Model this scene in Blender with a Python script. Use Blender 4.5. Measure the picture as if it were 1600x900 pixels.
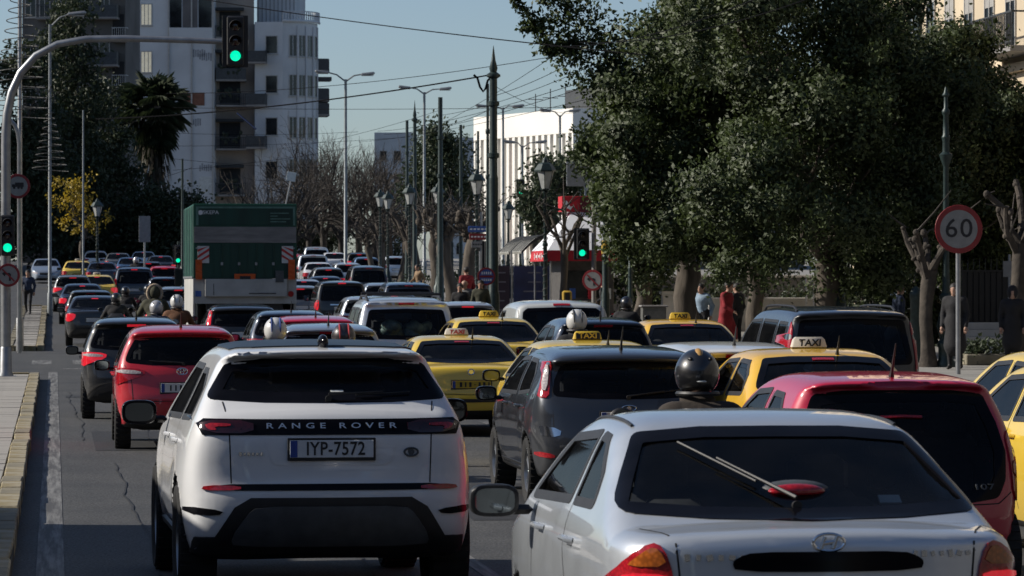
import bpy, bmesh, math, random
import numpy as np
from mathutils import Vector, Matrix, geometry
for o in list(bpy.data.objects): bpy.data.objects.remove(o)
S = bpy.context.scene
COL = S.collection
RNG = np.random.default_rng(7)
# ---------------------------------------------------------------- camera
F, CAMH, HOR, VPX = 6000.0, 2.07, 440.0, 85.0        # focal length in photo pixels, eye height, horizon row, road vanishing column
yaw, tilt = math.atan((800 - VPX) / F), math.atan((450 - HOR) / F)
cam = bpy.data.cameras.new('camera')
cam.sensor_width = 36.0; cam.lens = F / 1600 * 36.0
cam.clip_start = 0.5; cam.clip_end = 3000
cam.dof.use_dof = True; cam.dof.focus_distance = 34.0; cam.dof.aperture_fstop = 14.0
camo = bpy.data.objects.new('camera', cam); COL.objects.link(camo)
camo.location = (0, 0, CAMH); camo.rotation_euler = (math.pi / 2 - tilt, 0, -yaw)
S.camera = camo
_R = np.array(camo.rotation_euler.to_matrix())
# ---------------------------------------------------------------- daylight
SUN_AZ, SUN_EL = math.radians(-79), math.radians(31)   # azimuth from +Y, clockwise; the sun stands to the left, a little ahead
w = bpy.data.worlds.new('World'); S.world = w; w.use_nodes = True
nt = w.node_tree; bg = nt.nodes['Background']
sky = nt.nodes.new('ShaderNodeTexSky'); sky.sky_type = 'NISHITA'; sky.sun_disc = False
sky.sun_elevation = SUN_EL; sky.sun_rotation = SUN_AZ
sky.air_density = 0.72; sky.dust_density = 0.7; sky.ozone_density = 2.0; sky.altitude = 100
nt.links.new(sky.outputs[0], bg.inputs[0]); bg.inputs[1].default_value = 0.09
sun = bpy.data.lights.new('sun', 'SUN'); sun.energy = 5.0; sun.angle = math.radians(0.5); sun.color = (1.0, 0.93, 0.83)
suno = bpy.data.objects.new('sun', sun); COL.objects.link(suno)
_sd = Vector((math.sin(SUN_AZ) * math.cos(SUN_EL), math.cos(SUN_AZ) * math.cos(SUN_EL), math.sin(SUN_EL)))
suno.rotation_euler = _sd.to_track_quat('Z', 'Y').to_euler(); suno.location = (-30, 20, 60)
S.view_settings.view_transform = 'Standard'; S.view_settings.look = 'None'
S.view_settings.exposure = 0.12; S.view_settings.gamma = 1.0; S.view_settings.use_curve_mapping = False
S.render.engine = 'CYCLES'
S.cycles.use_denoising = True; S.cycles.max_bounces = 7; S.cycles.transparent_max_bounces = 16
S.cycles.sample_clamp_indirect = 6.0
S.cycles.caustics_reflective = False; S.cycles.caustics_refractive = False
# ---------------------------------------------------------------- places
def gz(Y):
    """height of the street: level, then climbing gently beyond 110 m and levelling off"""
    Y = np.minimum(np.asarray(Y, float), 330.0)
    return 0.022 * 20 * np.log1p(np.exp((Y - 125) / 20)) - 0.006 * 20 * np.log1p(np.exp((Y - 230) / 20))
def at(px, py, D):
    c = np.array([(px - 800) / F * D, (450 - py) / F * D, -D])
    return _R @ c + np.array([0, 0, CAMH])
def on_ground(px, D, dz=0.0):
    p = at(px, 440, D)
    return np.array([p[0], p[1], float(gz(p[1])) + dz])
# ---------------------------------------------------------------- materials
def _new(name):
    m = bpy.data.materials.new(name); m.use_nodes = True
    return m, m.node_tree, m.node_tree.nodes['Principled BSDF']
def rgb(c): return (c[0], c[1], c[2], 1.0)
def mat(name, color, rough=0.6, metal=0.0, var=0.25, scale=6.0, bump=0.0, bscale=40.0, coat=0.0, spec=0.5, color2=None, stretch=(1, 1, 1), coords='Object'):
    m, t, b = _new(name); N, L = t.nodes, t.links
    b.inputs['Roughness'].default_value = rough; b.inputs['Metallic'].default_value = metal
    b.inputs['Coat Weight'].default_value = coat; b.inputs['Coat Roughness'].default_value = 0.04
    b.inputs['Specular IOR Level'].default_value = spec
    tc = N.new('ShaderNodeTexCoord'); mp = N.new('ShaderNodeMapping'); mp.inputs['Scale'].default_value = stretch
    L.new(tc.outputs[coords], mp.inputs[0])
    n = N.new('ShaderNodeTexNoise'); n.inputs['Scale'].default_value = scale; n.inputs['Detail'].default_value = 6
    L.new(mp.outputs[0], n.inputs['Vector'])
    r = N.new('ShaderNodeValToRGB'); r.color_ramp.elements[0].position = 0.3; r.color_ramp.elements[1].position = 0.72
    c2 = color2 or [min(1, x * (1 + var)) for x in color]
    c1 = color if color2 else [x * (1 - var) for x in color]
    r.color_ramp.elements[0].color = rgb(c1); r.color_ramp.elements[1].color = rgb(c2)
    L.new(n.outputs['Fac'], r.inputs[0]); L.new(r.outputs[0], b.inputs['Base Color'])
    if bump:
        n2 = N.new('ShaderNodeTexNoise'); n2.inputs['Scale'].default_value = bscale; n2.inputs['Detail'].default_value = 5
        L.new(mp.outputs[0], n2.inputs['Vector'])
        bp = N.new('ShaderNodeBump'); bp.inputs['Strength'].default_value = bump; bp.inputs['Distance'].default_value = 0.02
        L.new(n2.outputs['Fac'], bp.inputs['Height']); L.new(bp.outputs[0], b.inputs['Normal'])
    return m
def paint(name, color, metal=0.0, rough=0.38, dirt=0.3):
    """car paint: clear coat over a base, a film of road dust low down, dark trim inside"""
    m, t, b = _new(name); N, L = t.nodes, t.links
    b.inputs['Metallic'].default_value = metal
    b.inputs['Coat Weight'].default_value = 1.0; b.inputs['Coat Roughness'].default_value = 0.03
    tc = N.new('ShaderNodeTexCoord'); sx = N.new('ShaderNodeSeparateXYZ'); L.new(tc.outputs['Object'], sx.inputs[0])
    n = N.new('ShaderNodeTexNoise'); n.inputs['Scale'].default_value = 3.5; n.inputs['Detail'].default_value = 8; n.inputs['Roughness'].default_value = 0.65
    L.new(tc.outputs['Object'], n.inputs['Vector'])
    mr = N.new('ShaderNodeMapRange'); mr.inputs[1].default_value = 0.8; mr.inputs[2].default_value = 0.2
    L.new(sx.outputs[2], mr.inputs[0])
    mu = N.new('ShaderNodeMath'); mu.operation = 'MULTIPLY'; L.new(mr.outputs[0], mu.inputs[0]); L.new(n.outputs['Fac'], mu.inputs[1])
    mu2 = N.new('ShaderNodeMath'); mu2.operation = 'MULTIPLY'; mu2.inputs[1].default_value = dirt * 1.4; L.new(mu.outputs[0], mu2.inputs[0])
    mx = N.new('ShaderNodeMix'); mx.data_type = 'RGBA'
    L.new(mu2.outputs[0], mx.inputs['Factor']); mx.inputs['A'].default_value = rgb(color); mx.inputs['B'].default_value = (0.09, 0.08, 0.07, 1)
    L.new(mx.outputs['Result'], b.inputs['Base Color'])
    ad = N.new('ShaderNodeMath'); ad.operation = 'MULTIPLY_ADD'; ad.inputs[1].default_value = 0.25; ad.inputs[2].default_value = rough - 0.08
    L.new(n.outputs['Fac'], ad.inputs[0]); L.new(ad.outputs[0], b.inputs['Roughness'])
    fl = N.new('ShaderNodeMath'); fl.operation = 'MULTIPLY_ADD'; fl.inputs[1].default_value = 0.10; fl.inputs[2].default_value = -0.01
    L.new(n.outputs['Fac'], fl.inputs[0]); L.new(fl.outputs[0], b.inputs['Coat Roughness'])
    g = N.new('ShaderNodeNewGeometry'); d = N.new('ShaderNodeBsdfDiffuse'); d.inputs[0].default_value = (0.012, 0.012, 0.013, 1)
    ms = N.new('ShaderNodeMixShader'); L.new(g.outputs['Backfacing'], ms.inputs[0]); L.new(b.outputs[0], ms.inputs[1]); L.new(d.outputs[0], ms.inputs[2])
    L.new(ms.outputs[0], N['Material Output'].inputs[0])
    return m
def glass_mat(name, tint, refl=0.42):
    m, t, b = _new(name); N, L = t.nodes, t.links; N.remove(b)
    tr = N.new('ShaderNodeBsdfTransparent'); tr.inputs[0].default_value = rgb(tint)
    gl = N.new('ShaderNodeBsdfGlossy'); gl.inputs['Roughness'].default_value = 0.02; gl.inputs[0].default_value = (refl, refl, refl, 1)
    fr = N.new('ShaderNodeFresnel'); fr.inputs[0].default_value = 1.5
    ms = N.new('ShaderNodeMixShader'); L.new(fr.outputs[0], ms.inputs[0]); L.new(tr.outputs[0], ms.inputs[1]); L.new(gl.outputs[0], ms.inputs[2])
    n = N.new('ShaderNodeTexNoise'); n.inputs['Scale'].default_value = 4; n.inputs['Detail'].default_value = 7
    tc = N.new('ShaderNodeTexCoord'); L.new(tc.outputs['Object'], n.inputs['Vector'])
    df = N.new('ShaderNodeBsdfDiffuse'); df.inputs[0].default_value = (0.16, 0.15, 0.14, 1)          # dust on the pane
    mm = N.new('ShaderNodeMath'); mm.operation = 'MULTIPLY_ADD'; mm.inputs[1].default_value = 0.06; mm.inputs[2].default_value = -0.018; mm.use_clamp = True
    L.new(n.outputs['Fac'], mm.inputs[0])
    m2 = N.new('ShaderNodeMixShader'); L.new(mm.outputs[0], m2.inputs[0]); L.new(ms.outputs[0], m2.inputs[1]); L.new(df.outputs[0], m2.inputs[2])
    L.new(m2.outputs[0], N['Material Output'].inputs[0])
    return m
def lamp_mat(name, color, emit=0.0, ecol=None):
    m, t, b = _new(name); N, L = t.nodes, t.links
    b.inputs['Roughness'].default_value = 0.12; b.inputs['Coat Weight'].default_value = 0.6
    tc = N.new('ShaderNodeTexCoord')
    v = N.new('ShaderNodeTexVoronoi'); v.inputs['Scale'].default_value = 55; L.new(tc.outputs['Object'], v.inputs['Vector'])
    r = N.new('ShaderNodeValToRGB'); r.color_ramp.elements[0].color = rgb([min(1, c * 1.2) for c in color]); r.color_ramp.elements[1].color = rgb([c * 0.65 for c in color])
    r.color_ramp.elements[1].position = 0.7
    L.new(v.outputs['Distance'], r.inputs[0]); L.new(r.outputs[0], b.inputs['Base Color'])
    bp = N.new('ShaderNodeBump'); bp.inputs['Strength'].default_value = 0.25; L.new(v.outputs['Distance'], bp.inputs['Height']); L.new(bp.outputs[0], b.inputs['Normal'])
    if emit:
        b.inputs['Emission Color'].default_value = rgb(ecol or color); b.inputs['Emission Strength'].default_value = emit
    return m
M = {}
M['black_plastic'] = mat('black plastic', (0.012, 0.012, 0.013), 0.5, var=0.4, scale=9, bump=0.08, bscale=300)
M['grey_plastic'] = mat('grey plastic', (0.07, 0.075, 0.08), 0.5, var=0.25, scale=9)
M['gloss_black'] = mat('gloss black', (0.005, 0.005, 0.007), 0.12, var=0.3, spec=.12)
M['rubber'] = mat('tyre rubber', (0.014, 0.014, 0.014), 0.85, var=0.4, scale=14, bump=0.3, bscale=120)
M['alloy'] = mat('alloy wheel', (0.38, 0.39, 0.4), 0.3, 0.8, var=0.15)
M['chrome'] = mat('chrome', (0.7, 0.72, 0.74), 0.12, 1.0, var=0.05)
M['seat'] = mat('seat cloth', (0.02, 0.021, 0.024), 0.9, var=0.3, scale=30)
M['seat_grey'] = mat('seat cloth grey', (0.05, 0.052, 0.06), 0.9, var=0.3, scale=30)
M['seam'] = mat('panel gap', (0.008, 0.008, 0.009), 0.8, var=0.1)
M['glass'] = glass_mat('car glass', (0.80, 0.83, 0.84))
M['glass_dark'] = glass_mat('tinted glass', (0.58, 0.60, 0.62))
M['mirror'] = mat('mirror glass', (0.16, 0.18, 0.19), 0.03, 1.0, var=0.05)
M['red_lamp'] = lamp_mat('red lamp lens', (0.42, 0.012, 0.02))
M['red_lit'] = lamp_mat('lit red lamp', (0.5, 0.01, 0.02), 0.4, (1.0, 0.03, 0.05))
M['dark_lamp'] = lamp_mat('smoked red lamp lens', (0.035, 0.004, 0.006))
M['amber_lamp'] = lamp_mat('amber lamp lens', (0.5, 0.13, 0.02))
M['clear_lamp'] = lamp_mat('clear lamp lens', (0.55, 0.5, 0.5))
M['plate_white'] = mat('number plate', (0.62, 0.64, 0.66), 0.35, var=0.08)
M['plate_yellow'] = mat('taxi number plate', (0.5, 0.33, 0.03), 0.4, var=0.15)
M['plate_blue'] = mat('plate blue band', (0.02, 0.06, 0.3), 0.4)
M['ink'] = mat('black ink', (0.012, 0.012, 0.016), 0.6)
M['silver_ink'] = mat('silver lettering', (0.6, 0.62, 0.65), 0.25, 0.7, var=0.05)
M['white_ink'] = mat('white print', (0.75, 0.75, 0.75), 0.5, var=0.05)
M['red_ink'] = mat('red print', (0.5, 0.03, 0.03), 0.5, var=0.05)
M['paper'] = mat('paper', (0.6, 0.62, 0.6), 0.8, var=0.15)
# ---------------------------------------------------------------- mesh building
FINE = ('shoots', 'branches', 'faint_letters', 'potted_plants', 'plate_characters', 'aerials', 'white_marks', 'stems', 'symbols', 'script_badge', 'faded_graffiti')
class MB:
    def __init__(s): s.v = []; s.f = []; s.m = []; s.n = 0
    def add(s, V, Fc, mi=0):
        V = np.asarray(V, float).reshape(-1, 3); s.v.append(V)
        for f in Fc: s.f.append([int(i) + s.n for i in f]); s.m.append(mi)
        s.n += len(V); return s
    def box(s, c, size, rot=None, mi=0, bev=0.0, taper=(1, 1)):
        hx, hy, hz = [x / 2 for x in size]; b = min(bev, hx * .9, hy * .9, hz * .9)
        if b <= 0:
            V = np.array([(x * (taper[0] if z > 0 else 1), y * (taper[1] if z > 0 else 1), z) for z in (-hz, hz) for y in (-hy, hy) for x in (-hx, hx)])
            Fc = [(0, 2, 3, 1), (4, 5, 7, 6), (0, 1, 5, 4), (2, 6, 7, 3), (0, 4, 6, 2), (1, 3, 7, 5)]
        else:
            rings = []
            for z, i in ((-hz, b), (-hz + b, 0), (hz - b, 0), (hz, b)):
                X, Y = hx - i, hy - i; k = b * .6
                tx, ty = (taper if z > 0 else (1, 1))
                rings.append([(x * tx, y * ty, z) for x, y in ((-X + k, -Y), (X - k, -Y), (X, -Y + k), (X, Y - k), (X - k, Y), (-X + k, Y), (-X, Y - k), (-X, -Y + k))])
            V = np.array(rings).reshape(-1, 3); Fc = [tuple(range(7, -1, -1)), tuple(range(24, 32))]
            for r in range(3):
                for i in range(8): j = (i + 1) % 8; Fc.append((r * 8 + i, r * 8 + j, r * 8 + 8 + j, r * 8 + 8 + i))
        if rot is not None: V = V @ np.array(Matrix(rot) if not hasattr(rot, 'to_matrix') else rot.to_matrix()).T[:3, :3]
        return s.add(V + np.asarray(c), Fc, mi)
    def tube(s, pts, r, n=8, mi=0, cap=True, closed=False):
        P = np.asarray(pts, float); k = len(P); R = np.broadcast_to(np.asarray(r, float), (k,))
        T = np.gradient(P, axis=0); T /= np.linalg.norm(T, axis=1)[:, None] + 1e-12
        u = np.cross(T[0], (0, 0, 1.0));
        if np.linalg.norm(u) < .1: u = np.cross(T[0], (1.0, 0, 0))
        rings = []
        for i in range(k):
            u = u - T[i] * (u @ T[i]); u /= np.linalg.norm(u) + 1e-12; v = np.cross(T[i], u)
            a = np.arange(n) * 2 * np.pi / n
            rings.append(P[i] + R[i] * (np.cos(a)[:, None] * u + np.sin(a)[:, None] * v))
        Fc = []
        for i in range(k - 1):
            for j in range(n): q = (j + 1) % n; Fc.append((i * n + j, i * n + q, i * n + n + q, i * n + n + j))
        if cap: Fc.append(tuple(range(n - 1, -1, -1))); Fc.append(tuple((k - 1) * n + j for j in range(n)))
        return s.add(np.concatenate(rings), Fc, mi)
    def lathe(s, prof, n=24, c=(0, 0, 0), axis='z', mi=0, sx=1.0):
        prof = np.asarray(prof, float); a = np.arange(n) * 2 * np.pi / n; k = len(prof)
        V = np.zeros((k, n, 3)); V[..., 0] = prof[:, :1] * np.cos(a) * sx; V[..., 1] = prof[:, :1] * np.sin(a); V[..., 2] = prof[:, 1:2]
        V = V.reshape(-1, 3)
        if axis == 'x': V = V[:, [2, 0, 1]]
        if axis == 'y': V = V[:, [1, 2, 0]]
        Fc = []
        for i in range(k - 1):
            for j in range(n): q = (j + 1) % n; Fc.append((i * n + j, i * n + q, i * n + n + q, i * n + n + j))
        return s.add(V + np.asarray(c), Fc, mi)
    def ell(s, c, r, nu=16, nv=10, rot=None, mi=0):
        prof = [(math.sin(math.pi * i / nv), -math.cos(math.pi * i / nv)) for i in range(nv + 1)]
        prof[0] = (1e-3, -1); prof[-1] = (1e-3, 1)
        m = MB().lathe(prof, nu); V = m.v[0] * np.asarray(r)
        if rot is not None: V = V @ np.array(rot.to_matrix() if hasattr(rot, 'to_matrix') else rot).T[:3, :3]
        return s.add(V + np.asarray(c), m.f, mi)
    def prism(s, poly, depth, frame=None, mi=0):
        """closed outline (u, w) pushed along the third axis; frame maps (u, depth, w) to a place"""
        P = np.asarray(poly, float); n = len(P)
        V = np.concatenate([np.c_[P[:, 0], np.zeros(n), P[:, 1]], np.c_[P[:, 0], np.full(n, depth), P[:, 1]]])
        Fc = [tuple(range(n)), tuple(range(2 * n - 1, n - 1, -1))] + [(i, n + i, n + (i + 1) % n, (i + 1) % n) for i in range(n)]
        if frame is not None: V = np.array([frame(*p) for p in V])
        return s.add(V, Fc, mi)
    def mesh(s, name, mats, smooth=False):
        me = bpy.data.meshes.new(name)
        V = np.concatenate(s.v) if s.v else np.zeros((0, 3))
        me.from_pydata(V.tolist(), [], s.f)
        for m_ in (mats if isinstance(mats, (list, tuple)) else [mats]): me.materials.append(m_)
        if len(set(s.m)) > 1: me.polygons.foreach_set('material_index', s.m)
        if smooth: me.polygons.foreach_set('use_smooth', [True] * len(s.f)); me.set_sharp_from_angle(angle=math.radians(40))
        me.update(); return me
    def obj(s, name, mats, parent=None, smooth=False, loc=None):
        o = link(name, s.mesh(name, mats, smooth), parent, loc)
        if name in FINE: o['kind'] = 'stuff'          # far too many and small to tell apart
        return o
def link(name, me, parent=None, loc=None, rot=None):
    o = bpy.data.objects.new(name, me); COL.objects.link(o)
    if parent is not None: o.parent = parent
    if loc is not None: o.location = loc
    if rot is not None: o.rotation_euler = rot
    return o
def tag(o, label=None, cat=None, group=None, kind=None):
    if label: o['label'] = label
    if cat: o['category'] = cat
    if group: o['group'] = group
    if kind: o['kind'] = kind
    return o
def thing(name, label, cat, loc=(0, 0, 0), rz=0.0, group=None):
    o = bpy.data.objects.new(name, None); COL.objects.link(o); o.location = loc; o.rotation_euler = (0, 0, rz); o.empty_display_size = 0.2
    return tag(o, label, cat, group)
def copy_tree(o, parent=None, skip=()):
    c = o.copy(); COL.objects.link(c)
    if parent is not None: c.parent = parent
    for ch in list(o.children):
        if ch.name.split('.')[0] not in skip: copy_tree(ch, c, skip)
    return c
def kids(o):
    for ch in o.children:
        yield ch; yield from kids(ch)
_txt = {}
def text_mesh(body, size, m, bold=0.0, shear=0.0, extrude=0.002, spacing=1.0, sx=1.0, align='CENTER'):
    key = (body, size, m.name, bold, shear, spacing, sx, align)
    if key not in _txt:
        cu = bpy.data.curves.new('t', 'FONT'); cu.body = body; cu.size = size; cu.extrude = extrude; cu.offset = bold; cu.shear = shear
        cu.align_x = align; cu.align_y = 'CENTER'; cu.space_character = spacing; cu.resolution_u = 3
        o = bpy.data.objects.new('t', cu); COL.objects.link(o)
        dg = bpy.context.evaluated_depsgraph_get(); me = bpy.data.meshes.new_from_object(o.evaluated_get(dg))
        bpy.data.objects.remove(o); bpy.data.curves.remove(cu)
        if sx != 1.0: me.transform(Matrix.Diagonal((sx, 1, 1, 1)))
        me.materials.clear(); me.materials.append(m); me.name = 'lettering'; _txt[key] = me
    return _txt[key]
FACE = (math.pi / 2, 0, 0)           # turns flat lettering to face the camera (-Y)
# ---------------------------------------------------------------- smooth solids from distance fields
def chaikin(p, n=2, closed=True):
    p = np.asarray(p, float)
    for _ in range(n):
        q = np.roll(p, -1, 0) if closed else p[1:]
        a = p if closed else p[:-1]
        r = np.empty((len(a) * 2, p.shape[1])); r[0::2] = a * .75 + q * .25; r[1::2] = a * .25 + q * .75
        if not closed: r = np.concatenate([p[:1], r, p[-1:]])
        p = r
    return p
class Field2:
    def __init__(s, poly, lo, hi, h=0.012):
        s.lo, s.h = np.array(lo, float), h
        nx, ny = [int((b - a) / h) + 2 for a, b in zip(lo, hi)]
        X, Y = np.meshgrid(lo[0] + np.arange(nx) * h, lo[1] + np.arange(ny) * h, indexing='ij')
        d2 = np.full(X.shape, 1e9); inside = np.zeros(X.shape, bool)
        P = np.asarray(poly, float)
        for a, b in zip(P, np.roll(P, -1, 0)):
            e = b - a; L = e @ e + 1e-12
            t = np.clip(((X - a[0]) * e[0] + (Y - a[1]) * e[1]) / L, 0, 1)
            d2 = np.minimum(d2, (X - a[0] - t * e[0]) ** 2 + (Y - a[1] - t * e[1]) ** 2)
            if a[1] != b[1]:
                c = ((a[1] > Y) != (b[1] > Y)) & (X < (b[0] - a[0]) * (Y - a[1]) / (b[1] - a[1]) + a[0]); inside ^= c
        s.g = np.where(inside, -1, 1) * np.sqrt(d2); s.nx, s.ny = nx, ny
    def __call__(s, a, b):
        u = np.clip((a - s.lo[0]) / s.h, 0, s.nx - 1.001); v = np.clip((b - s.lo[1]) / s.h, 0, s.ny - 1.001)
        i, j = u.astype(int), v.astype(int); u = u - i; v = v - j; g = s.g
        return (g[i, j] * (1 - u) + g[i + 1, j] * u) * (1 - v) + (g[i, j + 1] * (1 - u) + g[i + 1, j + 1] * u) * v
def smax(a, b, k):
    h = np.maximum(k - np.abs(a - b), 0) / k; return np.maximum(a, b) + h * h * k * .25
def smin(a, b, k): return -smax(-a, -b, k)
def grad(d, P, e=0.012):
    G = np.empty_like(P)
    for i in range(3):
        q = np.zeros(3); q[i] = e; G[:, i] = (d(P + q) - d(P - q)) / (2 * e)
    return G
def surface_net(d, lo, hi, h):
    lo = np.array(lo, float); n = [int(math.ceil((b - a) / h)) + 1 for a, b in zip(lo, hi)]
    ax = [lo[i] + np.arange(n[i]) * h for i in range(3)]
    G = np.stack(np.meshgrid(*ax, indexing='ij'), -1)
    v = d(G.reshape(-1, 3)).reshape(n)
    sg = v < 0
    c = np.zeros([x - 1 for x in n], np.int8)
    for i in (0, 1):
        for j in (0, 1):
            for k in (0, 1): c = c + sg[i:n[0] - 1 + i, j:n[1] - 1 + j, k:n[2] - 1 + k]
    cell = (c > 0) & (c < 8); idx = -np.ones(cell.shape, int); ii = np.argwhere(cell); idx[cell] = np.arange(len(ii))
    acc = np.zeros((len(ii), 3)); cnt = np.zeros(len(ii))
    cor = [(i, j, k) for i in (0, 1) for j in (0, 1) for k in (0, 1)]
    for a in cor:
        for b in cor:
            if sum(b) - sum(a) == 1 and all(y >= x for x, y in zip(a, b)):
                va = v[ii[:, 0] + a[0], ii[:, 1] + a[1], ii[:, 2] + a[2]]; vb = v[ii[:, 0] + b[0], ii[:, 1] + b[1], ii[:, 2] + b[2]]
                m = (va < 0) != (vb < 0); t = np.where(m, va / np.where(m, va - vb, 1), 0)
                acc += m[:, None] * (np.array(a) + t[:, None] * (np.array(b) - np.array(a))); cnt += m
    P = lo + (ii + acc / cnt[:, None]) * h
    Fc = []
    for axn in range(3):
        u, w_ = [(1, 2), (2, 0), (0, 1)][axn]
        A = [slice(None)] * 3; B = [slice(None)] * 3; A[axn] = slice(0, n[axn] - 1); B[axn] = slice(1, None)
        sa, sb = sg[tuple(A)], sg[tuple(B)]
        for flip in (0, 1):
            e = np.argwhere((sa & ~sb) if not flip else (~sa & sb))
            if not len(e): continue
            ok = (e[:, u] > 0) & (e[:, w_] > 0) & (e[:, u] < n[u] - 1) & (e[:, w_] < n[w_] - 1); e = e[ok]
            q = []
            for du, dw in ((-1, -1), (0, -1), (0, 0), (-1, 0)):
                f = e.copy(); f[:, u] += du; f[:, w_] += dw; q.append(idx[f[:, 0], f[:, 1], f[:, 2]])
            q = np.stack(q, 1); Fc.append(q[:, ::-1] if flip else q)
    Fc = np.concatenate(Fc)
    for _ in range(2):
        g = grad(d, P); dd = d(P); P = P - np.clip(dd / np.maximum((g * g).sum(1), .25), -h, h)[:, None] * g * .9
    g = grad(d, P); return P, Fc, g / (np.linalg.norm(g, axis=1)[:, None] + 1e-9)
def mesh_np(name, P, Fc, mats, normals=None, mi=None, smooth=True):
    """fast mesh from arrays; Fc is (n,3) or (n,4)"""
    me = bpy.data.meshes.new(name); k = Fc.shape[1]; n = len(Fc)
    me.vertices.add(len(P)); me.vertices.foreach_set('co', np.asarray(P, np.float32).ravel())
    me.loops.add(n * k); me.loops.foreach_set('vertex_index', Fc.astype(np.int32).ravel())
    me.polygons.add(n); me.polygons.foreach_set('loop_start', np.arange(0, n * k, k, dtype=np.int32))
    for m_ in (mats if isinstance(mats, (list, tuple)) else [mats]): me.materials.append(m_)
    if mi is not None: me.polygons.foreach_set('material_index', np.asarray(mi, np.int32))
    me.polygons.foreach_set('use_smooth', np.full(n, smooth))
    me.update(calc_edges=True)
    if normals is not None: me.normals_split_custom_set_from_vertices(normals.tolist())
    return me
# ================================================================ the setting
def asphalt():
    m, t, b = _new('asphalt'); N, L = t.nodes, t.links
    tc = N.new('ShaderNodeTexCoord')
    def noise(sc, det=6, st=None):
        n = N.new('ShaderNodeTexNoise'); n.inputs['Scale'].default_value = sc; n.inputs['Detail'].default_value = det
        if st: mp = N.new('ShaderNodeMapping'); mp.inputs['Scale'].default_value = st; L.new(tc.outputs['Object'], mp.inputs[0]); L.new(mp.outputs[0], n.inputs['Vector'])
        else: L.new(tc.outputs['Object'], n.inputs['Vector'])
        return n
    a = noise(45, 3); c = noise(.6, 6); d = noise(1.0, 4, (1.2, .05, 1))
    m1 = N.new('ShaderNodeMath'); m1.operation = 'MULTIPLY_ADD'; m1.inputs[1].default_value = .9; L.new(a.outputs['Fac'], m1.inputs[0]); L.new(c.outputs['Fac'], m1.inputs[2])
    m2 = N.new('ShaderNodeMath'); m2.operation = 'MULTIPLY_ADD'; m2.inputs[1].default_value = .5; L.new(d.outputs['Fac'], m2.inputs[0]); L.new(m1.outputs[0], m2.inputs[2])
    r = N.new('ShaderNodeValToRGB'); r.color_ramp.elements[0].position = .35; r.color_ramp.elements[1].position = .70
    r.color_ramp.elements[0].color = (.028, .030, .033, 1); r.color_ramp.elements[1].color = (.060, .060, .060, 1)
    cd = N.new('ShaderNodeMath'); cd.operation = 'MULTIPLY_ADD'; cd.inputs[1].default_value = .5; L.new(d.outputs['Fac'], cd.inputs[0]); hf = N.new('ShaderNodeMath'); hf.operation = 'MULTIPLY'; hf.inputs[1].default_value = .5; L.new(c.outputs['Fac'], hf.inputs[0]); L.new(hf.outputs[0], cd.inputs[2]); L.new(cd.outputs[0], r.inputs[0])
    sp = N.new('ShaderNodeValToRGB'); sp.color_ramp.elements[0].position = .36; sp.color_ramp.elements[1].position = .66; sp.color_ramp.elements[0].color = (.35, .35, .35, 1); sp.color_ramp.elements[1].color = (2.1, 2.1, 2.05, 1); g2 = noise(48, 3); L.new(g2.outputs['Fac'], sp.inputs[0])
    mu = N.new('ShaderNodeMix'); mu.data_type = 'RGBA'; mu.blend_type = 'MULTIPLY'; mu.inputs['Factor'].default_value = 1.0; L.new(r.outputs[0], mu.inputs['A']); L.new(sp.outputs[0], mu.inputs['B']); L.new(mu.outputs['Result'], b.inputs['Base Color']); b.inputs['Roughness'].default_value = .8
    bp = N.new('ShaderNodeBump'); bp.inputs['Strength'].default_value = .6; bp.inputs['Distance'].default_value = .01; L.new(a.outputs['Fac'], bp.inputs['Height']); L.new(bp.outputs[0], b.inputs['Normal'])
    return m
def worn_line():
    m, t, b = _new('worn road paint'); N, L = t.nodes, t.links
    tc = N.new('ShaderNodeTexCoord'); n = N.new('ShaderNodeTexNoise'); n.inputs['Scale'].default_value = 2.2; n.inputs['Detail'].default_value = 9; n.inputs['Roughness'].default_value = .7
    mp = N.new('ShaderNodeMapping'); mp.inputs['Scale'].default_value = (6, .25, 1); L.new(tc.outputs['Object'], mp.inputs[0]); L.new(mp.outputs[0], n.inputs['Vector'])
    r = N.new('ShaderNodeValToRGB'); r.color_ramp.elements[0].position = .42; r.color_ramp.elements[1].position = .62
    r.color_ramp.elements[0].color = (.06, .06, .06, 1); r.color_ramp.elements[1].color = (.20, .20, .195, 1)
    L.new(n.outputs['Fac'], r.inputs[0]); L.new(r.outputs[0], b.inputs['Base Color']); b.inputs['Roughness'].default_value = .75
    return m
M['asphalt'] = asphalt(); M['line'] = worn_line()
M['kerb_yellow'] = mat('worn yellow kerb paint', (.20, .15, .05), .85, scale=5, bump=.4, color2=(.34, .31, .24))
M['kerb_stone'] = mat('kerb stone', (.20, .18, .13), .9, scale=4, bump=.4)
M['slab'] = mat('paving slab', (.26, .25, .23), .9, scale=3, bump=.3, color2=(.36, .34, .31))
M['soil'] = mat('soil', (.05, .045, .035), .95, scale=3, bump=.4)
def sheet(name, x0, x1, ys, z, m, step=None, **kw):
    V, Fc = [], []
    for i, y in enumerate(ys):
        zz = float(gz(y)) + z; V += [(x0, y, zz), (x1, y, zz)]
        if i: Fc.append((2 * i - 2, 2 * i - 1, 2 * i + 1, 2 * i))
    return MB().add(V, Fc).obj(name, m)
YS = list(np.arange(-60, 400, 5.0)) + [500, 800, 1500, 2500]
tag(sheet('ground', -260, 300, YS, -.012, M['soil']), kind='structure')
tag(sheet('road', -26, 15.75, list(np.arange(-60, 334, 4.0)), 0, M['asphalt']), kind='structure')
def marking(x0, x1, y0, y1): return tag(sheet('road_marking', x0, x1, list(np.linspace(y0, y1, max(2, int((y1 - y0) / 4) + 2))), .004, M['line']), kind='structure')
marking(-.13, .07, 20, 86)
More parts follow.
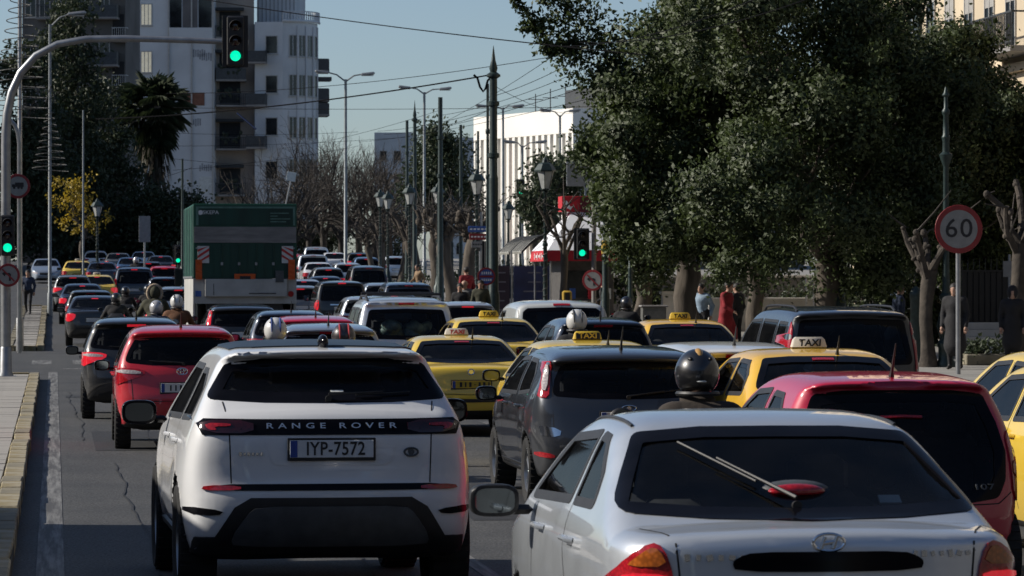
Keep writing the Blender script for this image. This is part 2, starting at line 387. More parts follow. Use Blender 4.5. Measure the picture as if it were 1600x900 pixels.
M['tar'] = mat('tar patch', (.022, .023, .025), .75, scale=8, var=.35, bump=.3, bscale=60)
for (x0, x1, y0, y1) in ((.5, 1.9, 47, 53), (.2, 2.6, 68, 69.2), (3.6, 5.2, 33, 39)): tag(sheet('tar_patch', x0, x1, list(np.linspace(y0, y1, 6)), .0035 if x1 - x0 > .2 else .006, M['tar']), kind='structure')
for i in range(16): marking(-.55 + i, -.05 + i, 93, 97)
marking(.2, 15.5, 88.5, 89.1)
for x in (3.05, 6.25, 9.4, 12.5):
    for y in range(26, 240, 9):
        if not 84 < y < 98: marking(x - .06, x + .06, y, y + 3)
rc = random.Random(21)
for (x, y0, y1) in ((.75, 27, 44), (1.25, 36, 58), (.35, 50, 72), (2.3, 22, 30), (3.0, 60, 86)):        # wandering cracks sealed with tar
    ys = np.arange(y0, y1, .6); xs = x + np.cumsum([rc.uniform(-.028, .028) for _ in ys]); V = []
    for xx, y in zip(xs, ys): wd_ = rc.uniform(.004, .012); V += [(xx - wd_, y, float(gz(y)) + .008), (xx + wd_, y, float(gz(y)) + .008)]
    tag(MB().add(V, [(2 * i, 2 * i + 1, 2 * i + 3, 2 * i + 2) for i in range(len(ys) - 1)]).obj('road_crack', M['tar']), kind='structure')
mh = MB().lathe([(.001, .007), (.30, .007), (.33, .004), (.34, -.02)], 28, (.95, 62, 0)); tag(mh.obj('manhole_cover', mat('cast iron cover', (.05, .045, .04), .6, .5, bump=.5, bscale=30)), kind='structure')
def raised(name, x0, x1, ys, h, m, kind='structure'):
    V, Fc = [], []
    for i, y in enumerate(ys):
        z = float(gz(y)); V += [(x0, y, z - .05), (x0, y, z + h), (x1, y, z + h), (x1, y, z - .05)]
        if i:
            a = 4 * i - 4; b = 4 * i; Fc += [(a, a + 1, b + 1, b)[::-1], (a + 1, a + 2, b + 2, b + 1)[::1], (a + 2, a + 3, b + 3, b + 2)[::1]]
    n = len(V) - 4; Fc += [(0, 3, 2, 1), (n, n + 1, n + 2, n + 3)]
    return tag(MB().add(V, Fc).obj(name, m), kind=kind)
def island(x0, x1, y0, y1, kl, cols, sl, name):
    base = raised(name, x0, x1, list(np.arange(y0 + .1, y1 - .1, 3)) + [y1 - .1], .10, M['soil'])
    km = MB().box((0, 0, 0), (.20, kl - .005, .24), bev=.012).mesh('kerb_stone', M['kerb_yellow'])
    km2 = MB().box((0, 0, 0), (.20, kl - .005, .24), bev=.012).mesh('kerb_stone', M['kerb_stone'])
    n = int((y1 - y0) / kl)
    for x in (x0 + .1, x1 - .1):
        for i in range(n):
            y = y0 + (i + .5) * kl; r_ = RNG.normal(0, 1, 3)
            o = link('kerb_stone', km if x > x0 + .3 and RNG.random() < .78 else km2, base, (x + r_[0] * .006, y, float(gz(y)) + .03 + r_[1] * .006), (0, r_[2] * .012, r_[0] * .006))
    for k in range(2): link('kerb_stone', km, base, ((x0 + x1) / 2, (y0 + .02, y1 - .02)[k], float(gz((y0, y1)[k])) + .029), (0, 0, math.pi / 2)).scale = (1, (x1 - x0 - .42) / kl, 1)
    wd = (x1 - x0 - .42) / cols; sm = MB().box((0, 0, 0), (wd - .012, sl - .012, .06), bev=.006).mesh('paving_slab', M['slab'])
    for i in range(int((y1 - y0 - .4) / sl)):
        for c in range(cols):
            y = y0 + .22 + (i + .5) * sl; r_ = RNG.normal(0, 1, 3)
            link('paving_slab', sm, base, (x0 + .21 + (c + .5) * wd, y, float(gz(y)) + .10 + r_[0] * .003), (r_[1] * .003, r_[2] * .003, 0))
    return base
island(-2.2, -.30, 14, 80, 1.0, 2, .75, 'traffic_island')
island(-1.35, -.30, 107, 165, 1.5, 1, 1.0, 'traffic_island')
pv = raised('pavement', 15.75, 60, list(np.arange(20, 334, 4.0)), .15, mat('pavement', (.20, .195, .18), .9, scale=.8, bump=.3, color2=(.30, .29, .27)))
km = MB().box((0, 0, 0), (.25, .985, .24), bev=.02).mesh('kerb_stone', M['kerb_stone'])
for i in range(200):
    y = 40.5 + i; link('kerb_stone', km, pv, (15.70, y, float(gz(y)) + .06))
raised('pavement', -60, -14, list(np.arange(-20, 334, 4.0)), .15, M['slab'])
# ---------------------------------------------------------------- walls and windows of buildings
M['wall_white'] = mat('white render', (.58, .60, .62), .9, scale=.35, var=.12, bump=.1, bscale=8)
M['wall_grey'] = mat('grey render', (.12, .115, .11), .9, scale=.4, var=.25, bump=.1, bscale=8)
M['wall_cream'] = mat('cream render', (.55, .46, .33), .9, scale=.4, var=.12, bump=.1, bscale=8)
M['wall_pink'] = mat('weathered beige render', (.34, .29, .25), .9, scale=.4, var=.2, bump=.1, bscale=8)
M['fin_white'] = mat('bright white cladding', (.80, .78, .73), .7, scale=.3, var=.05)
M['pane'] = mat('window pane', (.012, .015, .018), .08, var=.5, scale=1.5); M['frame'] = mat('window frame', (.42, .41, .39), .6, var=.15)
M['rail'] = mat('balcony rail', (.06, .065, .07), .5, .3); M['rail_white'] = mat('white balcony rail', (.5, .5, .49), .6)
M['shutter'] = mat('roller shutter', (.32, .31, .29), .7, var=.15, scale=1.5, stretch=(1, 1, 20))
M['iron'] = mat('dark green iron', (.018, .034, .032), .45, .2, var=.35, scale=12, bump=.15); M['steel'] = mat('galvanised steel', (.30, .31, .32), .42, .75, var=.2, scale=5); M['grey_pole'] = mat('grey painted pole', (.20, .22, .23), .5, .2, var=.2)
M['concrete'] = mat('concrete', (.25, .24, .23), .9, var=.2, scale=1.2)
def frame_of(p0, p1):
    """wall frame: u along the wall from p0 to p1, out of the wall to its right-hand side, w up"""
    a, b = np.array(p0[:2], float), np.array(p1[:2], float); u = (b - a) / np.linalg.norm(b - a); n = np.array((u[1], -u[0]))
    return lambda U, Vd, Wz: (a[0] + u[0] * U + n[0] * Vd, a[1] + u[1] * U + n[1] * Vd, Wz)
def wbox(mb, fr, u0, u1, v0, v1, z0, z1, mi=0):
    V = [fr(u, v, z) for z in (z0, z1) for v in (v0, v1) for u in (u0, u1)]
    return mb.add(V, [(0, 2, 3, 1), (4, 5, 7, 6), (0, 1, 5, 4), (2, 6, 7, 3), (0, 4, 6, 2), (1, 3, 7, 5)], mi)
def window(parent, fr, u, z, w_, h, lit=None, shut=0.0, cols=2, m='frame'):
    f = MB(); t = .07
    for a, b in ((u - w_ / 2, u - w_ / 2 + t), (u + w_ / 2 - t, u + w_ / 2)): wbox(f, fr, a, b, -.05, .05, z, z + h)
    for a, b in ((z, z + t), (z + h - t, z + h)): wbox(f, fr, u - w_ / 2 + t, u + w_ / 2 - t, -.05, .048, a, b)
    for i in range(1, cols): x = u - w_ / 2 + w_ * i / cols; wbox(f, fr, x - .03, x + .03, -.05, .045, z + t, z + h - t)
    o = f.obj('window', M[m], parent)
    wbox(MB(), fr, u - w_ / 2 + t * .5, u + w_ / 2 - t * .5, -.03, .012, z + t * .5, z + h - t * .5).obj('pane', lit or M['pane'], o)
    wbox(MB(), fr, u - w_ / 2 - .06, u + w_ / 2 + .06, -.05, .12, z - .07, z - .004).obj('sill', M['frame'], o)
    if shut: wbox(MB(), fr, u - w_ / 2 + t * .6, u + w_ / 2 - t * .6, -.02, .03, z + h * (1 - shut), z + h - t * .5).obj('shutter', M['shutter'], o)
    return o
def balcony(parent, fr, u0, u1, z, out=1.2, bars=True, m='rail', solid=False):
    s_ = wbox(MB(), fr, u0, u1, -.1, out, z - .16, z).obj('balcony', M['concrete'], parent)
    r = MB()
    if solid:
        wbox(r, fr, u0 + .02, u1 - .02, out - .08, out - .02, z + .004, z + .95)
        for u in (u0 + .02, u1 - .08): wbox(r, fr, u, u + .06, .003, out - .083, z + .004, z + .949)
    else:
        wbox(r, fr, u0, u1, out - .07, out - .03, z + .95, z + 1.0); wbox(r, fr, u0, u1, out - .07, out - .03, z + .10, z + .14)
        for u in np.arange(u0 + .05, u1, .17): wbox(r, fr, u - .015, u + .015, out - .065, out - .035, z + .004, z + .95)
    for u in (u0 + .02, u1 - .06): wbox(r, fr, u, u + .04, 0, out - .08, z + .95, z + 1.0)
    r.obj('railing', M[m], s_)
def block(parent, p0, p1, depth, z0, z1, m, name='wall'):
    fr = frame_of(p0, p1); L_ = math.dist(p0[:2], p1[:2])
    return wbox(MB(), fr, 0, L_, -depth, 0, z0, z1).obj(name, m, parent), fr, L_
def zpx(py, D): return CAMH + (HOR - py) / F * D
# ---- the pale apartment tower at the head of the street
D = 335; a = at(193, 440, D); b = at(335, 440, D - .3); c = at(398, 440, D + .3); e = at(442, 440, D)
g0 = float(gz(D))
tw = thing('apartment_building', 'tall pale blue-white apartment tower with rounded corner behind the palm', 'building', (a[0], a[1], 0))
def local(parent, p): return np.array(p) - np.array((parent.location[0], parent.location[1], 0))
A, B, Cc, E = [local(tw, p) for p in (a, b, c, e)]
zt = zpx(-70, D)
_, fr, L1 = block(tw, A, B, 14, g0 - 1, zt, M['wall_white'])
M['sun_glow_pane'] = mat('curtained pane with painted sun glow', (.62, .60, .50), .6, scale=2, color2=(.22, .21, .17)); b_ = M['sun_glow_pane'].node_tree.nodes['Principled BSDF']; b_.inputs['Emission Color'].default_value = (1, .95, .75, 1); b_.inputs['Emission Strength'].default_value = .22; M['dark_recess'] = mat('deep recess', (.02, .022, .025), .8)  # pane emission stands in for sunlight caught by the glass, not lamps indoors
sx_ = D / F
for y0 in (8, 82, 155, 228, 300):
    window(tw, fr, (229 - 193) * sx_, zpx(y0 + 32, D), 1.0, 1.9, M['sun_glow_pane'], cols=3)
for xx in (264, 300, 333):      # raised vertical ribs of the blind facade
    wbox(MB(), fr, (xx - 193) * sx_ - .06, (xx - 193) * sx_ + .06, 0, .12, g0, zt - .3).obj('facade_rib', M['frame'], tw)
for y0 in (44, -28):
    for x0, x1 in ((266, 284), (286, 309), (311, 331)):
        wbox(MB(), fr, (x0 - 193) * sx_, (x1 - 193) * sx_, 0, .05, zpx(y0, D) + .05, zpx(y0 - 50, D)).obj('loggia_glazing', M['pane'] if x0 != 286 else mat('curtained loggia', (.12, .11, .11), .4, scale=.6), tw)
    wbox(MB(), fr, (265 - 193) * sx_, (333 - 193) * sx_, 0, .16, zpx(y0 + 22, D), zpx(y0, D)).obj('parapet_panel', M['wall_white'], tw)
wbox(MB(), fr, (285 - 193) * sx_, (320 - 193) * sx_, .0, .04, zpx(165, D), zpx(145, D)).obj('brick_patch', mat('bare brick patch', (.20, .09, .06), .9, scale=3), tw)
for (x0, y0, n_) in ((302, 78, 3), (312, 84, 3), (302, 186, 2), (312, 257, 3)):        # faded sprayed marks, too small to read
    q = MB(); rr = random.Random(x0 + y0)
    for i in range(n_ * 2): wbox(q, fr, (x0 - 193 + i * 3.4) * sx_, (x0 - 193 + i * 3.4 + 2.2) * sx_, .0, .015, zpx(y0 + 10 + rr.uniform(-1, 2), D), zpx(y0 + rr.uniform(-2, 2), D))
    q.obj('faded_graffiti', mat('faded spray paint', (.27, .28, .30), .8), tw)
wbox(MB(), fr, (312 - 193) * sx_, (332 - 193) * sx_, .0, .03, zpx(296, D), zpx(276, D)).obj('wall_poster', M['paper'], tw)
# recessed balcony section
B2 = B + np.array((.0, 1.3, 0)); _, fr2, L2 = block(tw, B2, Cc + np.array((0, 1.0, 0)), 12, g0 - 1, zpx(-20, D), M['wall_pink'])
for i, y0 in enumerate((58, 124, 164, 232, 304)):
    z = zpx(y0, D); balcony(tw, fr2, .15, L2 - .7, z, 1.3, solid=i in (1,))
    wbox(MB(), fr2, .5, L2 - 1.2, -.02, .03, z + .01, z + 2.3).obj('balcony_door', M['dark_recess'], tw); wbox(MB(), fr2, .2, L2 - .9, 0, .9, z + 2.35, z + 2.6).obj('awning', mat('dark awning', (.035, .04, .045), .9), tw)
    q = MB()
    for k in range(14): q.ell(fr2(.4 + RNG.random() * (L2 - 1.5), 1.0 + RNG.random() * .3, z + .5 + RNG.random() * .9), (.16, .14, .2), 6, 4)
    q.obj('potted_plants', mat('balcony plants', (.02, .03, .018), .8, scale=6), tw)
_, fr3, L3 = block(tw, Cc, E, 12, g0 - 1, zpx(34, D), M['wall_white'])
for y0 in (84, 146, 212, 280):
    window(tw, fr3, L3 * .60, zpx(y0, D), 1.1, 1.6, cols=1)
for y0 in (97, 164, 230): balcony(tw, fr3, -.6, L3 * .45, zpx(y0, D), 1.0, solid=True)
# rounded corner
ctr = np.array((E[0] - 0.0, E[1] + 3.3)); R_ = 3.25; n = 18
def arc(r, a0, a1, k): return [(ctr[0] + r * math.sin(t), ctr[1] - r * math.cos(t)) for t in np.linspace(a0, a1, k)]
P = arc(R_, 0, math.pi / 2, n); V = [(x, y, g0 - 1) for x, y in P] + [(x, y, zpx(34, D)) for x, y in P] + [(ctr[0], ctr[1], zpx(34, D))]
Fc = [(i, i + 1, n + i + 1, n + i) for i in range(n - 1)] + [(n + i, n + i + 1, 2 * n) for i in range(n - 1)]
MB().add(V, Fc).obj('corner_wall', M['wall_white'], tw)
PR = arc(R_, math.pi / 2, math.pi / 2, 1)[0]; block(tw, (PR[0], PR[1]), (PR[0], PR[1] + 12), 6, g0 - 1, zpx(34, D) - .01, M['wall_white'])
for t in (.28, .55, .85, 1.15):
    for y0 in (88, 150, 216, 282):
        p = arc(R_ + .0, t - .09, t + .09, 2); f4 = frame_of(p[0], p[1]); window(tw, f4, math.dist(*p) / 2, zpx(y0, D), .75, 1.9, cols=1)
    p = arc(R_ + .05, t + .11, t + .15, 2); wbox(MB(), frame_of(p[0], p[1]), 0, .14, -.05, .08, g0, zpx(40, D)).obj('facade_rib', M['wall_white'], tw)
q = MB(); PP = [(x, y) for x, y in arc(R_ + .15, 0, math.pi / 2, 22)]
for z in (zpx(34, D), zpx(34, D) + .85): q.tube([(x, y, z + .1) for x, y in PP], .12 if z < zpx(33, D) else .05, 6)
for x, y in PP: q.tube([(x, y, zpx(34, D)), (x, y, zpx(34, D) + .9)], .06, 5)
q.obj('terrace_balustrade', M['wall_white'], tw)
pent, frp, Lp = block(tw, Cc + np.array((.3, 2, 0)), E + np.array((1.2, 2, 0)), 8, zpx(36, D), zpx(-40, D), M['wall_white'], 'penthouse_wall')
q = MB()
for u in np.arange(.2, Lp, .35): wbox(q, frp, u, u + .05, .9, .96, zpx(34, D), zpx(-30, D))
q.obj('pergola_screen', M['rail'], tw)
for y0 in (105, 152, 175): balcony(tw, frame_of((PR[0], PR[1] + .5), (PR[0], PR[1] + 4)), 0, 3, zpx(y0, D), 1.1, solid=True)
wbox(MB(), frame_of((PR[0], PR[1] + .6), (PR[0], PR[1] + 3)), 0, 2, 0, 1.3, zpx(122, D), zpx(116, D)).obj('awning', M['rail'], tw)
aw = MB().box(fr3(-.5, 1.2, zpx(190, D)), (2.2, 1.6, .06), Matrix.Rotation(.7, 3, 'Y')).obj('awning', mat('blue awning', (.02, .05, .16), .8), tw)
# ---- dark block with white-railed balconies beside it
D2 = 305; a = at(35, 440, D2 + .4); b = at(196, 440, D2)
db = thing('apartment_building', 'dark shaded apartment block with balconies left of the pale tower', 'building', (a[0], a[1], 0))
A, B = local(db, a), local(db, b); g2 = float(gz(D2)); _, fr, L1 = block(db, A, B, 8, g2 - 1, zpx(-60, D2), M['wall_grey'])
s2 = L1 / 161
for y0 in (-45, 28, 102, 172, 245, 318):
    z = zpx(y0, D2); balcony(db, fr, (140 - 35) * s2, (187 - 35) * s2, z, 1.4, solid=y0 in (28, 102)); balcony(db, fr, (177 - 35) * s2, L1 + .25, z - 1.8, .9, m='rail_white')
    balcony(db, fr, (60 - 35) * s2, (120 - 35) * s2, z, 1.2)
    for u in (48, 70, 95, 125, 163): window(db, fr, (u - 35) * s2, z + .05, .9, 2.0, M['sun_glow_pane'] if (u, y0) == (163, 172) else None, shut=.3 if u == 70 else 0)
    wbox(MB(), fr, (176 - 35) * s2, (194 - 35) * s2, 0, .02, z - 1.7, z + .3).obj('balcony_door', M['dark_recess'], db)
# ---- unseen blocks added along the left of the avenue to shade its far end
for (y0, y1, h, m, lb) in ((244, 251, 22, 'wall_grey', 'unseen grey apartment block added left of the avenue near the dark trees'), (252, 296, 24, 'wall_pink', 'unseen beige apartment block added left of the avenue before the dark block')):
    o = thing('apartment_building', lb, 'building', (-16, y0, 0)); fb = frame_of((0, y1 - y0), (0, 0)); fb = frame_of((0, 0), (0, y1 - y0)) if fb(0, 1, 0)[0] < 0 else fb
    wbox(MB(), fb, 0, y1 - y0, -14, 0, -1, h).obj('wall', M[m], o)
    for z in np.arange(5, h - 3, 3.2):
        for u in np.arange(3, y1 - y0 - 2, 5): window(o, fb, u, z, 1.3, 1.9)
# ---- bright white building with upright fins
P1 = on_ground(740, 277); P2 = on_ground(895, 262)
wb = thing('fin_building', 'bright white building with upright fins and coloured panels, right of centre', 'building', (P1[0], P1[1], 0))
B = local(wb, P2); gw = float(gz(270)); zt1 = zpx(177, 270); zb1 = zpx(214, 270); fr = frame_of((0, 0), B); L1 = float(np.linalg.norm(B[:2]))
wbox(MB(), fr, 0, L1, -18, -.9, gw - 1, zb1 + .2).obj('wall', M['wall_grey'], wb); wbox(MB(), fr, 0, L1, -18, 0, zb1, zt1).obj('fascia', M['fin_white'], wb)
cols_ = [(.16, .25, .33), (.10, .105, .11), (.20, .27, .20), (.13, .14, .16), (.12, .12, .12), (.24, .24, .24), (.30, .18, .18), (.15, .155, .16), (.10, .10, .11), (.26, .16, .13), (.12, .13, .15), (.2, .2, .2)]
nf = 17
for i in range(nf + 1):
    u = L1 * i / nf; wbox(MB(), fr, max(0, u - .22), min(L1, u + .22), -.9, -.02, gw, zb1 - .003).obj('fin', M['fin_white'], wb)
    if i < nf: wbox(MB(), fr, u + .22, L1 * (i + 1) / nf - .22, -.9, -.62, gw + 1, zb1 - .01).obj('panel', mat('tinted panel', cols_[i % 12], .4, scale=.5, var=.2), wb)
n_ = np.array((B[1], -B[0], 0)) / L1
wbox(MB(), fr, L1 * .55, L1 - .4, -9, -3, zt1 - .003, zt1 + 1.6).obj('rooftop_plant', M['rail'], wb)
q = MB()
for u in (2, 4.5, 7, 9.5): q.tube([fr(u, -4, zt1), fr(u, -4, zt1 + 1.5 + u * .1)], .04, 5); q.tube([fr(u, -4.6, zt1 + 1.3), fr(u, -3.4, zt1 + 1.3)], .03, 5)
q.obj('aerials', M['rail'], wb)
# ---- cream building behind the big trees on the right
cb = thing('cream_building', 'sunlit cream building with tall windows above the trees at upper right', 'building', (28, 96, 0))
fb = frame_of((0, 40), (0, 0)); s_ = 1
if fb(0, 1, 0)[0] > 0: fb = frame_of((0, 0), (0, 40))
wbox(MB(), fb, 0, 40, -14, 0, -1, 22).obj('wall', M['wall_cream'], cb)
for z in (1.0, 5.4, 8.9, 12.4, 16):
    for u in np.arange(2, 39, 2.6): window(cb, fb, u, z, 1.2, 2.2, shut=.35 if int(u * 7) % 3 == 0 else 0)
    wbox(MB(), fb, 0, 40, 0, .18, z - .7, z - .45).obj('cornice', M['wall_cream'], cb)
for z in (8.8, 12.3):
    for u in np.arange(2, 38, 7.8): balcony(cb, fb, u - 1.2, u + 3.8, z, 1.0)
# ---- pale far building blocks seen between tree tops
for (x0, x1, yt, DD, lb) in ((585, 648, 207, 520, 'pale distant apartment block above the bare trees'), (705, 742, 215, 560, 'hazy distant block left of the white fin building')):
    a, b = at(x0, 440, DD), at(x1, 440, DD); o = thing('apartment_building', lb, 'building', (a[0], a[1], 0)); bb = local(o, b)
    _, fr, L1 = block(o, (0, 0, 0), bb, 12, 0, zpx(yt, DD), M['wall_white'])
    for z in np.arange(6, zpx(yt, DD) - 2, 3.1):
        for u in np.arange(1.2, L1 - .8, 1.9): window(o, fr, u, z, 1.0, 1.4, cols=1)
# ---- unseen blocks added behind the viewpoint to darken reflections in paint and glass
for (x0, x1, y, h, m, lb) in ((-70, -12, -58, 27, 'wall_grey', 'unseen dark grey block added behind the viewpoint on the left'), (-10, 22, -70, 30, 'wall_grey', 'unseen dark grey block added to close the street behind the viewpoint'), (24, 76, -52, 26, 'wall_grey', 'unseen dark grey block added behind the viewpoint on the right')):
    o = thing('apartment_building', lb, 'building', (x0, y, 0)); fb = frame_of((x1 - x0, 0), (0, 0)); wbox(MB(), fb, 0, x1 - x0, -14, 0, -.5, h).obj('wall', M[m], o)
    for z in np.arange(4.5, h - 3, 3.3):
        for u in np.arange(3, x1 - x0 - 2, 5.5): window(o, fb, u, z, 1.5, 1.9)
# ---- unseen blocks added along both sides to darken reflections and cut sky fill
for (x, y0, y1, h, sd, m, lb) in ((-46, -40, 60, 19, 1, 'wall_pink', 'unseen long beige block added across the avenue on the left, near the viewpoint'), (-48, 66, 190, 20, 1, 'wall_grey', 'unseen long grey block added across the avenue on the left, farther up'), (31, -40, 88, 22, -1, 'wall_grey', 'unseen grey block added behind the right pavement beside the viewpoint')):
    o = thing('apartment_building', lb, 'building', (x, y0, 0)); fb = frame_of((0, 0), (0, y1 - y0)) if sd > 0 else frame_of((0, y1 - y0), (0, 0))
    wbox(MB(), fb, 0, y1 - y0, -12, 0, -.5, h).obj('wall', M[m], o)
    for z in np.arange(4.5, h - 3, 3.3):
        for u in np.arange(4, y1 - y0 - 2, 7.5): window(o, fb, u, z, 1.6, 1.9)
# ================================================================ trees and plants
def leaf_mat(name, c1, c2, rough=.38, trans=.25):
    m, t, b = _new(name); N, L = t.nodes, t.links
    oi = N.new('ShaderNodeTexCoord'); n = N.new('ShaderNodeTexNoise'); n.inputs['Scale'].default_value = 1.3; n.inputs['Detail'].default_value = 8; n.inputs['Roughness'].default_value = .8
    L.new(oi.outputs['Object'], n.inputs['Vector'])
    r = N.new('ShaderNodeValToRGB'); r.color_ramp.elements[0].position = .38; r.color_ramp.elements[1].position = .66; r.color_ramp.elements[0].color = rgb(c1); r.color_ramp.elements[1].color = rgb(c2)
    L.new(n.outputs['Fac'], r.inputs[0]); L.new(r.outputs[0], b.inputs['Base Color']); b.inputs['Roughness'].default_value = rough
    tr = N.new('ShaderNodeBsdfTranslucent'); L.new(r.outputs[0], tr.inputs[0]); ms = N.new('ShaderNodeMixShader'); ms.inputs[0].default_value = trans
    L.new(b.outputs[0], ms.inputs[1]); L.new(tr.outputs[0], ms.inputs[2]); L.new(ms.outputs[0], N['Material Output'].inputs[0]); return m
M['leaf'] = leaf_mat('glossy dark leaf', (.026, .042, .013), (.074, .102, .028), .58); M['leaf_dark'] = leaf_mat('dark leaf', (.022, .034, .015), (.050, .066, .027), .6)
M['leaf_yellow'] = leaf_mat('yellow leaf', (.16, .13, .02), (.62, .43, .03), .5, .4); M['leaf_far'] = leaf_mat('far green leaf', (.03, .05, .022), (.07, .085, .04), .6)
M['bark'] = mat('bark', (.05, .042, .033), .95, scale=5, stretch=(1, 1, .25), bump=.8, bscale=14, color2=(.12, .10, .08)); M['bark_pale'] = mat('pale bark', (.028, .023, .019), .95, scale=4, bump=.8, bscale=10, color2=(.09, .075, .06))
M['twig'] = mat('bare twig', (.055, .048, .042), .95, var=.35)
def leaves(name, C, size, m, parent, seed=0, aspect=.55, out=None):
    """one folded leaf at each point of C"""
    r = np.random.default_rng(seed); n = len(C); C = np.asarray(C)
    d = r.normal(size=(n, 3)); d[:, 2] -= .35; d /= np.linalg.norm(d, axis=1)[:, None]; u = np.cross(d, r.normal(size=(n, 3))); u /= np.linalg.norm(u, axis=1)[:, None]; nn = np.cross(d, u)
    s_ = size * r.uniform(.6, 1.3, (n, 1)); w_ = s_ * aspect / 2
    V = np.stack([C, C + d * s_ * .45 + u * w_ + nn * s_ * .10, C + d * s_, C + d * s_ * .45 - u * w_ + nn * s_ * .10], 1).reshape(-1, 3)
    i = np.arange(n) * 4; T = np.concatenate([np.c_[i, i + 1, i + 2], np.c_[i, i + 2, i + 3]])
    if out is None: return link(name, mesh_np(name, V, T, m, smooth=False), parent)
    gn = np.cross(V[i + 1] - V[i], V[i + 2] - V[i]); gn /= np.linalg.norm(gn, axis=1)[:, None] + 1e-9; fl = (gn * out).sum(1) < 0; gn[fl] *= -1; f2 = np.concatenate([fl, fl]); T[f2] = T[f2][:, ::-1]
    N = .55 * out + .45 * gn; N /= np.linalg.norm(N, axis=1)[:, None] + 1e-9
    return link(name, mesh_np(name, V, T, m, np.repeat(N, 4, 0)), parent)
def clump_points(blobs, nclump, per, spread, r, shell=.65):
    """blobs: (centre, radii); clumps gather near the surface, some inside"""
    vol = np.array([b[1][0] * b[1][1] * b[1][2] for b in blobs]) ** .75; pr = vol / vol.sum(); out = []
    for bi in r.choice(len(blobs), nclump, p=pr):
        c, R_ = blobs[bi]; d = r.normal(size=3); d /= np.linalg.norm(d); rad = (shell + (1 - shell) * r.random() ** .5) if r.random() < .8 else r.random() ** .5
        p = np.array(c) + d * np.array(R_) * rad; k = int(per * r.uniform(.5, 1.4))
        out.append(p + r.normal(size=(k, 3)) * spread * r.uniform(.6, 1.25) * np.array((1, 1, .8)))
    return np.concatenate(out)
def bough_points(blobs, nb, nc, per, r, R=.62, cs=.20, fill=9000):
    """crown of separate boughs with deep gaps: boughs on the outside of the blobs, leaf clumps on each bough"""
    out, nr = [], []; cs_ = [np.array(b[0]) for b in blobs]; rs_ = [np.array(b[1]) for b in blobs]; pr = np.array([x[0] * x[2] for x in rs_]); pr = pr / pr.sum(); k = 0
    while k < nb:
        bi = r.choice(len(blobs), p=pr); d = r.normal(size=3); d[1] -= .35; d /= np.linalg.norm(d); p = cs_[bi] + d * rs_[bi] * r.uniform(.80, 1.05)
        if any(i != bi and (((p - c) / q) ** 2).sum() < .45 for i, (c, q) in enumerate(zip(cs_, rs_))): continue
        k += 1; R_ = R * r.uniform(.6, 1.35)
        for _ in range(nc):
            c = p + r.normal(size=3) * np.array((1, 1, .62)) * R_ * .62 + np.array((0, 0, -.1)) * R_; m = int(per * r.uniform(.4, 1.5)); q = r.normal(size=(m, 3)) * cs * r.uniform(.6, 1.3); out.append(c + q); o_ = q / cs * .5 + (c - p) / R_ + d * .6 + np.array((0, 0, .25)); nr.append(o_)
    n = r.choice(len(blobs), fill, p=pr); d = r.normal(size=(fill, 3)); d /= np.linalg.norm(d, axis=1)[:, None]; out.append(np.array(cs_)[n] + d * np.array(rs_)[n] * (.80 * r.random((fill, 1)) ** .33)); nr.append(d)
    nr = np.concatenate(nr); return np.concatenate(out), nr / (np.linalg.norm(nr, axis=1)[:, None] + 1e-9)
def limb(mb, p, d, ln, rad, depth, r, split=3, curl=.25, minr=.012, tips=None, n=7, up=.12):
    P = [np.array(p)]; d = np.array(d, float)
    for i in range(4): d = d + r.normal(size=3) * curl * .35 + np.array((0, 0, up * .3)); d /= np.linalg.norm(d); P.append(P[-1] + d * ln / 4)
    mb.tube(P, np.linspace(rad, rad * .62, 5), max(3, n), cap=False)
    if depth == 0 or rad * .6 < minr:
        if tips is not None: tips.append(P[-1])
        return
    for k in range(split):
        f = r.uniform(.45, 1) if k else 1; i = min(4, int(f * 4)); nd = d + r.normal(size=3) * (.55 if k else .25); nd[2] += up; nd /= np.linalg.norm(nd)
        limb(mb, P[i], nd, ln * r.uniform(.62, .85), rad * r.uniform(.45, .62) if k else rad * .62, depth - 1, r, split, curl, minr, tips, n - 1, up)
def pxblob(px, py, rpx, D, depth=1.0, rz=1.0): s_ = D / F; return (at(px, py, D), (rpx * s_, rpx * s_ * depth, rpx * s_ * rz))
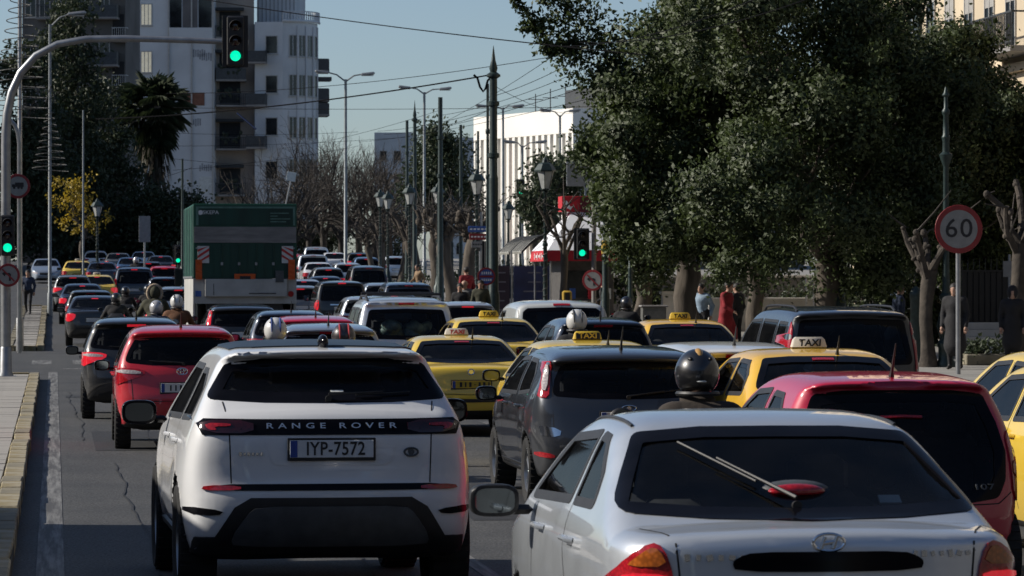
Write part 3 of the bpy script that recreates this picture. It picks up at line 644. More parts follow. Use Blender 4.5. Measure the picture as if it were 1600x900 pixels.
def leafy_tree(label, px, D, trunk_r, blobs, nclump, per, spread, size, m='leaf', seed=1, name='leafy_tree', trunk_h=None, lean=0, bark='bark', extra=None, dz=.15, boughs=None):
    r = np.random.default_rng(seed); g = on_ground(px, D, dz); t = thing(name, label, 'tree', g)
    B = [(np.array(c) - g, R_) for c, R_ in blobs]; top = np.mean([b[0] for b in B], 0); th = trunk_h or max(1.5, min(b[0][2] - b[1][2] * .6 for b in B))
    mb = MB(); k = 9; P = np.array([(lean * (i / 8) + math.sin(i * 1.3 + seed) * trunk_r * .25, math.cos(i * 1.1 + seed) * trunk_r * .2, th * i / 8) for i in range(k)]); R_ = trunk_r * np.array([1.45, 1.12, 1.0, .98, .95, .95, .98, 1.05, 1.0]); mb.tube(P, R_, 14)
    for c, rad in B:
        d = c - P[-1]; L_ = np.linalg.norm(d); Q = [P[-1] + d * f + np.array((0, 0, math.sin(f * 3.1) * .12 * L_)) + r.normal(size=3) * .05 * L_ * (0 < f < 1) for f in np.linspace(0, .9, 6)]
        mb.tube(Q, np.linspace(trunk_r * .55, trunk_r * .12, 6), 8); 
        for q in range(3): limb(mb, Q[2 + q], r.normal(size=3) + d / L_, max(rad) * .6, trunk_r * .22, 1, r, 2)
    mb.obj('trunk', M[bark], t, True)
    nr = None
    if boughs: C, nr = bough_points(B, *boughs[:3], r, *boughs[3:])
    else: C = clump_points(B, nclump, per, spread, r)
    if extra is not None: C = np.concatenate([C, extra - g]); q = r.normal(size=extra.shape); nr = np.concatenate([nr, q / np.linalg.norm(q, axis=1)[:, None]])
    leaves('crown', C, size, M[m], t, seed, out=nr); return t
# ---- the great evergreens on the right pavement
def spray(p0, p1, D, n, w, seed):
    r = np.random.default_rng(seed); a, b = at(p0[0], p0[1], D), at(p1[0], p1[1], D); f = r.random(n); return a + (b - a) * f[:, None] + r.normal(size=(n, 3)) * w * (1.15 - f[:, None])
ex = np.concatenate([spray((905, 120), (800, -6), 96, 900, .26, 1), spray((960, 60), (850, 78), 96, 1500, .30, 2), spray((930, 20), (835, -10), 96, 800, .3, 3), spray((960, 270), (905, 225), 96, 700, .3, 4), spray((905, 30), (812, 44), 96, 500, .2, 14)])
leafy_tree('largest glossy evergreen reaching over the road, its thick trunk behind the yellow taxi', 1073, 97, .30,
    [pxblob(1010, 90, 100, 97), pxblob(1005, 215, 82, 95), pxblob(1070, 330, 95, 95, rz=.85), pxblob(1080, 190, 115, 98), pxblob(1120, 50, 120, 97), pxblob(1130, 385, 75, 94, rz=.6), pxblob(1025, 340, 45, 95)],
    0, 0, 0, .135, seed=11, boughs=(50, 11, 180, .62, .20, 12000), extra=ex)
leafy_tree('dense dark evergreen with a wide crown behind the black people carrier', 1292, 92, .27,
    [pxblob(1215, 50, 130, 92), pxblob(1160, 20, 80, 93), pxblob(1300, 190, 150, 93), pxblob(1210, 330, 120, 90, rz=.9), pxblob(1330, 350, 130, 92, rz=.75), pxblob(1390, 120, 110, 94), pxblob(1250, 250, 120, 91)],
    0, 0, 0, .13, seed=12, boughs=(60, 11, 170, .62, .20, 16000))
leafy_tree('shadowy evergreen at the right edge behind the 60 sign', 1528, 104, .25,
    [pxblob(1440, 140, 95, 104), pxblob(1530, 225, 105, 104), pxblob(1430, 300, 110, 103), pxblob(1560, 330, 110, 105), pxblob(1620, 280, 100, 105), pxblob(1480, 390, 70, 104, rz=.6), pxblob(1478, 66, 48, 104), pxblob(1640, 390, 70, 104), pxblob(1505, 140, 78, 104), pxblob(1590, 205, 66, 103), pxblob(1570, 150, 34, 104)],
    0, 0, 0, .14, seed=13, boughs=(112, 11, 150, .60, .22, 30000))
leafy_tree('leafy evergreen behind the kiosk with its lower trunk beside the signal pole', 1005, 118, .26,
    [pxblob(1000, 290, 60, 118), pxblob(1010, 400, 42, 117), pxblob(950, 235, 45, 119), pxblob(1000, 350, 45, 116)], 150, 150, .28, .16, seed=14)
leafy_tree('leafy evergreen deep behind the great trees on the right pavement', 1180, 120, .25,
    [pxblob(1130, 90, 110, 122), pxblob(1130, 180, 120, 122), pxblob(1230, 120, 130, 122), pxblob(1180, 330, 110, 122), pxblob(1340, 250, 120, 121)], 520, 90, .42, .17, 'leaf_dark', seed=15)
leafy_tree('small bushy tree below the fin building, left of the kiosk roof', 835, 205, .22,
    [pxblob(835, 315, 24, 205), pxblob(868, 285, 28, 207), pxblob(850, 345, 26, 205), pxblob(905, 270, 30, 207), pxblob(850, 262, 14, 205)], 170, 50, .42, .26, 'leaf_far', seed=16)
leafy_tree('tall green tree between the trolley poles, beyond the bare trees', 690, 262, .4,
    [pxblob(672, 215, 26, 262), pxblob(690, 260, 42, 262), pxblob(705, 235, 22, 262), pxblob(668, 300, 38, 262), pxblob(715, 310, 36, 262)], 200, 55, .5, .30, 'leaf_far', seed=17)
# ---- shaded trees at the far left
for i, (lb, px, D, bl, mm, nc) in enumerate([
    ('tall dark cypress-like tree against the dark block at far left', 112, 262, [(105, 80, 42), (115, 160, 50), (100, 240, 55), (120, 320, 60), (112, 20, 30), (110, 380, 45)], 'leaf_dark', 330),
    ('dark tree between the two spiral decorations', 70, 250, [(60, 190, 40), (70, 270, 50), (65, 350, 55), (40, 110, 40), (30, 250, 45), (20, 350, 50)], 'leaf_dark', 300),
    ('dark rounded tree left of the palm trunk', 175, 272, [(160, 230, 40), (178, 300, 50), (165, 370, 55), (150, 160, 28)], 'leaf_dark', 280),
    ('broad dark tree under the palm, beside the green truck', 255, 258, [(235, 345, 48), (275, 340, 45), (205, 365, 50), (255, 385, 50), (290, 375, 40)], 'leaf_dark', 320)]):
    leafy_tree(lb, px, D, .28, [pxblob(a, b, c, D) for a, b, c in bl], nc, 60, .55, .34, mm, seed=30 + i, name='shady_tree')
leafy_tree('small tree with yellow autumn leaves behind the lantern at left', 128, 235, .16, [pxblob(105, 300, 26, 235), pxblob(135, 295, 22, 235), pxblob(118, 335, 28, 235), pxblob(150, 340, 18, 235), pxblob(150, 368, 14, 235)], 34, 34, .24, .24, 'leaf_yellow', seed=41, name='autumn_tree')
# ---- palm
def palm(label, px, D, py_top, rpx, seed, trunk_r=.35):
    g = on_ground(px, D, .1); t = thing('palm_tree', label, 'tree', g); r = np.random.default_rng(seed); top = at(px, py_top, D) - g; R_ = rpx * D / F
    mb = MB(); zz = np.linspace(0, top[2], 26); mb.tube([(math.sin(z * .2) * .15, 0, z) for z in zz], [trunk_r * (1.25 if i < 2 else 1 + .10 * (i % 2)) for i in range(26)], 12); mb.obj('trunk', M['bark'], t, True)
    V, T, n = [], [], 0; k = 0
    for f in range(100):
        a = r.uniform(0, 2 * math.pi); el = math.radians(r.uniform(-75, 80)); skirt = el < -.35; dr = np.array((math.cos(a) * math.cos(el), math.sin(a) * math.cos(el), math.sin(el))); L_ = R_ * r.uniform(.75, 1.08) * (.8 if skirt else 1)
        P0 = top + np.array((0, 0, -.2 if not skirt else -r.uniform(.3, 1.8))); st = P0 + dr * L_ * .45; sd = np.cross(dr, (0, 0, 1)); sd /= np.linalg.norm(sd) + 1e-9; upv = np.cross(sd, dr)
        V += [P0 + sd * .03, P0 - sd * .03, st]; T.append((n, n + 1, n + 2)); n += 3
        for q in range(17):         # fingers of the fan, tips hanging
            th = math.radians(-72 + 9 * q); e = dr * math.cos(th) + sd * math.sin(th); ln = L_ * .62 * (1 - .25 * abs(th)); m1 = st + e * ln * .55 + upv * .05; tip = st + e * ln + np.array((0, 0, -ln * r.uniform(.18, .5)))
            wv = np.cross(e, upv) * .055; V += [st, m1 + wv, tip, m1 - wv]; T += [(n, n + 1, n + 2), (n, n + 2, n + 3)]; n += 4
    link('crown', mesh_np('crown', np.array(V), np.array(T), M['leaf_dark'], smooth=False), t)
    sk = MB()
    for i in range(420):        # hanging dead leaves round the upper trunk
        a = r.uniform(0, 2 * math.pi); z = top[2] - r.uniform(.4, 6.4); rr_ = trunk_r * r.uniform(1.0, 3.6); p = np.array((math.cos(a) * rr_, math.sin(a) * rr_, z)); sd = np.array((-math.sin(a), math.cos(a), 0)) * .12
        sk.add([p + sd, p - sd, p + np.array((math.cos(a) * .25, math.sin(a) * .25, -r.uniform(.7, 1.4)))], [(0, 1, 2)])
    tag(sk.obj('dead_leaves', mat('dead palm leaf', (.045, .038, .025), .9, var=.4), t), kind='stuff')
palm('tall fan palm with a shaggy trunk in front of the pale tower', 240, 284, 166, 72, 5)
palm('small fan palm in front of the fin building', 853, 225, 272, 20, 6, .2)
# ---- bare trees at the head of the road
for i, (px, D, h, rad, lb) in enumerate([(458, 268, 9.2, .22, 'bare tree left of the tall double lamp, against the tower corner'), (505, 275, 10.4, .25, 'bare tree just left of the tall double lamp post'), (560, 272, 10.6, .25, 'bare tree right of the tall double lamp post'), (608, 280, 10.2, .24, 'bare tree beside the green tree at the head of the road'), (482, 290, 9.4, .22, 'bare tree between the two taller bare trees left of the double lamp'), (585, 292, 10.4, .22, 'bare tree behind the pair of far lanterns'), (532, 286, 9.8, .2, 'bare tree directly behind the tall double lamp post'), (418, 262, 7.6, .20, 'low bare tree rising behind the green truck'), (640, 300, 9.8, .22, 'thin bare tree among the trolley poles')]):
    g = on_ground(px, D); t = thing('bare_tree', lb, 'tree', g); r = np.random.default_rng(50 + i); mb = MB(); mb.tube([(0, 0, -.1), (.05, 0, h * .12), (0, .05, h * .26)], [rad * 1.3, rad, rad * .9], 9); mb.obj('trunk', M['twig'], t, True)
    br = MB()
    for k in range(8): a = k * 1.26 + r.random(); limb(br, (0, .05, h * (.17 + .012 * k)), (math.cos(a) * .85, math.sin(a) * .85, .9), h * .27, rad * .52, 5, r, 3, .38, .009, None, 4, .10)
    br.obj('branches', M['twig'], t)
# ---- pruned street trees with knobbly heads
def pollard(label, px, D, h, rad, seed, lean=0.0, shoots=26, dz=.15, bark='bark_pale'):
    r = np.random.default_rng(seed); g = on_ground(px, D, dz); t = thing('pruned_tree', label, 'tree', g); mb = MB()
    P = [np.array((lean * f * h + math.sin(f * 5 + seed) * rad * .35, math.cos(f * 4 + seed) * rad * .3, f * h * .62)) for f in np.linspace(0, 1, 9)]; mb.tube(P, rad * np.array([1.5, 1.15, 1, .95, 1.0, .95, 1.05, 1.15, 1.0]), 11)
    heads = []
    for k in range(7):
        a = k * 1.26 + r.random(); d = np.array((math.cos(a) * .65, math.sin(a) * .55, 1)); d /= np.linalg.norm(d); L_ = h * .38 * r.uniform(.6, 1.1); Q = [P[-1 - (k % 2)] + d * L_ * f + r.normal(size=3) * rad * .25 * (f > 0) for f in np.linspace(0, 1, 5)]
        mb.tube(Q, rad * np.array([.62, .5, .42, .46, .36]), 8); heads.append(Q[-1]); heads.append(Q[2])
        for q in range(4): mb.ell(Q[1 + q] + r.normal(size=3) * rad * .25, rad * r.uniform(.32, .55) * np.array((1, 1, r.uniform(.7, 1.3))), 8, 6)
    mb.obj('trunk', M[bark], t, True); sh_ = MB()
    for k in range(shoots):
        p = heads[r.integers(len(heads))] + r.normal(size=3) * rad * .3; d = r.normal(size=3) * .7 + np.array((0, 0, .7)); L_ = h * r.uniform(.04, .17); sh_.tube([p, p + d * L_ * .5, p + d * L_ + r.normal(size=3) * .06], [.030, .020, .01], 4)
    sh_.obj('shoots', M['twig'], t)
for i, (px, D, h, rad, lb) in enumerate([(603, 205, 3.7, .20, 'thin pruned tree leftmost of the row at the right kerb'), (628, 196, 3.9, .24, 'leaning pruned tree second from the left in the kerb row'), (652, 190, 4.1, .26, 'pruned tree beside the dark lamp post in the kerb row'), (677, 178, 4.4, .30, 'thick pruned tree in the middle of the kerb row'), (706, 168, 4.4, .30, 'knobbly pruned tree above the silver car'), (733, 160, 4.5, .30, 'pruned tree rightmost of the row, beside the direction signs'), (590, 212, 3.2, .16, 'slim pale pruned trunk leaning at the far end of the row')]):
    pollard(lb, px, D, h, rad, 60 + i, lean=(-.10, .06, -.08, .05, -.07, .03, -.2)[i], shoots=150, bark='bark')
pollard('pruned tree with upright stubs in front of the ornate lamp post', 1447, 84, 3.4, .15, 71, .02, 12)
pollard('gnarled pruned tree cut by the right edge', 1592, 86, 4.4, .17, 72, .0, 14)
pollard('dark gnarled trunk behind the signal pole beside the kiosk', 880, 126, 4.3, .115, 73, .0, 40, bark='bark')
# ---- low planting on the right pavement
q = clump_points([(np.array((0, 0, .28)), (.5, .4, .25))], 26, 30, .12, np.random.default_rng(8))
pl = thing('planter', 'stone planter with a tufted green plant on the steps at right', 'planter', on_ground(1542, 86, .15)); MB().box((0, 0, .12), (1.1, .7, .26), bev=.03).obj('trough', M['kerb_stone'], pl); tag(leaves('plant', q, .13, M['leaf_far'], pl, 9), kind='stuff')
# ================================================================ street furniture
M['black_metal'] = mat('black signal housing', (.012, .012, .013), .45, var=.3); M['sign_red'] = mat('sign red', (.22, .012, .016), .5, var=.2); M['sign_white_'] = mat('sign white', (.24, .24, .236), .55, var=.15); M['sign_blue'] = mat('sign blue', (.03, .09, .32), .4, var=.15); M['sign_back'] = mat('sign back', (.22, .24, .26), .4, .6, var=.15)
M['green_light'] = lamp_mat('green signal light', (.0, .5, .28), 1.0, (.0, 1.0, .52)); M['dark_lens'] = lamp_mat('unlit signal lens', (.02, .006, .006)); M['lantern_glass'] = mat('frosted lantern glass', (.45, .46, .44), .25, var=.2, scale=5); M['wire'] = mat('black cable', (.005, .005, .006), .95, spec=.05); M['led_wire'] = mat('bare light string', (.09, .09, .085), .7)
M['yellow_box'] = mat('yellow post', (.42, .27, .03), .5, var=.2)
def signal_head(parent, loc, k=1.0, lit=2, back=True, face=0.0):
    """three-lens head facing the camera, origin at its middle"""
    o = MB().box((0, 0, 0), (.34 * k, .20 * k, 1.0 * k), bev=.03).obj('signal_head', M['black_metal'], parent, True, loc); o.rotation_euler = (0, 0, face)
    if back: MB().box((0, .06 * k, 0), (.52 * k, .02, 1.04 * k), bev=.02).obj('backboard', M['black_metal'], o)
    for i, z in enumerate((.30, 0, -.30)):
        MB().lathe([(.001, -.02), (.07 * k, -.018), (.105 * k, 0), (.115 * k, .03)], 20, (0, -.10 * k, z * k), 'y').obj('lens', M['green_light'] if i == lit else M['dark_lens'], o, True)
        V = MB(); a = np.linspace(-.35, math.pi + .35, 15); n = 15; P0 = np.c_[np.cos(a) * .125 * k, np.full(n, -.10 * k), z * k + np.sin(a) * .125 * k]; P1 = P0 * (1, 1, 1) + (0, -.17 * k, -.02 * k); V.add(np.concatenate([P0, P1, P1 * (1, 1, 1)]), [(i, i + 1, n + i + 1, n + i) for i in range(n - 1)]); V.obj('visor', M['black_metal'], o, True)
    return o
def disc_sign(label, px, py, D, rad, face, face_build=None, pole=None, pole_mat='steel', rim='sign_red', name='road_sign', rot=0.0, pr=.04):
    c = at(px, py, D); z0 = (float(gz(c[1])) + .15) if pole else c[2]; t = thing(name, label, 'road sign', (c[0], c[1], z0), rot)
    h = c[2] - z0
    MB().lathe([(.001, .012), (rad, .012), (rad * 1.01, 0), (rad, -.010), (rad * .80, -.012), (rad * .79, -.006), (.001, -.006)], 36, (0, 0, h), 'y').obj('sign_plate', M[rim], t)
    MB().lathe([(.001, -.011), (rad * .795, -.011), (rad * .80, -.006)], 36, (0, 0, h), 'y').obj('sign_face', M[face], t)
    if face_build: face_build(t, h, rad)
    if pole: MB().tube([(0, .05, 0), (0, .05, h + rad * .6)], pr, 10).obj('post', M[pole_mat], t, True); MB().box((0, .03, h), (.10, .06, .05)).obj('bracket', M['steel'], t)
    return t
def letters(t, txt, h, size, m='ink', y=-.014, **kw): link('lettering', text_mesh(txt, size, M[m], **kw), t, (0, y, h), FACE)
# mast arm with the hanging signal
D = 77; g = on_ground(9, D, .10); t = thing('mast_arm_signal', 'grey mast with a long arm carrying the hanging green signal at upper left', 'traffic light', g)
pts = [(9, 590), (9, 400), (9, 215), (11, 178), (18, 145), (32, 114), (56, 87), (90, 69), (135, 61), (190, 60), (270, 62), (350, 65), (388, 67)]
P = [at(x, y, D) - g for x, y in pts]; P[0] = np.array((0, 0, 0.)); MB().tube(P, [.10, .10, .095, .09, .085, .08, .075, .07, .068, .066, .062, .055, .05], 12).obj('mast', M['steel'], t, True)
MB().lathe([(.16, 0), (.16, .04), (.125, .12), (.11, .6), (.10, .62)], 16).obj('mast_base', M['steel'], t, True); MB().box((0, 0, .02), (.42, .42, .04), bev=.01).obj('base_plate', M['steel'], t)
signal_head(t, at(367, 65, D) - g - (0, .14, 0), 1.0); signal_head(t, at(12, 368, D) - g - (0, .2, 0), .82, back=False)
MB().tube([at(8, 345, D) - g, at(8, 345, D) - g - (0, .2, 0)], .03, 6).obj('bracket', M['black_metal'], t)
def no_left(t, h, r):
    b = MB(); b.box((r * .14, -.014, h - r * .18), (r * .17, .004, r * .62)); b.box((-r * .10, -.0145, h + r * .12), (r * .5, .004, r * .16)); b.add([(-r * .56, -.0155, h + r * .12), (-r * .28, -.0155, h + r * .36), (-r * .28, -.0155, h - r * .12)], [(0, 2, 1)]); b.obj('arrow', M['ink'], t)
    MB().box((0, -.018, h), (r * 1.5, .004, r * .13), Matrix.Rotation(.785, 3, 'Y')).obj('slash', M['sign_red'], t)
disc_sign('no left turn sign on the mast under its small green signal', 13, 430, 76.7, .23, 'sign_white_', no_left)
# thin curved pole with the no-lorries sign
D = 104; g = on_ground(30, D, 0); t = thing('curved_pole', 'thin pole with a hooked top beside the mast', 'pole', g); P = [at(x, y, D) - g for x, y in ((30, 520), (30, 300), (30, 225), (28, 208), (23, 195), (15, 187))]; P[0][2] = 0; MB().tube(P, .055, 8).obj('pole', M['steel'], t, True)
def lorry(t, h, r):
    b = MB(); b.box((r * .12, -.014, h + r * .12), (r * .70, .004, r * .36)); b.box((-r * .36, -.0145, h + r * .04), (r * .24, .004, r * .22)); b.obj('lorry_symbol', M['ink'], t)
    for x in (-.3, .05, .3): MB().lathe([(.001, 0), (r * .11, 0)], 12, (r * x, -.0145, h - r * .12), 'y').obj('symbol_wheel', M['ink'], t)
disc_sign('round sign with a black lorry symbol on the thin hooked pole', 28, 291, 103.8, .33, 'sign_white_', lorry)
# lamp poles with wire spiral decorations
def spiral(label, px, D, y0, y1, r0, r1, turns):
    c = at(px, y1, D); t = thing('wire_spiral', label, 'decoration', c); n = turns * 18; f = np.linspace(0, 1, n); a = f * turns * 2 * math.pi; s_ = D / F; h = (y1 - y0) * s_; rad = (r1 + (r0 - r1) * f) * s_
    MB().tube(np.c_[np.cos(a) * rad, np.sin(a) * rad, f * h], .014, 5).obj('spiral', M['led_wire'], t); MB().tube([(0, 0, 0), (0, 0, h)], .02, 5).obj('stay', M['led_wire'], t)
def lamp_pole(label, px, D, ytop, rad, arms=(), m='grey_pole', dz=0.0, head=None):
    g = on_ground(px, D, dz); t = thing('street_lamp', label, 'street lamp', g); top = at(px, ytop, D) - g; MB().tube([(0, 0, 0), (0, 0, .9), (0, 0, .95), top], [rad * 1.5, rad * 1.4, rad, rad * .75], 10).obj('pole', M[m], t, True)
    for (ex, ey) in arms:
        e = at(ex, ey, D) - g; v = e - top; MB().tube([top - (0, 0, .12), top + v * .5 + (0, 0, .06), e], [rad * .5, rad * .45, rad * .4], 6).obj('arm', M[m], t); sg = np.sign(v[0]); hd = MB().box((0, 0, 0), (.75, .30, .16), Matrix.Rotation(-.12 * sg, 3, 'Y'), bev=.06).obj('lamp_head', M['steel'], t, True, e + np.array((.3 * sg, 0, .02))); MB().box((sg * .05, 0, -.09), (.5, .22, .04), bev=.015).obj('lamp_glass', M['lantern_glass'], hd)
    return t
lamp_pole('tall pole wound with the larger wire spiral at the left edge', 31, 106, -60, .075, m='steel')
spiral('larger wire spiral decoration around the left edge pole', 31, 106, -40, 185, 8, 48, 14)
lamp_pole('left lamp post with one arm, above the smaller wire spiral', 78, 152, 38, .075, [(108, 22)])
spiral('smaller wire spiral decoration low on the single arm lamp post', 78, 152, 175, 268, 5, 29, 9)
c = at(79, 148, 151.6); st = thing('wire_star', 'wire star decoration above the smaller spiral', 'decoration', c); s_ = 151.6 / F; pts = [(math.sin(i * 2.513) * 14 * s_, 0, math.cos(i * 2.513) * 14 * s_) for i in range(6)]; MB().tube(pts, .022, 5).obj('star', M['led_wire'], st)
lamp_pole('tall lamp post with two arms beside the bare trees', 540, 205, 124, .10, [(512, 113), (566, 116)], dz=.0)
lamp_pole('second tall two-armed lamp post farther up, by the green tree', 663, 228, 144, .10, [(640, 137), (688, 139)], dz=.15)
lamp_pole('two-armed lamp post before the left end of the fin building', 786, 236, 168, .09, [(760, 166), (802, 166)], dz=.15)
lamp_pole('two-armed lamp post before the right end of the fin building', 875, 232, 180, .09, [(860, 173), (890, 173)], dz=.15)
lamp_pole('lower two-armed lamp post before the middle of the fin building', 816, 240, 228, .09, [(803, 222), (838, 222)], dz=.15)
lamp_pole('slim grey pole in front of the dark rounded tree', 130, 176, 172, .05)
lamp_pole('slim dark pole left of the green truck', 285, 150, 248, .06, m='iron')
# green trolley poles
def trolley(label, px, D, ytop, rad, finial=False, m='iron', dz=.15):
    g = on_ground(px, D, dz); t = thing('trolley_pole', label, 'pole', g); h = at(px, ytop, D)[2] - g[2]; MB().lathe([(rad * 1.7, 0), (rad * 1.7, .25), (rad * 1.35, .4), (rad * 1.3, 1.3), (rad * 1.05, 1.4), (rad * 1.0, h * .55), (rad * .98, h * .55 + .02), (rad * .85, h * .56), (rad * .80, h - (.9 if finial else 0)), (.001, h - (.9 if finial else 0))], 14).obj('pole', M[m], t, True)
    if finial: MB().lathe([(rad * .8, h - .92), (rad * 1.5, h - .86), (rad * 1.5, h - .80), (rad * .7, h - .72), (rad * .9, h - .6), (rad * .45, h - .35), (.005, h + .1)], 12).obj('finial', M[m], t, True)
    for k in (.62, .8): MB().lathe([(rad * 1.0, h * k), (rad * 1.25, h * k + .02), (rad * 1.25, h * k + .14), (rad * 1.0, h * k + .16)], 12).obj('collar', M[m], t, True)
trolley('thickest trolley pole with a pointed finial, left of the fin building', 771, 118, 76, .145, True)
trolley('thin dark pole touching the thickest trolley pole', 762, 121, 131, .055)
trolley('flat-topped trolley pole over the middle of the pruned trees', 688, 158, 152, .115)
trolley('trolley pole with finial nearest the green tree', 648, 182, 160, .10, True)
trolley('short trolley pole left of the finial pole by the green tree', 636, 190, 188, .09)
trolley('trolley pole between the flat-topped and the thickest ones', 720, 176, 195, .085)
trolley('thin trolley pole in front of the left fins of the white building', 747, 192, 205, .075)
trolley('thick blue green pole rising through the dark crown at right', 1312, 96, -50, .135)
trolley('blue green pole at the top right in front of the cream building', 1436, 108, -40, .12)
trolley('dark green pole with a yellow band beside the kiosk signal', 946, 119, 300, .10); q = MB().lathe([(.125, 2.55), (.128, 2.56), (.128, 2.95), (.125, 2.96)], 14, on_ground(946, 119, .15)).obj('yellow_band', M['yellow_box'], bpy.data.objects['trolley_pole.009'] if 'trolley_pole.009' in bpy.data.objects else None)
if q.parent: q.location = -q.parent.location
trolley('dark slim pole with string lights under the big tree', 985, 116, 330, .07)
# lantern posts
def lantern(label, px, D, ytop, k=1.0, wrap=True, dz=.15):
    g = on_ground(px, D, dz); t = thing('lantern_post', label, 'street lamp', g); h = at(px, ytop, D)[2] - g[2]; H0 = h - .95 * k
    MB().lathe([(.30, 0), (.30, .12), (.22, .2), (.20, .55), (.13, .65), (.11, .9), (.075, 1.0), (.065, H0 * .6), (.09, H0 * .6 + .03), (.09, H0 * .6 + .10), (.055, H0 * .6 + .14), (.05, H0 - .12), (.10, H0 - .06), (.04, H0)], 14).obj('post', M['iron'], t, True)
    hd = MB().lathe([(.12 * k, H0), (.15 * k, H0 + .04), (.13 * k, H0 + .06)], 8).obj('lantern', M['iron'], t)
    a = np.arange(6) / 6 * 2 * math.pi + .3; V = np.concatenate([np.c_[np.cos(a) * .14 * k, np.sin(a) * .14 * k, np.full(6, H0 + .06)], np.c_[np.cos(a) * .27 * k, np.sin(a) * .27 * k, np.full(6, H0 + .56 * k)]])
    MB().add(V, [(i, (i + 1) % 6, 6 + (i + 1) % 6, 6 + i) for i in range(6)]).obj('glass', M['lantern_glass'], hd); b = MB()
    for i in range(6): b.tube([V[i], V[6 + i]], .014, 4)
    b.obj('glazing_bars', M['iron'], hd); MB().lathe([(.33 * k, H0 + .55 * k), (.33 * k, H0 + .60 * k), (.20 * k, H0 + .78 * k), (.10 * k, H0 + .82 * k), (.08 * k, H0 + .9 * k), (.005, H0 + 1.0 * k)], 6).obj('roof', M['iron'], hd)
    if wrap:
        f = np.linspace(0, 1, 160); aa = f * 2 * math.pi * 15; MB().tube(np.c_[np.cos(aa) * .085, np.sin(aa) * .085, 1.0 + f * (H0 - 1.2)], .014, 4).obj('light_string', M['led_wire'], t)
lantern('large lantern post in front of the bus shelter and bushy tree', 852, 126, 247, 1.12)
lantern('lantern post left of the thickest trolley pole', 745, 150, 266, 1.05)
lantern('lantern post by the direction signs with a dark cap', 794, 178, 315, .9, False)
lantern('lantern post beside the pair at the far kerb, nearest the finial pole', 640, 172, 288, 1.0)
lantern('lantern post behind the middle pruned trees', 684, 176, 287, 1.0)
lantern('left lantern post of the far pair at the kerb', 594, 200, 296, 1.0)
lantern('right lantern post of the far pair at the kerb', 606, 196, 299, 1.0)
lantern('lantern post just right of the middle one behind the pruned trees', 706, 190, 306, .95)
lantern('small lantern post on the left before the yellow leaved tree', 152, 200, 311, 1.0, True, 0)
# ornate post, lantern off the top
g = on_ground(1478, 84, .15); t = thing('ornate_lamp_post', 'ornate dark green cast lamp post left of the 60 sign', 'street lamp', g); h = at(1478, 136, 84)[2] - g[2]
MB().lathe([(.21, 0), (.21, .10), (.17, .16), (.17, .42), (.20, .46), (.20, .52), (.12, .60), (.11, .70), (.17, .80), (.18, .95), (.12, 1.2), (.09, 1.42), (.15, 1.50), (.15, 1.56), (.09, 1.62), (.075, 2.2), (.065, 3.2), (.06, h - 1.75), (.075, h - 1.7), (.13, h - 1.55), (.15, h - 1.48), (.08, h - 1.42), (.075, h - 1.2), (.10, h - 1.1), (.07, h - 1.05), (.06, h - .62), (.09, h - .58), (.09, h - .52), (.05, h - .46), (.045, h - .22), (.09, h - .18), (.05, h - .12), (.02, h)], 16).obj('post', M['iron'], t, True)
for k in range(8): a = k * math.pi / 4; MB().tube([(math.cos(a) * .125, math.sin(a) * .125, .62), (math.cos(a) * .19, math.sin(a) * .19, .9), (math.cos(a) * .12, math.sin(a) * .12, 1.22)], [.012, .02, .01], 5).obj('flute', M['iron'], t, True)
disc_sign('round 60 speed limit sign with red rim at right', 1498, 358, 78, .49, 'sign_white_', lambda t, h, r: letters(t, '60', h, r * 1.10, bold=.003, sx=1.05, spacing=1.1), True, rim='sign_red', pr=.05)
bpy.data.objects['lettering'].name = 'lettering'
# signs and signals by the kiosk
g = on_ground(928, 121, .15); t = thing('traffic_light', 'green traffic light on a pale post beside the red and white kiosk', 'traffic light', g); MB().tube([(0, 0, 0), (0, 0, 4.1)], .075, 10).obj('post', M['concrete'], t, True); signal_head(t, at(909, 381, 121) - g, .95, back=True); MB().tube([at(909, 362, 121) - g + (0, .1, 0), (0, 0, at(909, 362, 121)[2] - g[2])], .03, 6).obj('bracket', M['black_metal'], t)
disc_sign('no right turn sign on the pale post below the kiosk signal', 926, 438, 120.5, .33, 'sign_white_', no_left, rot=-.35)
g = on_ground(813, 215, .15); t = thing('traffic_light', 'small distant green traffic light before the fins', 'traffic light', g); MB().tube([(0, 0, 0), (0, 0, at(813, 285, 215)[2] - g[2])], .07, 8).obj('post', M['iron'], t); signal_head(t, at(813, 293, 215) - g - (0, .15, 0), .9)
g = on_ground(279, 160, 0); t = thing('traffic_light', 'small green traffic light on a short post left of the truck', 'traffic light', g); MB().tube([(0, 0, 0), (0, 0, 2.9)], .06, 8).obj('post', M['iron'], t); signal_head(t, at(278, 398, 160) - g - (0, .15, 0), .8)
g = on_ground(770, 124, .15); t = thing('traffic_light', 'dark traffic light seen unlit beside the bus shelter', 'traffic light', g); MB().tube([(0, 0, 0), (0, 0, 3.6)], .06, 8).obj('post', M['iron'], t); signal_head(t, at(764, 398, 124) - g, .85, lit=9)
def no_stop(t, h, r):
    MB().box((0, -.016, h), (r * 1.5, .004, r * .22), Matrix.Rotation(0, 3, 'Y')).obj('bar', M['sign_red'], t); q = MB(); rr = random.Random(2)
    for i in range(5): q.box(((i - 2) * r * .24, -.0165, h + r * .38), (r * .14, .004, r * .3)); q.box(((i - 2) * r * .24, -.0165, h - r * .38), (r * .16, .004, r * .26))
    q.obj('symbols', M['white_ink'], t)
disc_sign('round red and blue traffic sign on a white post left of the bus shelter', 760, 432, 116, .27, 'sign_blue', no_stop, True, 'sign_white_', pr=.05)
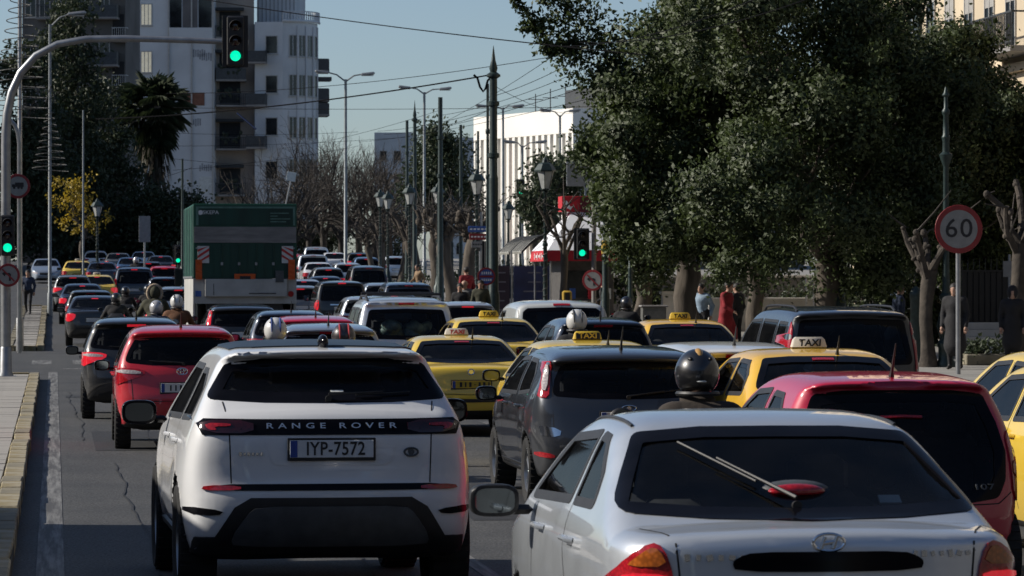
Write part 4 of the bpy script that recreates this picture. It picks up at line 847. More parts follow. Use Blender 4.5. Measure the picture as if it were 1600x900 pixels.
g = on_ground(752, 150, .15); t = thing('direction_signs', 'stacked direction sign boards beside the knobbly pruned tree', 'road sign', g); MB().tube([(0, 0, 0), (0, 0, 4.0)], .05, 8).obj('post', M['steel'], t)
for (py, wd, m) in ((358, .85, 'sign_blue'), (370, .75, 'sign_red'), (382, .6, 'sign_white_')):
    p = at(748, py, 150) - g; b = MB().box((p[0], -.06, p[2]), (wd, .03, .24), bev=.01).obj('sign_board', M[m], t); q = MB()
    for i in range(5): q.box((p[0] - wd * .36 + i * wd * .17, -.078, p[2]), (wd * .11, .004, .06))
    q.obj('faint_letters', M['white_ink'] if m != 'sign_white_' else M['ink'], b)
g = on_ground(226, 190, 0); t = thing('road_sign', 'grey back of a rectangular sign between lantern and truck', 'road sign', g); p = at(226, 358, 190) - g; MB().box(p, (.56, .03, 1.3), bev=.02).obj('sign_plate', M['sign_back'], t); MB().tube([(0, .05, 0), (0, .05, p[2] + .5)], .05, 8).obj('post', M['steel'], t)
g = on_ground(424, 255, 0); t = thing('road_sign', 'small tilted pale board among the bare branches above the truck', 'road sign', g); p = at(455, 276, 255) - g; MB().box(p, (.62, .03, .62), Matrix.Rotation(.15, 3, 'Y'), bev=.01).obj('sign_plate', M['paper'], t); MB().tube([(0, .05, 0), (p[0], .05, p[2] - .2)], .05, 8).obj('post', M['steel'], t)
g = on_ground(916, 150, .15); t = thing('billboard', 'grey backed billboard on one leg behind the kiosk roof', 'billboard', g); p = at(908, 272, 150) - g; MB().box(p, (1.15, .12, .95), bev=.02).obj('board', M['sign_back'], t); MB().tube([(0, 0, 0), (0, 0, p[2] - .4)], .08, 8).obj('leg', M['steel'], t)
# kiosk with the hipped awning
kw = mat('white awning cloth', (.66, .68, .72), .85, scale=1.2, var=.08, bump=.05); kr = mat('red awning valance', (.44, .015, .025), .8, var=.12)
g = on_ground(856, 128, .15); t = thing('kiosk', 'street kiosk under a white hipped awning with red valance', 'kiosk', g); W_, L_ = 2.9, 4.4; ze, za = zpx(391, 128) - g[2], zpx(330, 128) - g[2]
R4 = [(0, 0, ze), (W_, 0, ze), (W_, L_, ze), (0, L_, ze)]; T4 = [(W_ * .36, L_ * .40, za), (W_ * .64, L_ * .40, za), (W_ * .64, L_ * .60, za), (W_ * .36, L_ * .60, za)]
MB().add(R4 + T4, [(0, 1, 5, 4), (1, 2, 6, 5), (2, 3, 7, 6), (3, 0, 4, 7), (4, 5, 6, 7)]).obj('awning', kw, t)
vz = .36
for i in range(4):
    a, b = np.array(R4[i]), np.array(R4[(i + 1) % 4]); n_ = 9; dn = np.array((b[1] - a[1], a[0] - b[0], 0)) / np.linalg.norm(b - a); V = []
    for k in range(n_ + 1): p = a + (b - a) * k / n_; V += [p + dn * .01, p + dn * (.05 + .02 * (k % 2)) - (0, 0, vz)]
    MB().add(V, [(2 * k, 2 * k + 1, 2 * k + 3, 2 * k + 2) for k in range(n_)]).obj('valance', kr, t)
q = MB()
for k, (y0, wd, hh) in enumerate(((.9, .34, .07), (1.25, .10, .22), (1.62, .10, .18), (1.9, .30, .07), (2.35, .10, .24), (2.6, .3, .09), (3.1, .12, .2))): q.box((-.062, y0, ze - .19), (.004, wd, hh))
q.obj('white_marks', M['white_ink'], t)
q = MB().box((W_ * .5 - .25, L_ * .5, za + .28), (1.0, 1.0, .52), bev=.01).obj('sign_box', kr, t); ck = [(-.32, .02), (-.20, .10), (-.06, -.12), (.02, -.10), (-.06, -.22), (-.18, -.16)]
MB().prism([(x + W_ * .5 - .4, z + za + .30) for x, z in ck], .01, lambda u, d, w_: (u, L_ * .5 - .512 - d, w_)).obj('logo', M['white_ink'], q); MB().box((W_ * .5 + .05, L_ * .5 - .505, za + .28), (.36, .01, .5)).obj('dark_panel', mat('dark red panel', (.10, .01, .02), .5), q)
cab = MB(); cab.box((W_ * .5, L_ * .5, 1.2), (W_ * .62, L_ * .6, 2.4), bev=.03); cab = cab.obj('cabin', mat('kiosk cabin', (.07, .065, .06), .6, var=.3), t); MB().box((W_ * .5, L_ * .2 - .01, 1.5), (1.3, .05, .9)).obj('hatch', M['pane'], cab)
for i in range(10): MB().box((.55 + .2 * i, L_ * .2 - .03 - .1 * (i % 2), .35 + .42 * (i % 3)), (.18, .12, .36)).obj('magazine_rack', [M['paper'], kr, M['sign_blue'], M['yellow_box']][i % 4], t)
for x, y in ((.1, .1), (W_ - .1, .1), (W_ - .1, L_ - .1), (.1, L_ - .1)): MB().tube([(x, y, 0), (x, y, ze)], .03, 6).obj('awning_post', M['steel'], t)
# bus shelter
g = on_ground(769, 140, .15); t = thing('bus_shelter', 'bus shelter with curved striped roof and a dark blue poster', 'bus shelter', g); s_ = 140 / F; zr = zpx(391, 140) - g[2]
M['shelter_roof'] = mat('shelter roof', (.30, .30, .27), .6, scale=1, stretch=(1, 1, 1)); pb = mat('dark blue poster', (.012, .022, .075), .3, scale=1.2, var=.4); pd = mat('dark poster', (.018, .012, .025), .3, scale=1.0, var=.5)
for k, y0 in enumerate((-.4, 3.4)):
    pr = [(1.02 + .80 * f, zr - .05 + .58 * math.sin(f * 1.5)) for f in np.linspace(0, 1, 9)] + [(2.7, zr + .56)]; pr = pr + [(x + .03, z - .07) for x, z in reversed(pr)]
    rf = MB().prism(pr, 3.4, lambda u, d, w_: (u, y0 + d, w_)).obj('roof', M['shelter_roof'], t)
    for i in range(5): MB().tube([(1.02 + .80 * f, y0 + .3 + .7 * i, zr - .03 + .58 * math.sin(f * 1.5)) for f in np.linspace(0, 1, 7)], .028, 5).obj('roof_rib', M['grey_plastic'], rf)
    MB().prism([(x, z + .012) for x, z in pr[:10]] + [(x, z - .10) for x, z in reversed(pr[:10])], .05, lambda u, d, w_: (u, y0 - .055 + d, w_)).obj('end_trim', M['black_plastic'], rf)
for (x0, x1, m) in ((.0, .64, pd), (.79, 2.3, pb)):
    b = MB().box(((x0 + x1) / 2, 0, 1.05), (x1 - x0, .12, 1.9), bev=.01).obj('poster_panel', m, t); q = MB(); rr = random.Random(int(x0 * 10))
    for i in range(5): wd = (x1 - x0) * rr.uniform(.3, .7); q.box(((x0 + x1) / 2 + rr.uniform(-.05, .05), -.063, .4 + .34 * i), (wd, .004, .05))
    q.obj('faint_letters', mat('faint lettering', (.10, .10, .13), .5), b)
for x, y in ((.71, 0), (.03, 4.3), (2.3, 4.3), (2.38, .1), (-.05, 0)): MB().tube([(x, y, 0), (x, y, zr)], .035, 8).obj('post', M['steel'], t)
MB().box((1.2, 4.3, 1.2), (2.2, .03, 1.7)).obj('glass_panel', M['glass_dark'], t); MB().box((1.2, 3.6, .48), (1.8, .4, .06), bev=.02).obj('bench', M['steel'], t)
# yellow phone post, cabinet, fences
g = on_ground(886, 123, .15); t = thing('phone_post', 'yellow telephone post in front of the kiosk', 'phone', g); MB().box((0, 0, .6), (.10, .08, 1.2), bev=.01).obj('post', M['yellow_box'], t); MB().box((0, 0, 1.15), (.30, .22, .42), bev=.05).obj('housing', M['yellow_box'], t, True); MB().box((0, -.115, 1.16), (.16, .02, .26)).obj('handset_panel', M['black_plastic'], t)
g = on_ground(1021, 112, .15); t = thing('utility_cabinet', 'grey utility cabinet on the pavement left of the thick trunk', 'cabinet', g); MB().box((0, 0, .5), (.70, .4, 1.0), bev=.02).obj('body', mat('cabinet grey', (.10, .10, .09), .6, var=.3), t); MB().box((0, 0, 1.03), (.8, .5, .06), bev=.02).obj('lid', M['concrete'], t); MB().box((0, -.205, .5), (.6, .02, .8)).obj('door', mat('cabinet door', (.12, .12, .11), .5), t)
M['marble'] = mat('pale marble', (.50, .48, .44), .7, scale=2, var=.15)
def wall(label, px, D, wd, h, m, dpt=.35, coping=True, rz=0):
    t = thing('garden_wall', label, 'wall', on_ground(px, D, .15), rz); MB().box((0, 0, h / 2), (wd, dpt, h)).obj('wall', m, t)
    if coping: MB().box((0, 0, h + .05), (wd + .1, dpt + .12, .10), bev=.02).obj('coping', M['marble'], t)
    return t
wall('pale marble block behind the grey cabinet', 1062, 118, 1.1, 1.3, M['marble']); wall('pale low wall between the great trunks', 1215, 126, 4.6, 1.0, M['marble'])
wall('stone parapet in deep shade along the gardens', 1250, 140, 14, 1.6, M['wall_grey'], .5)
t = thing('iron_fence', 'black sheeted iron fence behind the 60 sign', 'fence', on_ground(1515, 97, .15)); MB().box((1.4, .02, 1.1), (3.2, .03, 2.0)).obj('panel', M['black_metal'], t)
pm = MB().tube([(0, 0, 0), (0, 0, 2.3), (0, 0, 2.45)], [.018, .011, .002], 5).mesh('bar', M['black_metal'])
for i in range(22): link('bar', pm, t, (-.2 + i * .15, -.03, 0))
for z in (.2, 2.1): MB().box((1.4, -.03, z), (3.3, .05, .05)).obj('rail', M['black_metal'], t)
t = thing('railing_fence', 'white bar railing behind the pruned stub tree', 'fence', on_ground(1385, 118, .15)); pm = MB().box((0, 0, .9), (.05, .05, 1.8), bev=.01).mesh('bar', M['marble'])
for i in range(24): link('bar', pm, t, (-2.5 + i * .23, 0, 0))
for z in (.2, 1.7): MB().box((.2, .06, z), (5.6, .05, .08)).obj('rail', M['marble'], t)
t = thing('stone_steps', 'pale stone steps between the dark coated people at right', 'steps', on_ground(1545, 92, .15))
for i in range(5): MB().box((.6, .35 * i, .09 + .17 * i), (2.6, .38, .168), bev=.01).obj('step', M['marble'], t)
t = thing('notice_board', 'small white notice on a post near the right edge', 'road sign', on_ground(1577, 92, .15)); MB().tube([(0, 0, 0), (0, 0, 2.5)], .035, 8).obj('post', M['steel'], t); MB().box((-.05, -.05, 2.15), (.22, .02, .38), bev=.005).obj('board', M['sign_white_'], t)
t = thing('bollard', 'green round-topped bollard left of the pruned stub tree', 'bollard', on_ground(1431, 88, .15)); MB().lathe([(.13, 0), (.13, 1.45), (.15, 1.5), (.15, 1.6), (.10, 1.7), (.02, 1.76)], 14).obj('post', M['iron'], t, True)
# dark garden background under and behind the great trees
r = np.random.default_rng(77)
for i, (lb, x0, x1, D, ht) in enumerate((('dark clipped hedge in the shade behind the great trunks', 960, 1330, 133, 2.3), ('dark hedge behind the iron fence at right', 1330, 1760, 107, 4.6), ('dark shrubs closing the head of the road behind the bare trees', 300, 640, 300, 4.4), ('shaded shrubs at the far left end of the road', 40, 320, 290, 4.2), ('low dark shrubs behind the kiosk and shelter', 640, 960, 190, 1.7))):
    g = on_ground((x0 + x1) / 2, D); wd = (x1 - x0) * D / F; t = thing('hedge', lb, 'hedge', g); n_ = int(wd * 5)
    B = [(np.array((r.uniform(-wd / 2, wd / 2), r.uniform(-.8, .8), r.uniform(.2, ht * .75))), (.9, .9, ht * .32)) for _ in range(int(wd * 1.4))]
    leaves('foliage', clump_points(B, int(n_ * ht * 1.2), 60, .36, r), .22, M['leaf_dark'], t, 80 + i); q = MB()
    for b in B: q.tube([(b[0][0], b[0][1], 0), b[0]], .05, 5)
    q.obj('stems', M['bark'], t)
# ---------------------------------------------------------------- overhead wires
def wire(label, a, b, rad, sag, group='overhead wires'):
    A, B = at(*a), at(*b); f = np.linspace(0, 1, 24); P = A + (B - A) * f[:, None]; P[:, 2] -= sag * 4 * f * (1 - f); c = P[0].copy()
    tag(MB().tube(P - c, rad, 5).obj('overhead_wire', M['wire'], None, False, c), label, 'wire', group)
for lb, a, b, rad, sag in [
    ('topmost wire slanting down across the sky from the pale tower into the big tree', (240, -14, 118), (1010, 86, 84), .014, .12),
    ('pair of strung cables dipping from the thickest trolley pole toward the pale tower', (150, 186, 150), (772, 116, 118), .024, .25),
    ('thin wire crossing the sky just above the thick cable', (260, 146, 160), (960, 72, 110), .011, .35),
    ('level thin wire across the sky below the thick cable', (270, 168, 190), (960, 166, 150), .011, .10),
    ('upper tram wire rising from the green tree toward the big tree', (590, 205, 240), (940, 118, 100), .010, .3),
    ('lower tram wire rising from the green tree toward the big tree', (600, 210, 240), (940, 128, 100), .010, .3),
    ('steep guy wire from the finial pole up to the big tree', (700, 188, 176), (905, 60, 104), .009, .1),
    ('steeper guy wire from the thickest trolley pole up into the crown', (772, 150, 118), (925, 80, 100), .009, .1),
    ('left one of two wires slung over the big crown', (860, 72, 90), (1200, -10, 62), .010, .25),
    ('right one of two wires slung over the big crown', (905, 66, 90), (1290, -12, 62), .010, .25),
    ('wire across the pale tower at palm crown height', (230, 206, 200), (560, 206, 205), .009, .15),
    ('wire across the pale tower just under the palm crown', (230, 228, 200), (640, 214, 205), .009, .15),
    ('low wire in front of the balconies over the truck', (270, 248, 180), (560, 262, 205), .009, .15),
    ('lowest wire just above the green truck', (270, 266, 180), (560, 228, 205), .009, .15),
    ('thin wire from the bare trees up into the crown beside the tram wires', (560, 222, 240), (930, 152, 110), .009, .2),
    ('thin wire from the flat-topped pole into the big crown', (690, 180, 158), (935, 98, 100), .009, .2),
    ('thin wire joining the flat-topped and the thickest trolley poles', (690, 196, 158), (771, 168, 118), .009, .1),
    ('thin wire running left from the flat-topped pole past the double lamp', (440, 232, 230), (688, 172, 158), .009, .2),
    ('thin wire from the thickest pole down to the fin building lamps', (772, 134, 118), (900, 176, 225), .009, .3),
    ('curved wire sagging from the dark block to the palm trunk', (140, 298, 190), (300, 262, 190), .011, .2)]: wire(lb, a, b, rad, sag)
c = at(740, 117, 119); t = thing('cable_loop', 'dangling cable loop at the left of the thickest trolley pole', 'cable', c); P = [np.array(at(x, y, 119)) - c for x, y in ((740, 117), (746, 122), (750, 136), (755, 143), (759, 138), (762, 126), (766, 122))]; MB().tube(P, .04, 6).obj('loop', M['wire'], t)
# unseen bus-shaped shadow caster, added out of frame to shade the near lane
t = thing('bus', 'unseen bus-shaped shadow caster added across the near traffic island', 'bus', (-4.4, 21.5, 0)); bw = PT0 = mat('caster white', (.55, .55, .54), .4, var=.1)
MB().box((0, 6, 1.72), (2.5, 12, 2.75), bev=.14).obj('body', bw, t, True); MB().box((0, 6, .62), (2.52, 11.8, .5), bev=.03).obj('skirt', M['sign_blue'], t)
for sg in (-1, 1):
    for i in range(7): MB().box((sg * 1.25, 1.3 + i * 1.55, 2.15), (.02, 1.42, 1.0), bev=.005).obj('side_window', M['pane'], t)
    for y in (2.4, 8.9): o = MB().lathe([(.24, -.14), (.42, -.15), (.48, -.1), (.48, .1), (.42, .15), (.24, .14)], 24, (sg * 1.1, y, .48), 'x').obj('wheel', M['rubber'], t, True); MB().lathe([(.001, sg * .10), (.24, sg * .12)], 16, (sg * 1.1, y, .48), 'x').obj('rim', M['steel'], o)
MB().box((0, 12.0, 1.9), (2.2, .03, 1.5), bev=.01).obj('windscreen', M['pane'], t); MB().box((0, -.0, 2.2), (1.9, .03, .9), bev=.01).obj('rear_window', M['pane'], t)
# ================================================================ vehicles
PAINT = paint('car paint base', (0.3, 0.3, 0.3))
def pip(poly, X, Y):
    ins = np.zeros(len(X), bool); P = np.asarray(poly, float)
    for a, b in zip(P, np.roll(P, -1, 0)):
        if a[1] != b[1]: ins ^= ((a[1] > Y) != (b[1] > Y)) & (X < (b[0] - a[0]) * (Y - a[1]) / (b[1] - a[1]) + a[0])
    return ins
def resample(poly, step):
    P = np.asarray(poly, float); out = []
    for a, b in zip(P, np.roll(P, -1, 0)):
        n = max(1, int(math.ceil(np.linalg.norm(b - a) / step)))
        for i in range(n): out.append(a + (b - a) * i / n)
    return np.array(out)
def inset(P, d):
    P = np.asarray(P, float); a = np.roll(P, 1, 0); b = np.roll(P, -1, 0); t = b - a; t /= np.linalg.norm(t, axis=1)[:, None] + 1e-9
    n = np.c_[-t[:, 1], t[:, 0]]
    ar = 0.5 * np.sum(P[:, 0] * np.roll(P[:, 1], -1) - np.roll(P[:, 0], -1) * P[:, 1])
    return P + n * (d if ar > 0 else -d)
def fillet(poly, r, n=5):
    P = np.asarray(poly, float); out = []
    for a, b, c in zip(np.roll(P, 1, 0), P, np.roll(P, -1, 0)):
        u, v = a - b, c - b; lu, lv = np.linalg.norm(u), np.linalg.norm(v); u /= lu; v /= lv
        ang = math.acos(max(-1, min(1, u @ v)))
        if ang > 2.95: out.append(b); continue
        d = min(r / max(math.tan(ang / 2), .2), lu * .45, lv * .45)
        p, q = b + u * d, b + v * d
        for t in np.linspace(0, 1, n): out.append(p * (1 - t) ** 2 + 2 * b * t * (1 - t) + q * t * t)
    return np.array(out)
def sym(half): return [tuple(p) for p in half] + [(-p[0], p[1]) for p in reversed(half) if abs(p[0]) > 1e-6]
class Shape:
    def __init__(s, side, rear, plan, L, W, H, wheels, crown=.05, bow=.07, k=.09, kp=.14, ch=2, flare=0.0):
        s.L, s.W, s.H, s.wheels, s.k, s.kp, s.crown, s.bow, s.flare = L, W, H, wheels, k, kp, crown, bow, flare
        s.fs = Field2(chaikin(side, ch), (-.5, -.1), (L + .5, H + .6))
        s.fr = Field2(chaikin(list(rear) + [(-1.2, rear[-1][1]), (-1.2, rear[0][1])], ch), (-.1, -.1), (W / 2 + .5, H + .6))
        s.fp = Field2(chaikin(list(plan) + [(-1.2, plan[-1][1]), (-1.2, plan[0][1])], 3), (-.1, -.6), (W / 2 + .5, L + .6))
    def arch(s, x, y, z):
        r = None
        for (yw, zw, rw, ra) in s.wheels:
            v = np.maximum(np.sqrt((y - yw) ** 2 + (z - zw) ** 2) - ra, s.W / 2 - .30 - x)
            r = v if r is None else np.minimum(r, v)
        return r
    def d(s, P):
        x, y, z = np.abs(P[:, 0]), P[:, 1], P[:, 2]
        sg = np.clip((s.L / 2 - y) / (s.L / 4), -1, 1)
        a = s.fs(y - s.bow * x * x * sg, z + s.crown * x * x)
        xx = x
        if s.flare:
            for (yw, zw, rw, ra) in s.wheels:
                xx = xx - s.flare * np.exp(-((y - yw) / .42) ** 2 - ((z - .62) / .30) ** 2)
        b = smax(s.fr(xx, z), s.fp(x, y), s.kp)
        return np.maximum(smax(a, b, s.k), -s.arch(x, y, z))
    def nrm(s, P):
        g = grad(s.d, P); return g / (np.linalg.norm(g, axis=1)[:, None] + 1e-9)
def project(sh, uv, side):
    uv = np.array(uv, float); n = len(uv)
    def origin(q):
        P = np.zeros((n, 3))
        if side == 'rear': P[:, 0], P[:, 1], P[:, 2] = q[:, 0], -.4, q[:, 1]; D = np.array((0, 1., 0))
        elif side == 'front': P[:, 0], P[:, 1], P[:, 2] = q[:, 0], sh.L + .4, q[:, 1]; D = np.array((0, -1., 0))
        elif side == 'left': P[:, 0], P[:, 1], P[:, 2] = -sh.W / 2 - .3, q[:, 0], q[:, 1]; D = np.array((1., 0, 0))
        elif side == 'right': P[:, 0], P[:, 1], P[:, 2] = sh.W / 2 + .3, q[:, 0], q[:, 1]; D = np.array((-1., 0, 0))
        else: P[:, 0], P[:, 1], P[:, 2] = q[:, 0], q[:, 1], sh.H + .4; D = np.array((0, 0, -1.))
        return P, D
    def march(q):
        P, D = origin(q); t = np.zeros(n); lim = 2.6 if side in ('rear', 'front') else 1.2
        for _ in range(70):
            dd = sh.d(P + t[:, None] * D); t = np.minimum(t + np.maximum(dd, -.02) * .75, lim)
        P = P + t[:, None] * D; return P, sh.d(P)
    q = uv.copy()
    for _ in range(14):
        P, dd = march(q); bad = np.abs(dd) > .012
        if not bad.any(): break
        if side in ('rear', 'front'): q[bad, 0] *= .975
        else: q[bad, 1] = 1.0 + (q[bad, 1] - 1.0) * .95
    return P
def cdt(poly, step):
    B = resample(poly, step); lo, hi = B.min(0), B.max(0)
    gx = np.arange(lo[0] + step * .5, hi[0], step); gy = np.arange(lo[1] + step * .5, hi[1], step)
    I = np.array([(x, y) for x in gx for y in gy]).reshape(-1, 2)
    if len(I): I = I[pip(inset(B, step * .45), I[:, 0], I[:, 1])]
    V = np.concatenate([B, I]) if len(I) else B
    r = geometry.delaunay_2d_cdt([Vector(v) for v in V], [], [list(range(len(B)))], 1, 1e-5)
    return np.array([tuple(v) for v in r[0]]), np.array([tuple(f) for f in r[2]])
def surf_mesh(sh, name, UV, T, side, off, m, skirt):
    P = project(sh, UV, side); N = sh.nrm(P)
    a, b, c = P[T[:, 0]], P[T[:, 1]], P[T[:, 2]]
    fl = (np.cross(b - a, c - a) * N[T[:, 0]]).sum(1) < 0; T = T.copy(); T[fl] = T[fl][:, ::-1]
    top = P + N * off; Vs = [top]; Ns = [N]; Ts = [T]
    if skirt:
        E = {}
        for t in T:
            for i in range(3):
                e = (t[i], t[(i + 1) % 3])
                if (e[1], e[0]) in E: del E[(e[1], e[0])]
                else: E[e] = 1
        e = np.array(list(E)); n = len(e); k = len(P)
        C = (P[e[:, 0]] + P[e[:, 1]]) / 2
        A0, B0 = top[e[:, 0]], top[e[:, 1]]; A1, B1 = P[e[:, 0]] - N[e[:, 0]] * skirt, P[e[:, 1]] - N[e[:, 1]] * skirt
        Vs += [A0, B0, A1, B1]; on = np.cross(B0 - A0, N[e[:, 0]]); on /= np.linalg.norm(on, axis=1)[:, None] + 1e-9; Ns += [on] * 4
        r = np.arange(n); Ts += [np.c_[k + r + n, k + r, k + 2 * n + r], np.c_[k + r + n, k + 2 * n + r, k + 3 * n + r]]
    return np.concatenate(Vs), np.concatenate(Ts), np.concatenate(Ns)
def patch(sh, name, poly, side, m, parent, off=.004, rnd=0, step=.06, skirt=.015, mirror=False, hole=0.0):
    """a fitted piece lying on the body: the outline POLY seen from SIDE; hole > 0 makes it a frame of that width"""
    if rnd: poly = chaikin(poly, rnd)
    if hole:
        A = resample(poly, step); B = inset(A, hole); n = len(A); UV = np.concatenate([A + (B - A) * f for f in (0, .2, .4, .6, .8, 1)]); i = np.arange(n); j = (i + 1) % n
        T = np.concatenate([np.concatenate([np.c_[i, j, n + i], np.c_[j, n + j, n + i]]) + n * q for q in range(5)])
    else: UV, T = cdt(poly, step)
    V, T, N = surf_mesh(sh, name, UV, T, side, off, m, skirt)
    out = [link(name, mesh_np(name, V, T, m, N), parent)]
    if mirror: V2, N2 = V * (-1, 1, 1), N * (-1, 1, 1); out.append(link(name, mesh_np(name, V2, T[:, ::-1], m, N2), parent))
    return out
def stroke(sh, name, pts, side, m, parent, wd=.008, off=.0015, mirror=False):
    P = np.asarray(pts, float); Q = []
    for a, b in zip(P[:-1], P[1:]):
        n = max(1, int(np.linalg.norm(b - a) / .05)); Q += [a + (b - a) * i / n for i in range(n)]
    Q = np.array(Q + [P[-1]]); t = np.gradient(Q, axis=0); t /= np.linalg.norm(t, axis=1)[:, None] + 1e-9; nn = np.c_[-t[:, 1], t[:, 0]] * wd / 2
    n = len(Q); UV = np.concatenate([Q + nn, Q - nn]); i = np.arange(n - 1)
    T = np.concatenate([np.c_[i, i + 1, n + i], np.c_[i + 1, n + i + 1, n + i]])
    V, T, N = surf_mesh(sh, name, UV, T, side, off, m, 0)
    out = [link(name, mesh_np(name, V, T, m, N), parent)]
    if mirror: out.append(link(name, mesh_np(name, V * (-1, 1, 1), T[:, ::-1], m, N * (-1, 1, 1)), parent))
    return out
def hitp(sh, x, z, side='rear'): return project(sh, [(x, z)], side)[0]
def plan_poly(L, W, rr, rf, cr=.10, cf=.22):
    w_ = W / 2
    return [(0, -.06), (w_ - rr, -.02), (w_ - .06, cr), (w_, cr + .35), (w_, L * .45), (w_ - .01, L - cf - .5), (w_ - .10, L - cf), (w_ - rf, L + .0), (0, L + .06)]
_whl = {}
def wheel(parent, x, y, r, wd, spokes=5, rimf=.68):
    key = (r, wd, spokes)
    if key not in _whl:
        h = wd / 2; t = MB().lathe([(r * rimf, -h * .8), (r * .80, -h * .98), (r * .94, -h), (r * .985, -h * .82), (r, -h * .5), (r, h * .5), (r * .985, h * .82), (r * .94, h), (r * .80, h * .98), (r * rimf, h * .8)], 36, axis='x')
        for i in range(30):      # tread blocks
            a = i / 30 * 2 * math.pi
            t.box((0, math.cos(a) * r, math.sin(a) * r), (wd * .9, r * .13, .012), Matrix.Rotation(a - math.pi / 2, 3, 'X'))
        q = MB().lathe([(r * rimf, -h * .78), (r * rimf * .94, -h * .84), (r * rimf * .9, -h * .5), (r * rimf * .88, h * .6), (r * rimf, h * .7)], 36, axis='x')
        q.lathe([(.001, -h * .62), (r * .16, -h * .62), (r * .18, -h * .4), (r * .18, h * .2)], 16, axis='x')
        for i in range(spokes):
            a = (i + .5) / spokes * 2 * math.pi
            for da in (-.11, .11):
                q.box((-h * .52, math.cos(a + da) * r * rimf * .52, math.sin(a + da) * r * rimf * .52), (h * .28, r * rimf * .80, r * .065), Matrix.Rotation(a + da * .2, 3, 'X'), bev=.008)
        b = MB().lathe([(.001, -h * .1), (r * .55, -h * .1), (r * .55, h * .1)], 20, axis='x')
        _whl[key] = (t.mesh('wheel', M['rubber'], True), q.mesh('rim', M['alloy'], True), b.mesh('brake_disc', M['black_plastic']))
    ms = _whl[key]
    o = link('wheel', ms[0], parent, (x, y, r), (0, 0, math.pi if x > 0 else 0)); link('rim', ms[1], o); link('brake_disc', ms[2], o)
def seats(parent, sh, zb, yr, yf, wr=.52, m='seat', ht=.0):
    """front seats with headrests, rear bench with headrests, dashboard and steering wheel"""
    def hd(mb, x, y, z): mb.box((x, y, z), (.27, .10, .18), Matrix.Rotation(-.12, 3, 'X'), bev=.04); mb.tube([(x - .05, y, z - .16), (x - .05, y, z)], .008, 6); mb.tube([(x + .05, y, z - .16), (x + .05, y, z)], .008, 6)
    for x in (-.36, .36):
        s_ = MB(); s_.box((x, yf + .25, zb - .25), (.50, .52, .16), bev=.05); s_.box((x, yf - .04, zb + .06), (.48, .13, .56), Matrix.Rotation(.22, 3, 'X'), bev=.05, taper=(.82, 1)); hd(s_, x, yf - .12, zb + .40 + ht)
        s_.obj('seat', M[m], parent, True)
    s_ = MB(); s_.box((0, yr + .02, zb - .06), (1.18, .16, .52), Matrix.Rotation(.3, 3, 'X'), bev=.05); s_.box((0, yr + .35, zb - .28), (1.2, .5, .16), bev=.05)
    for x in (-.38, .38): hd(s_, x, yr - .10, zb + .24 + ht)
    s_.obj('rear_seat', M[m], parent, True)
    d_ = MB(); d_.box((0, yf + 1.05, zb + .0), (1.25, .40, .24), bev=.07); d_.obj('dashboard', M['black_plastic'], parent, True)
    a = np.linspace(0, 2 * np.pi, 25); w_ = MB().tube(np.c_[-.36 + .185 * np.cos(a), yf + .70 + .07 * np.sin(a), zb + .12 + .17 * np.sin(a)], .016, 7, cap=False)
    w_.tube([(-.36 - .17, yf + .70, zb + .12), (-.36 + .17, yf + .70, zb + .12)], .018, 6); w_.obj('steering_wheel', M['black_plastic'], parent, True)
def mirrors(parent, sh, y, z, w_=.22, h=.15, out=.12, body=None):
    for sgn in (-1, 1):
        x = sgn * (sh.W / 2 + out)
        m = MB().ell((0, 0, 0), (1, 1, 1), 20, 12); E_ = m.v[0]; E_[:] = np.sign(E_) * np.abs(E_) ** .62; E_ *= (w_ / 2, .085, h / 2); E_[:, 1] = np.maximum(E_[:, 1] + .01, -.035)
        m.box((-sgn * w_ * .55, .04, -h * .3), (w_ * .5, .06, h * .3), bev=.02)
        o = m.obj('door_mirror', body or M['gloss_black'], parent, True, (x, y, z))
        a = np.arange(20) / 20 * 2 * np.pi; c = np.c_[np.sign(np.cos(a)) * np.abs(np.cos(a)) ** .6 * w_ * .40, np.full(20, -.0385), np.sign(np.sin(a)) * np.abs(np.sin(a)) ** .6 * h * .38]
        MB().add(c, [tuple(range(20))]).obj('mirror_glass', M['mirror'], o)
def plate(parent, sh, x, z, kind='white', text=None, tilt=0.0, w_=.52, h=.11, push=.012):
    p = hitp(sh, x, z)
    fr = MB().box((0, 0, 0), (w_ + .03, .012, h + .035), bev=.004).obj('plate_holder', M['black_plastic'], parent, False, (p[0], p[1] - push, p[2]))
    fr.rotation_euler = (tilt, 0, 0)
    pl = MB().box((0, -.009, .003), (w_, .006, h), bev=.002).obj('number_plate', M['plate_' + kind], fr)
    if kind == 'white':
        MB().box((-w_ / 2 + .025, -.0125, .003), (.042, .003, h * .96)).obj('blue_band', M['plate_blue'], fr)
    if text:
        link('lettering', text_mesh(text, h * 1.08, M['ink'], bold=.0016, sx=.80, spacing=1.06), fr, (.024, -.0135, .001), FACE)
    else:
        b = MB(); rr = random.Random(int(abs(x) * 99 + z * 777))
        for i in range(7):
            if i == 3: b.box((-.16 + i * .062 + .02, -.0125, 0), (.02, .002, .012)); continue
            b.box((-.16 + i * .062 + .02, -.0125, .002), (rr.uniform(.018, .036), .002, h * .62))
        b.obj('plate_characters', M['ink'], fr)
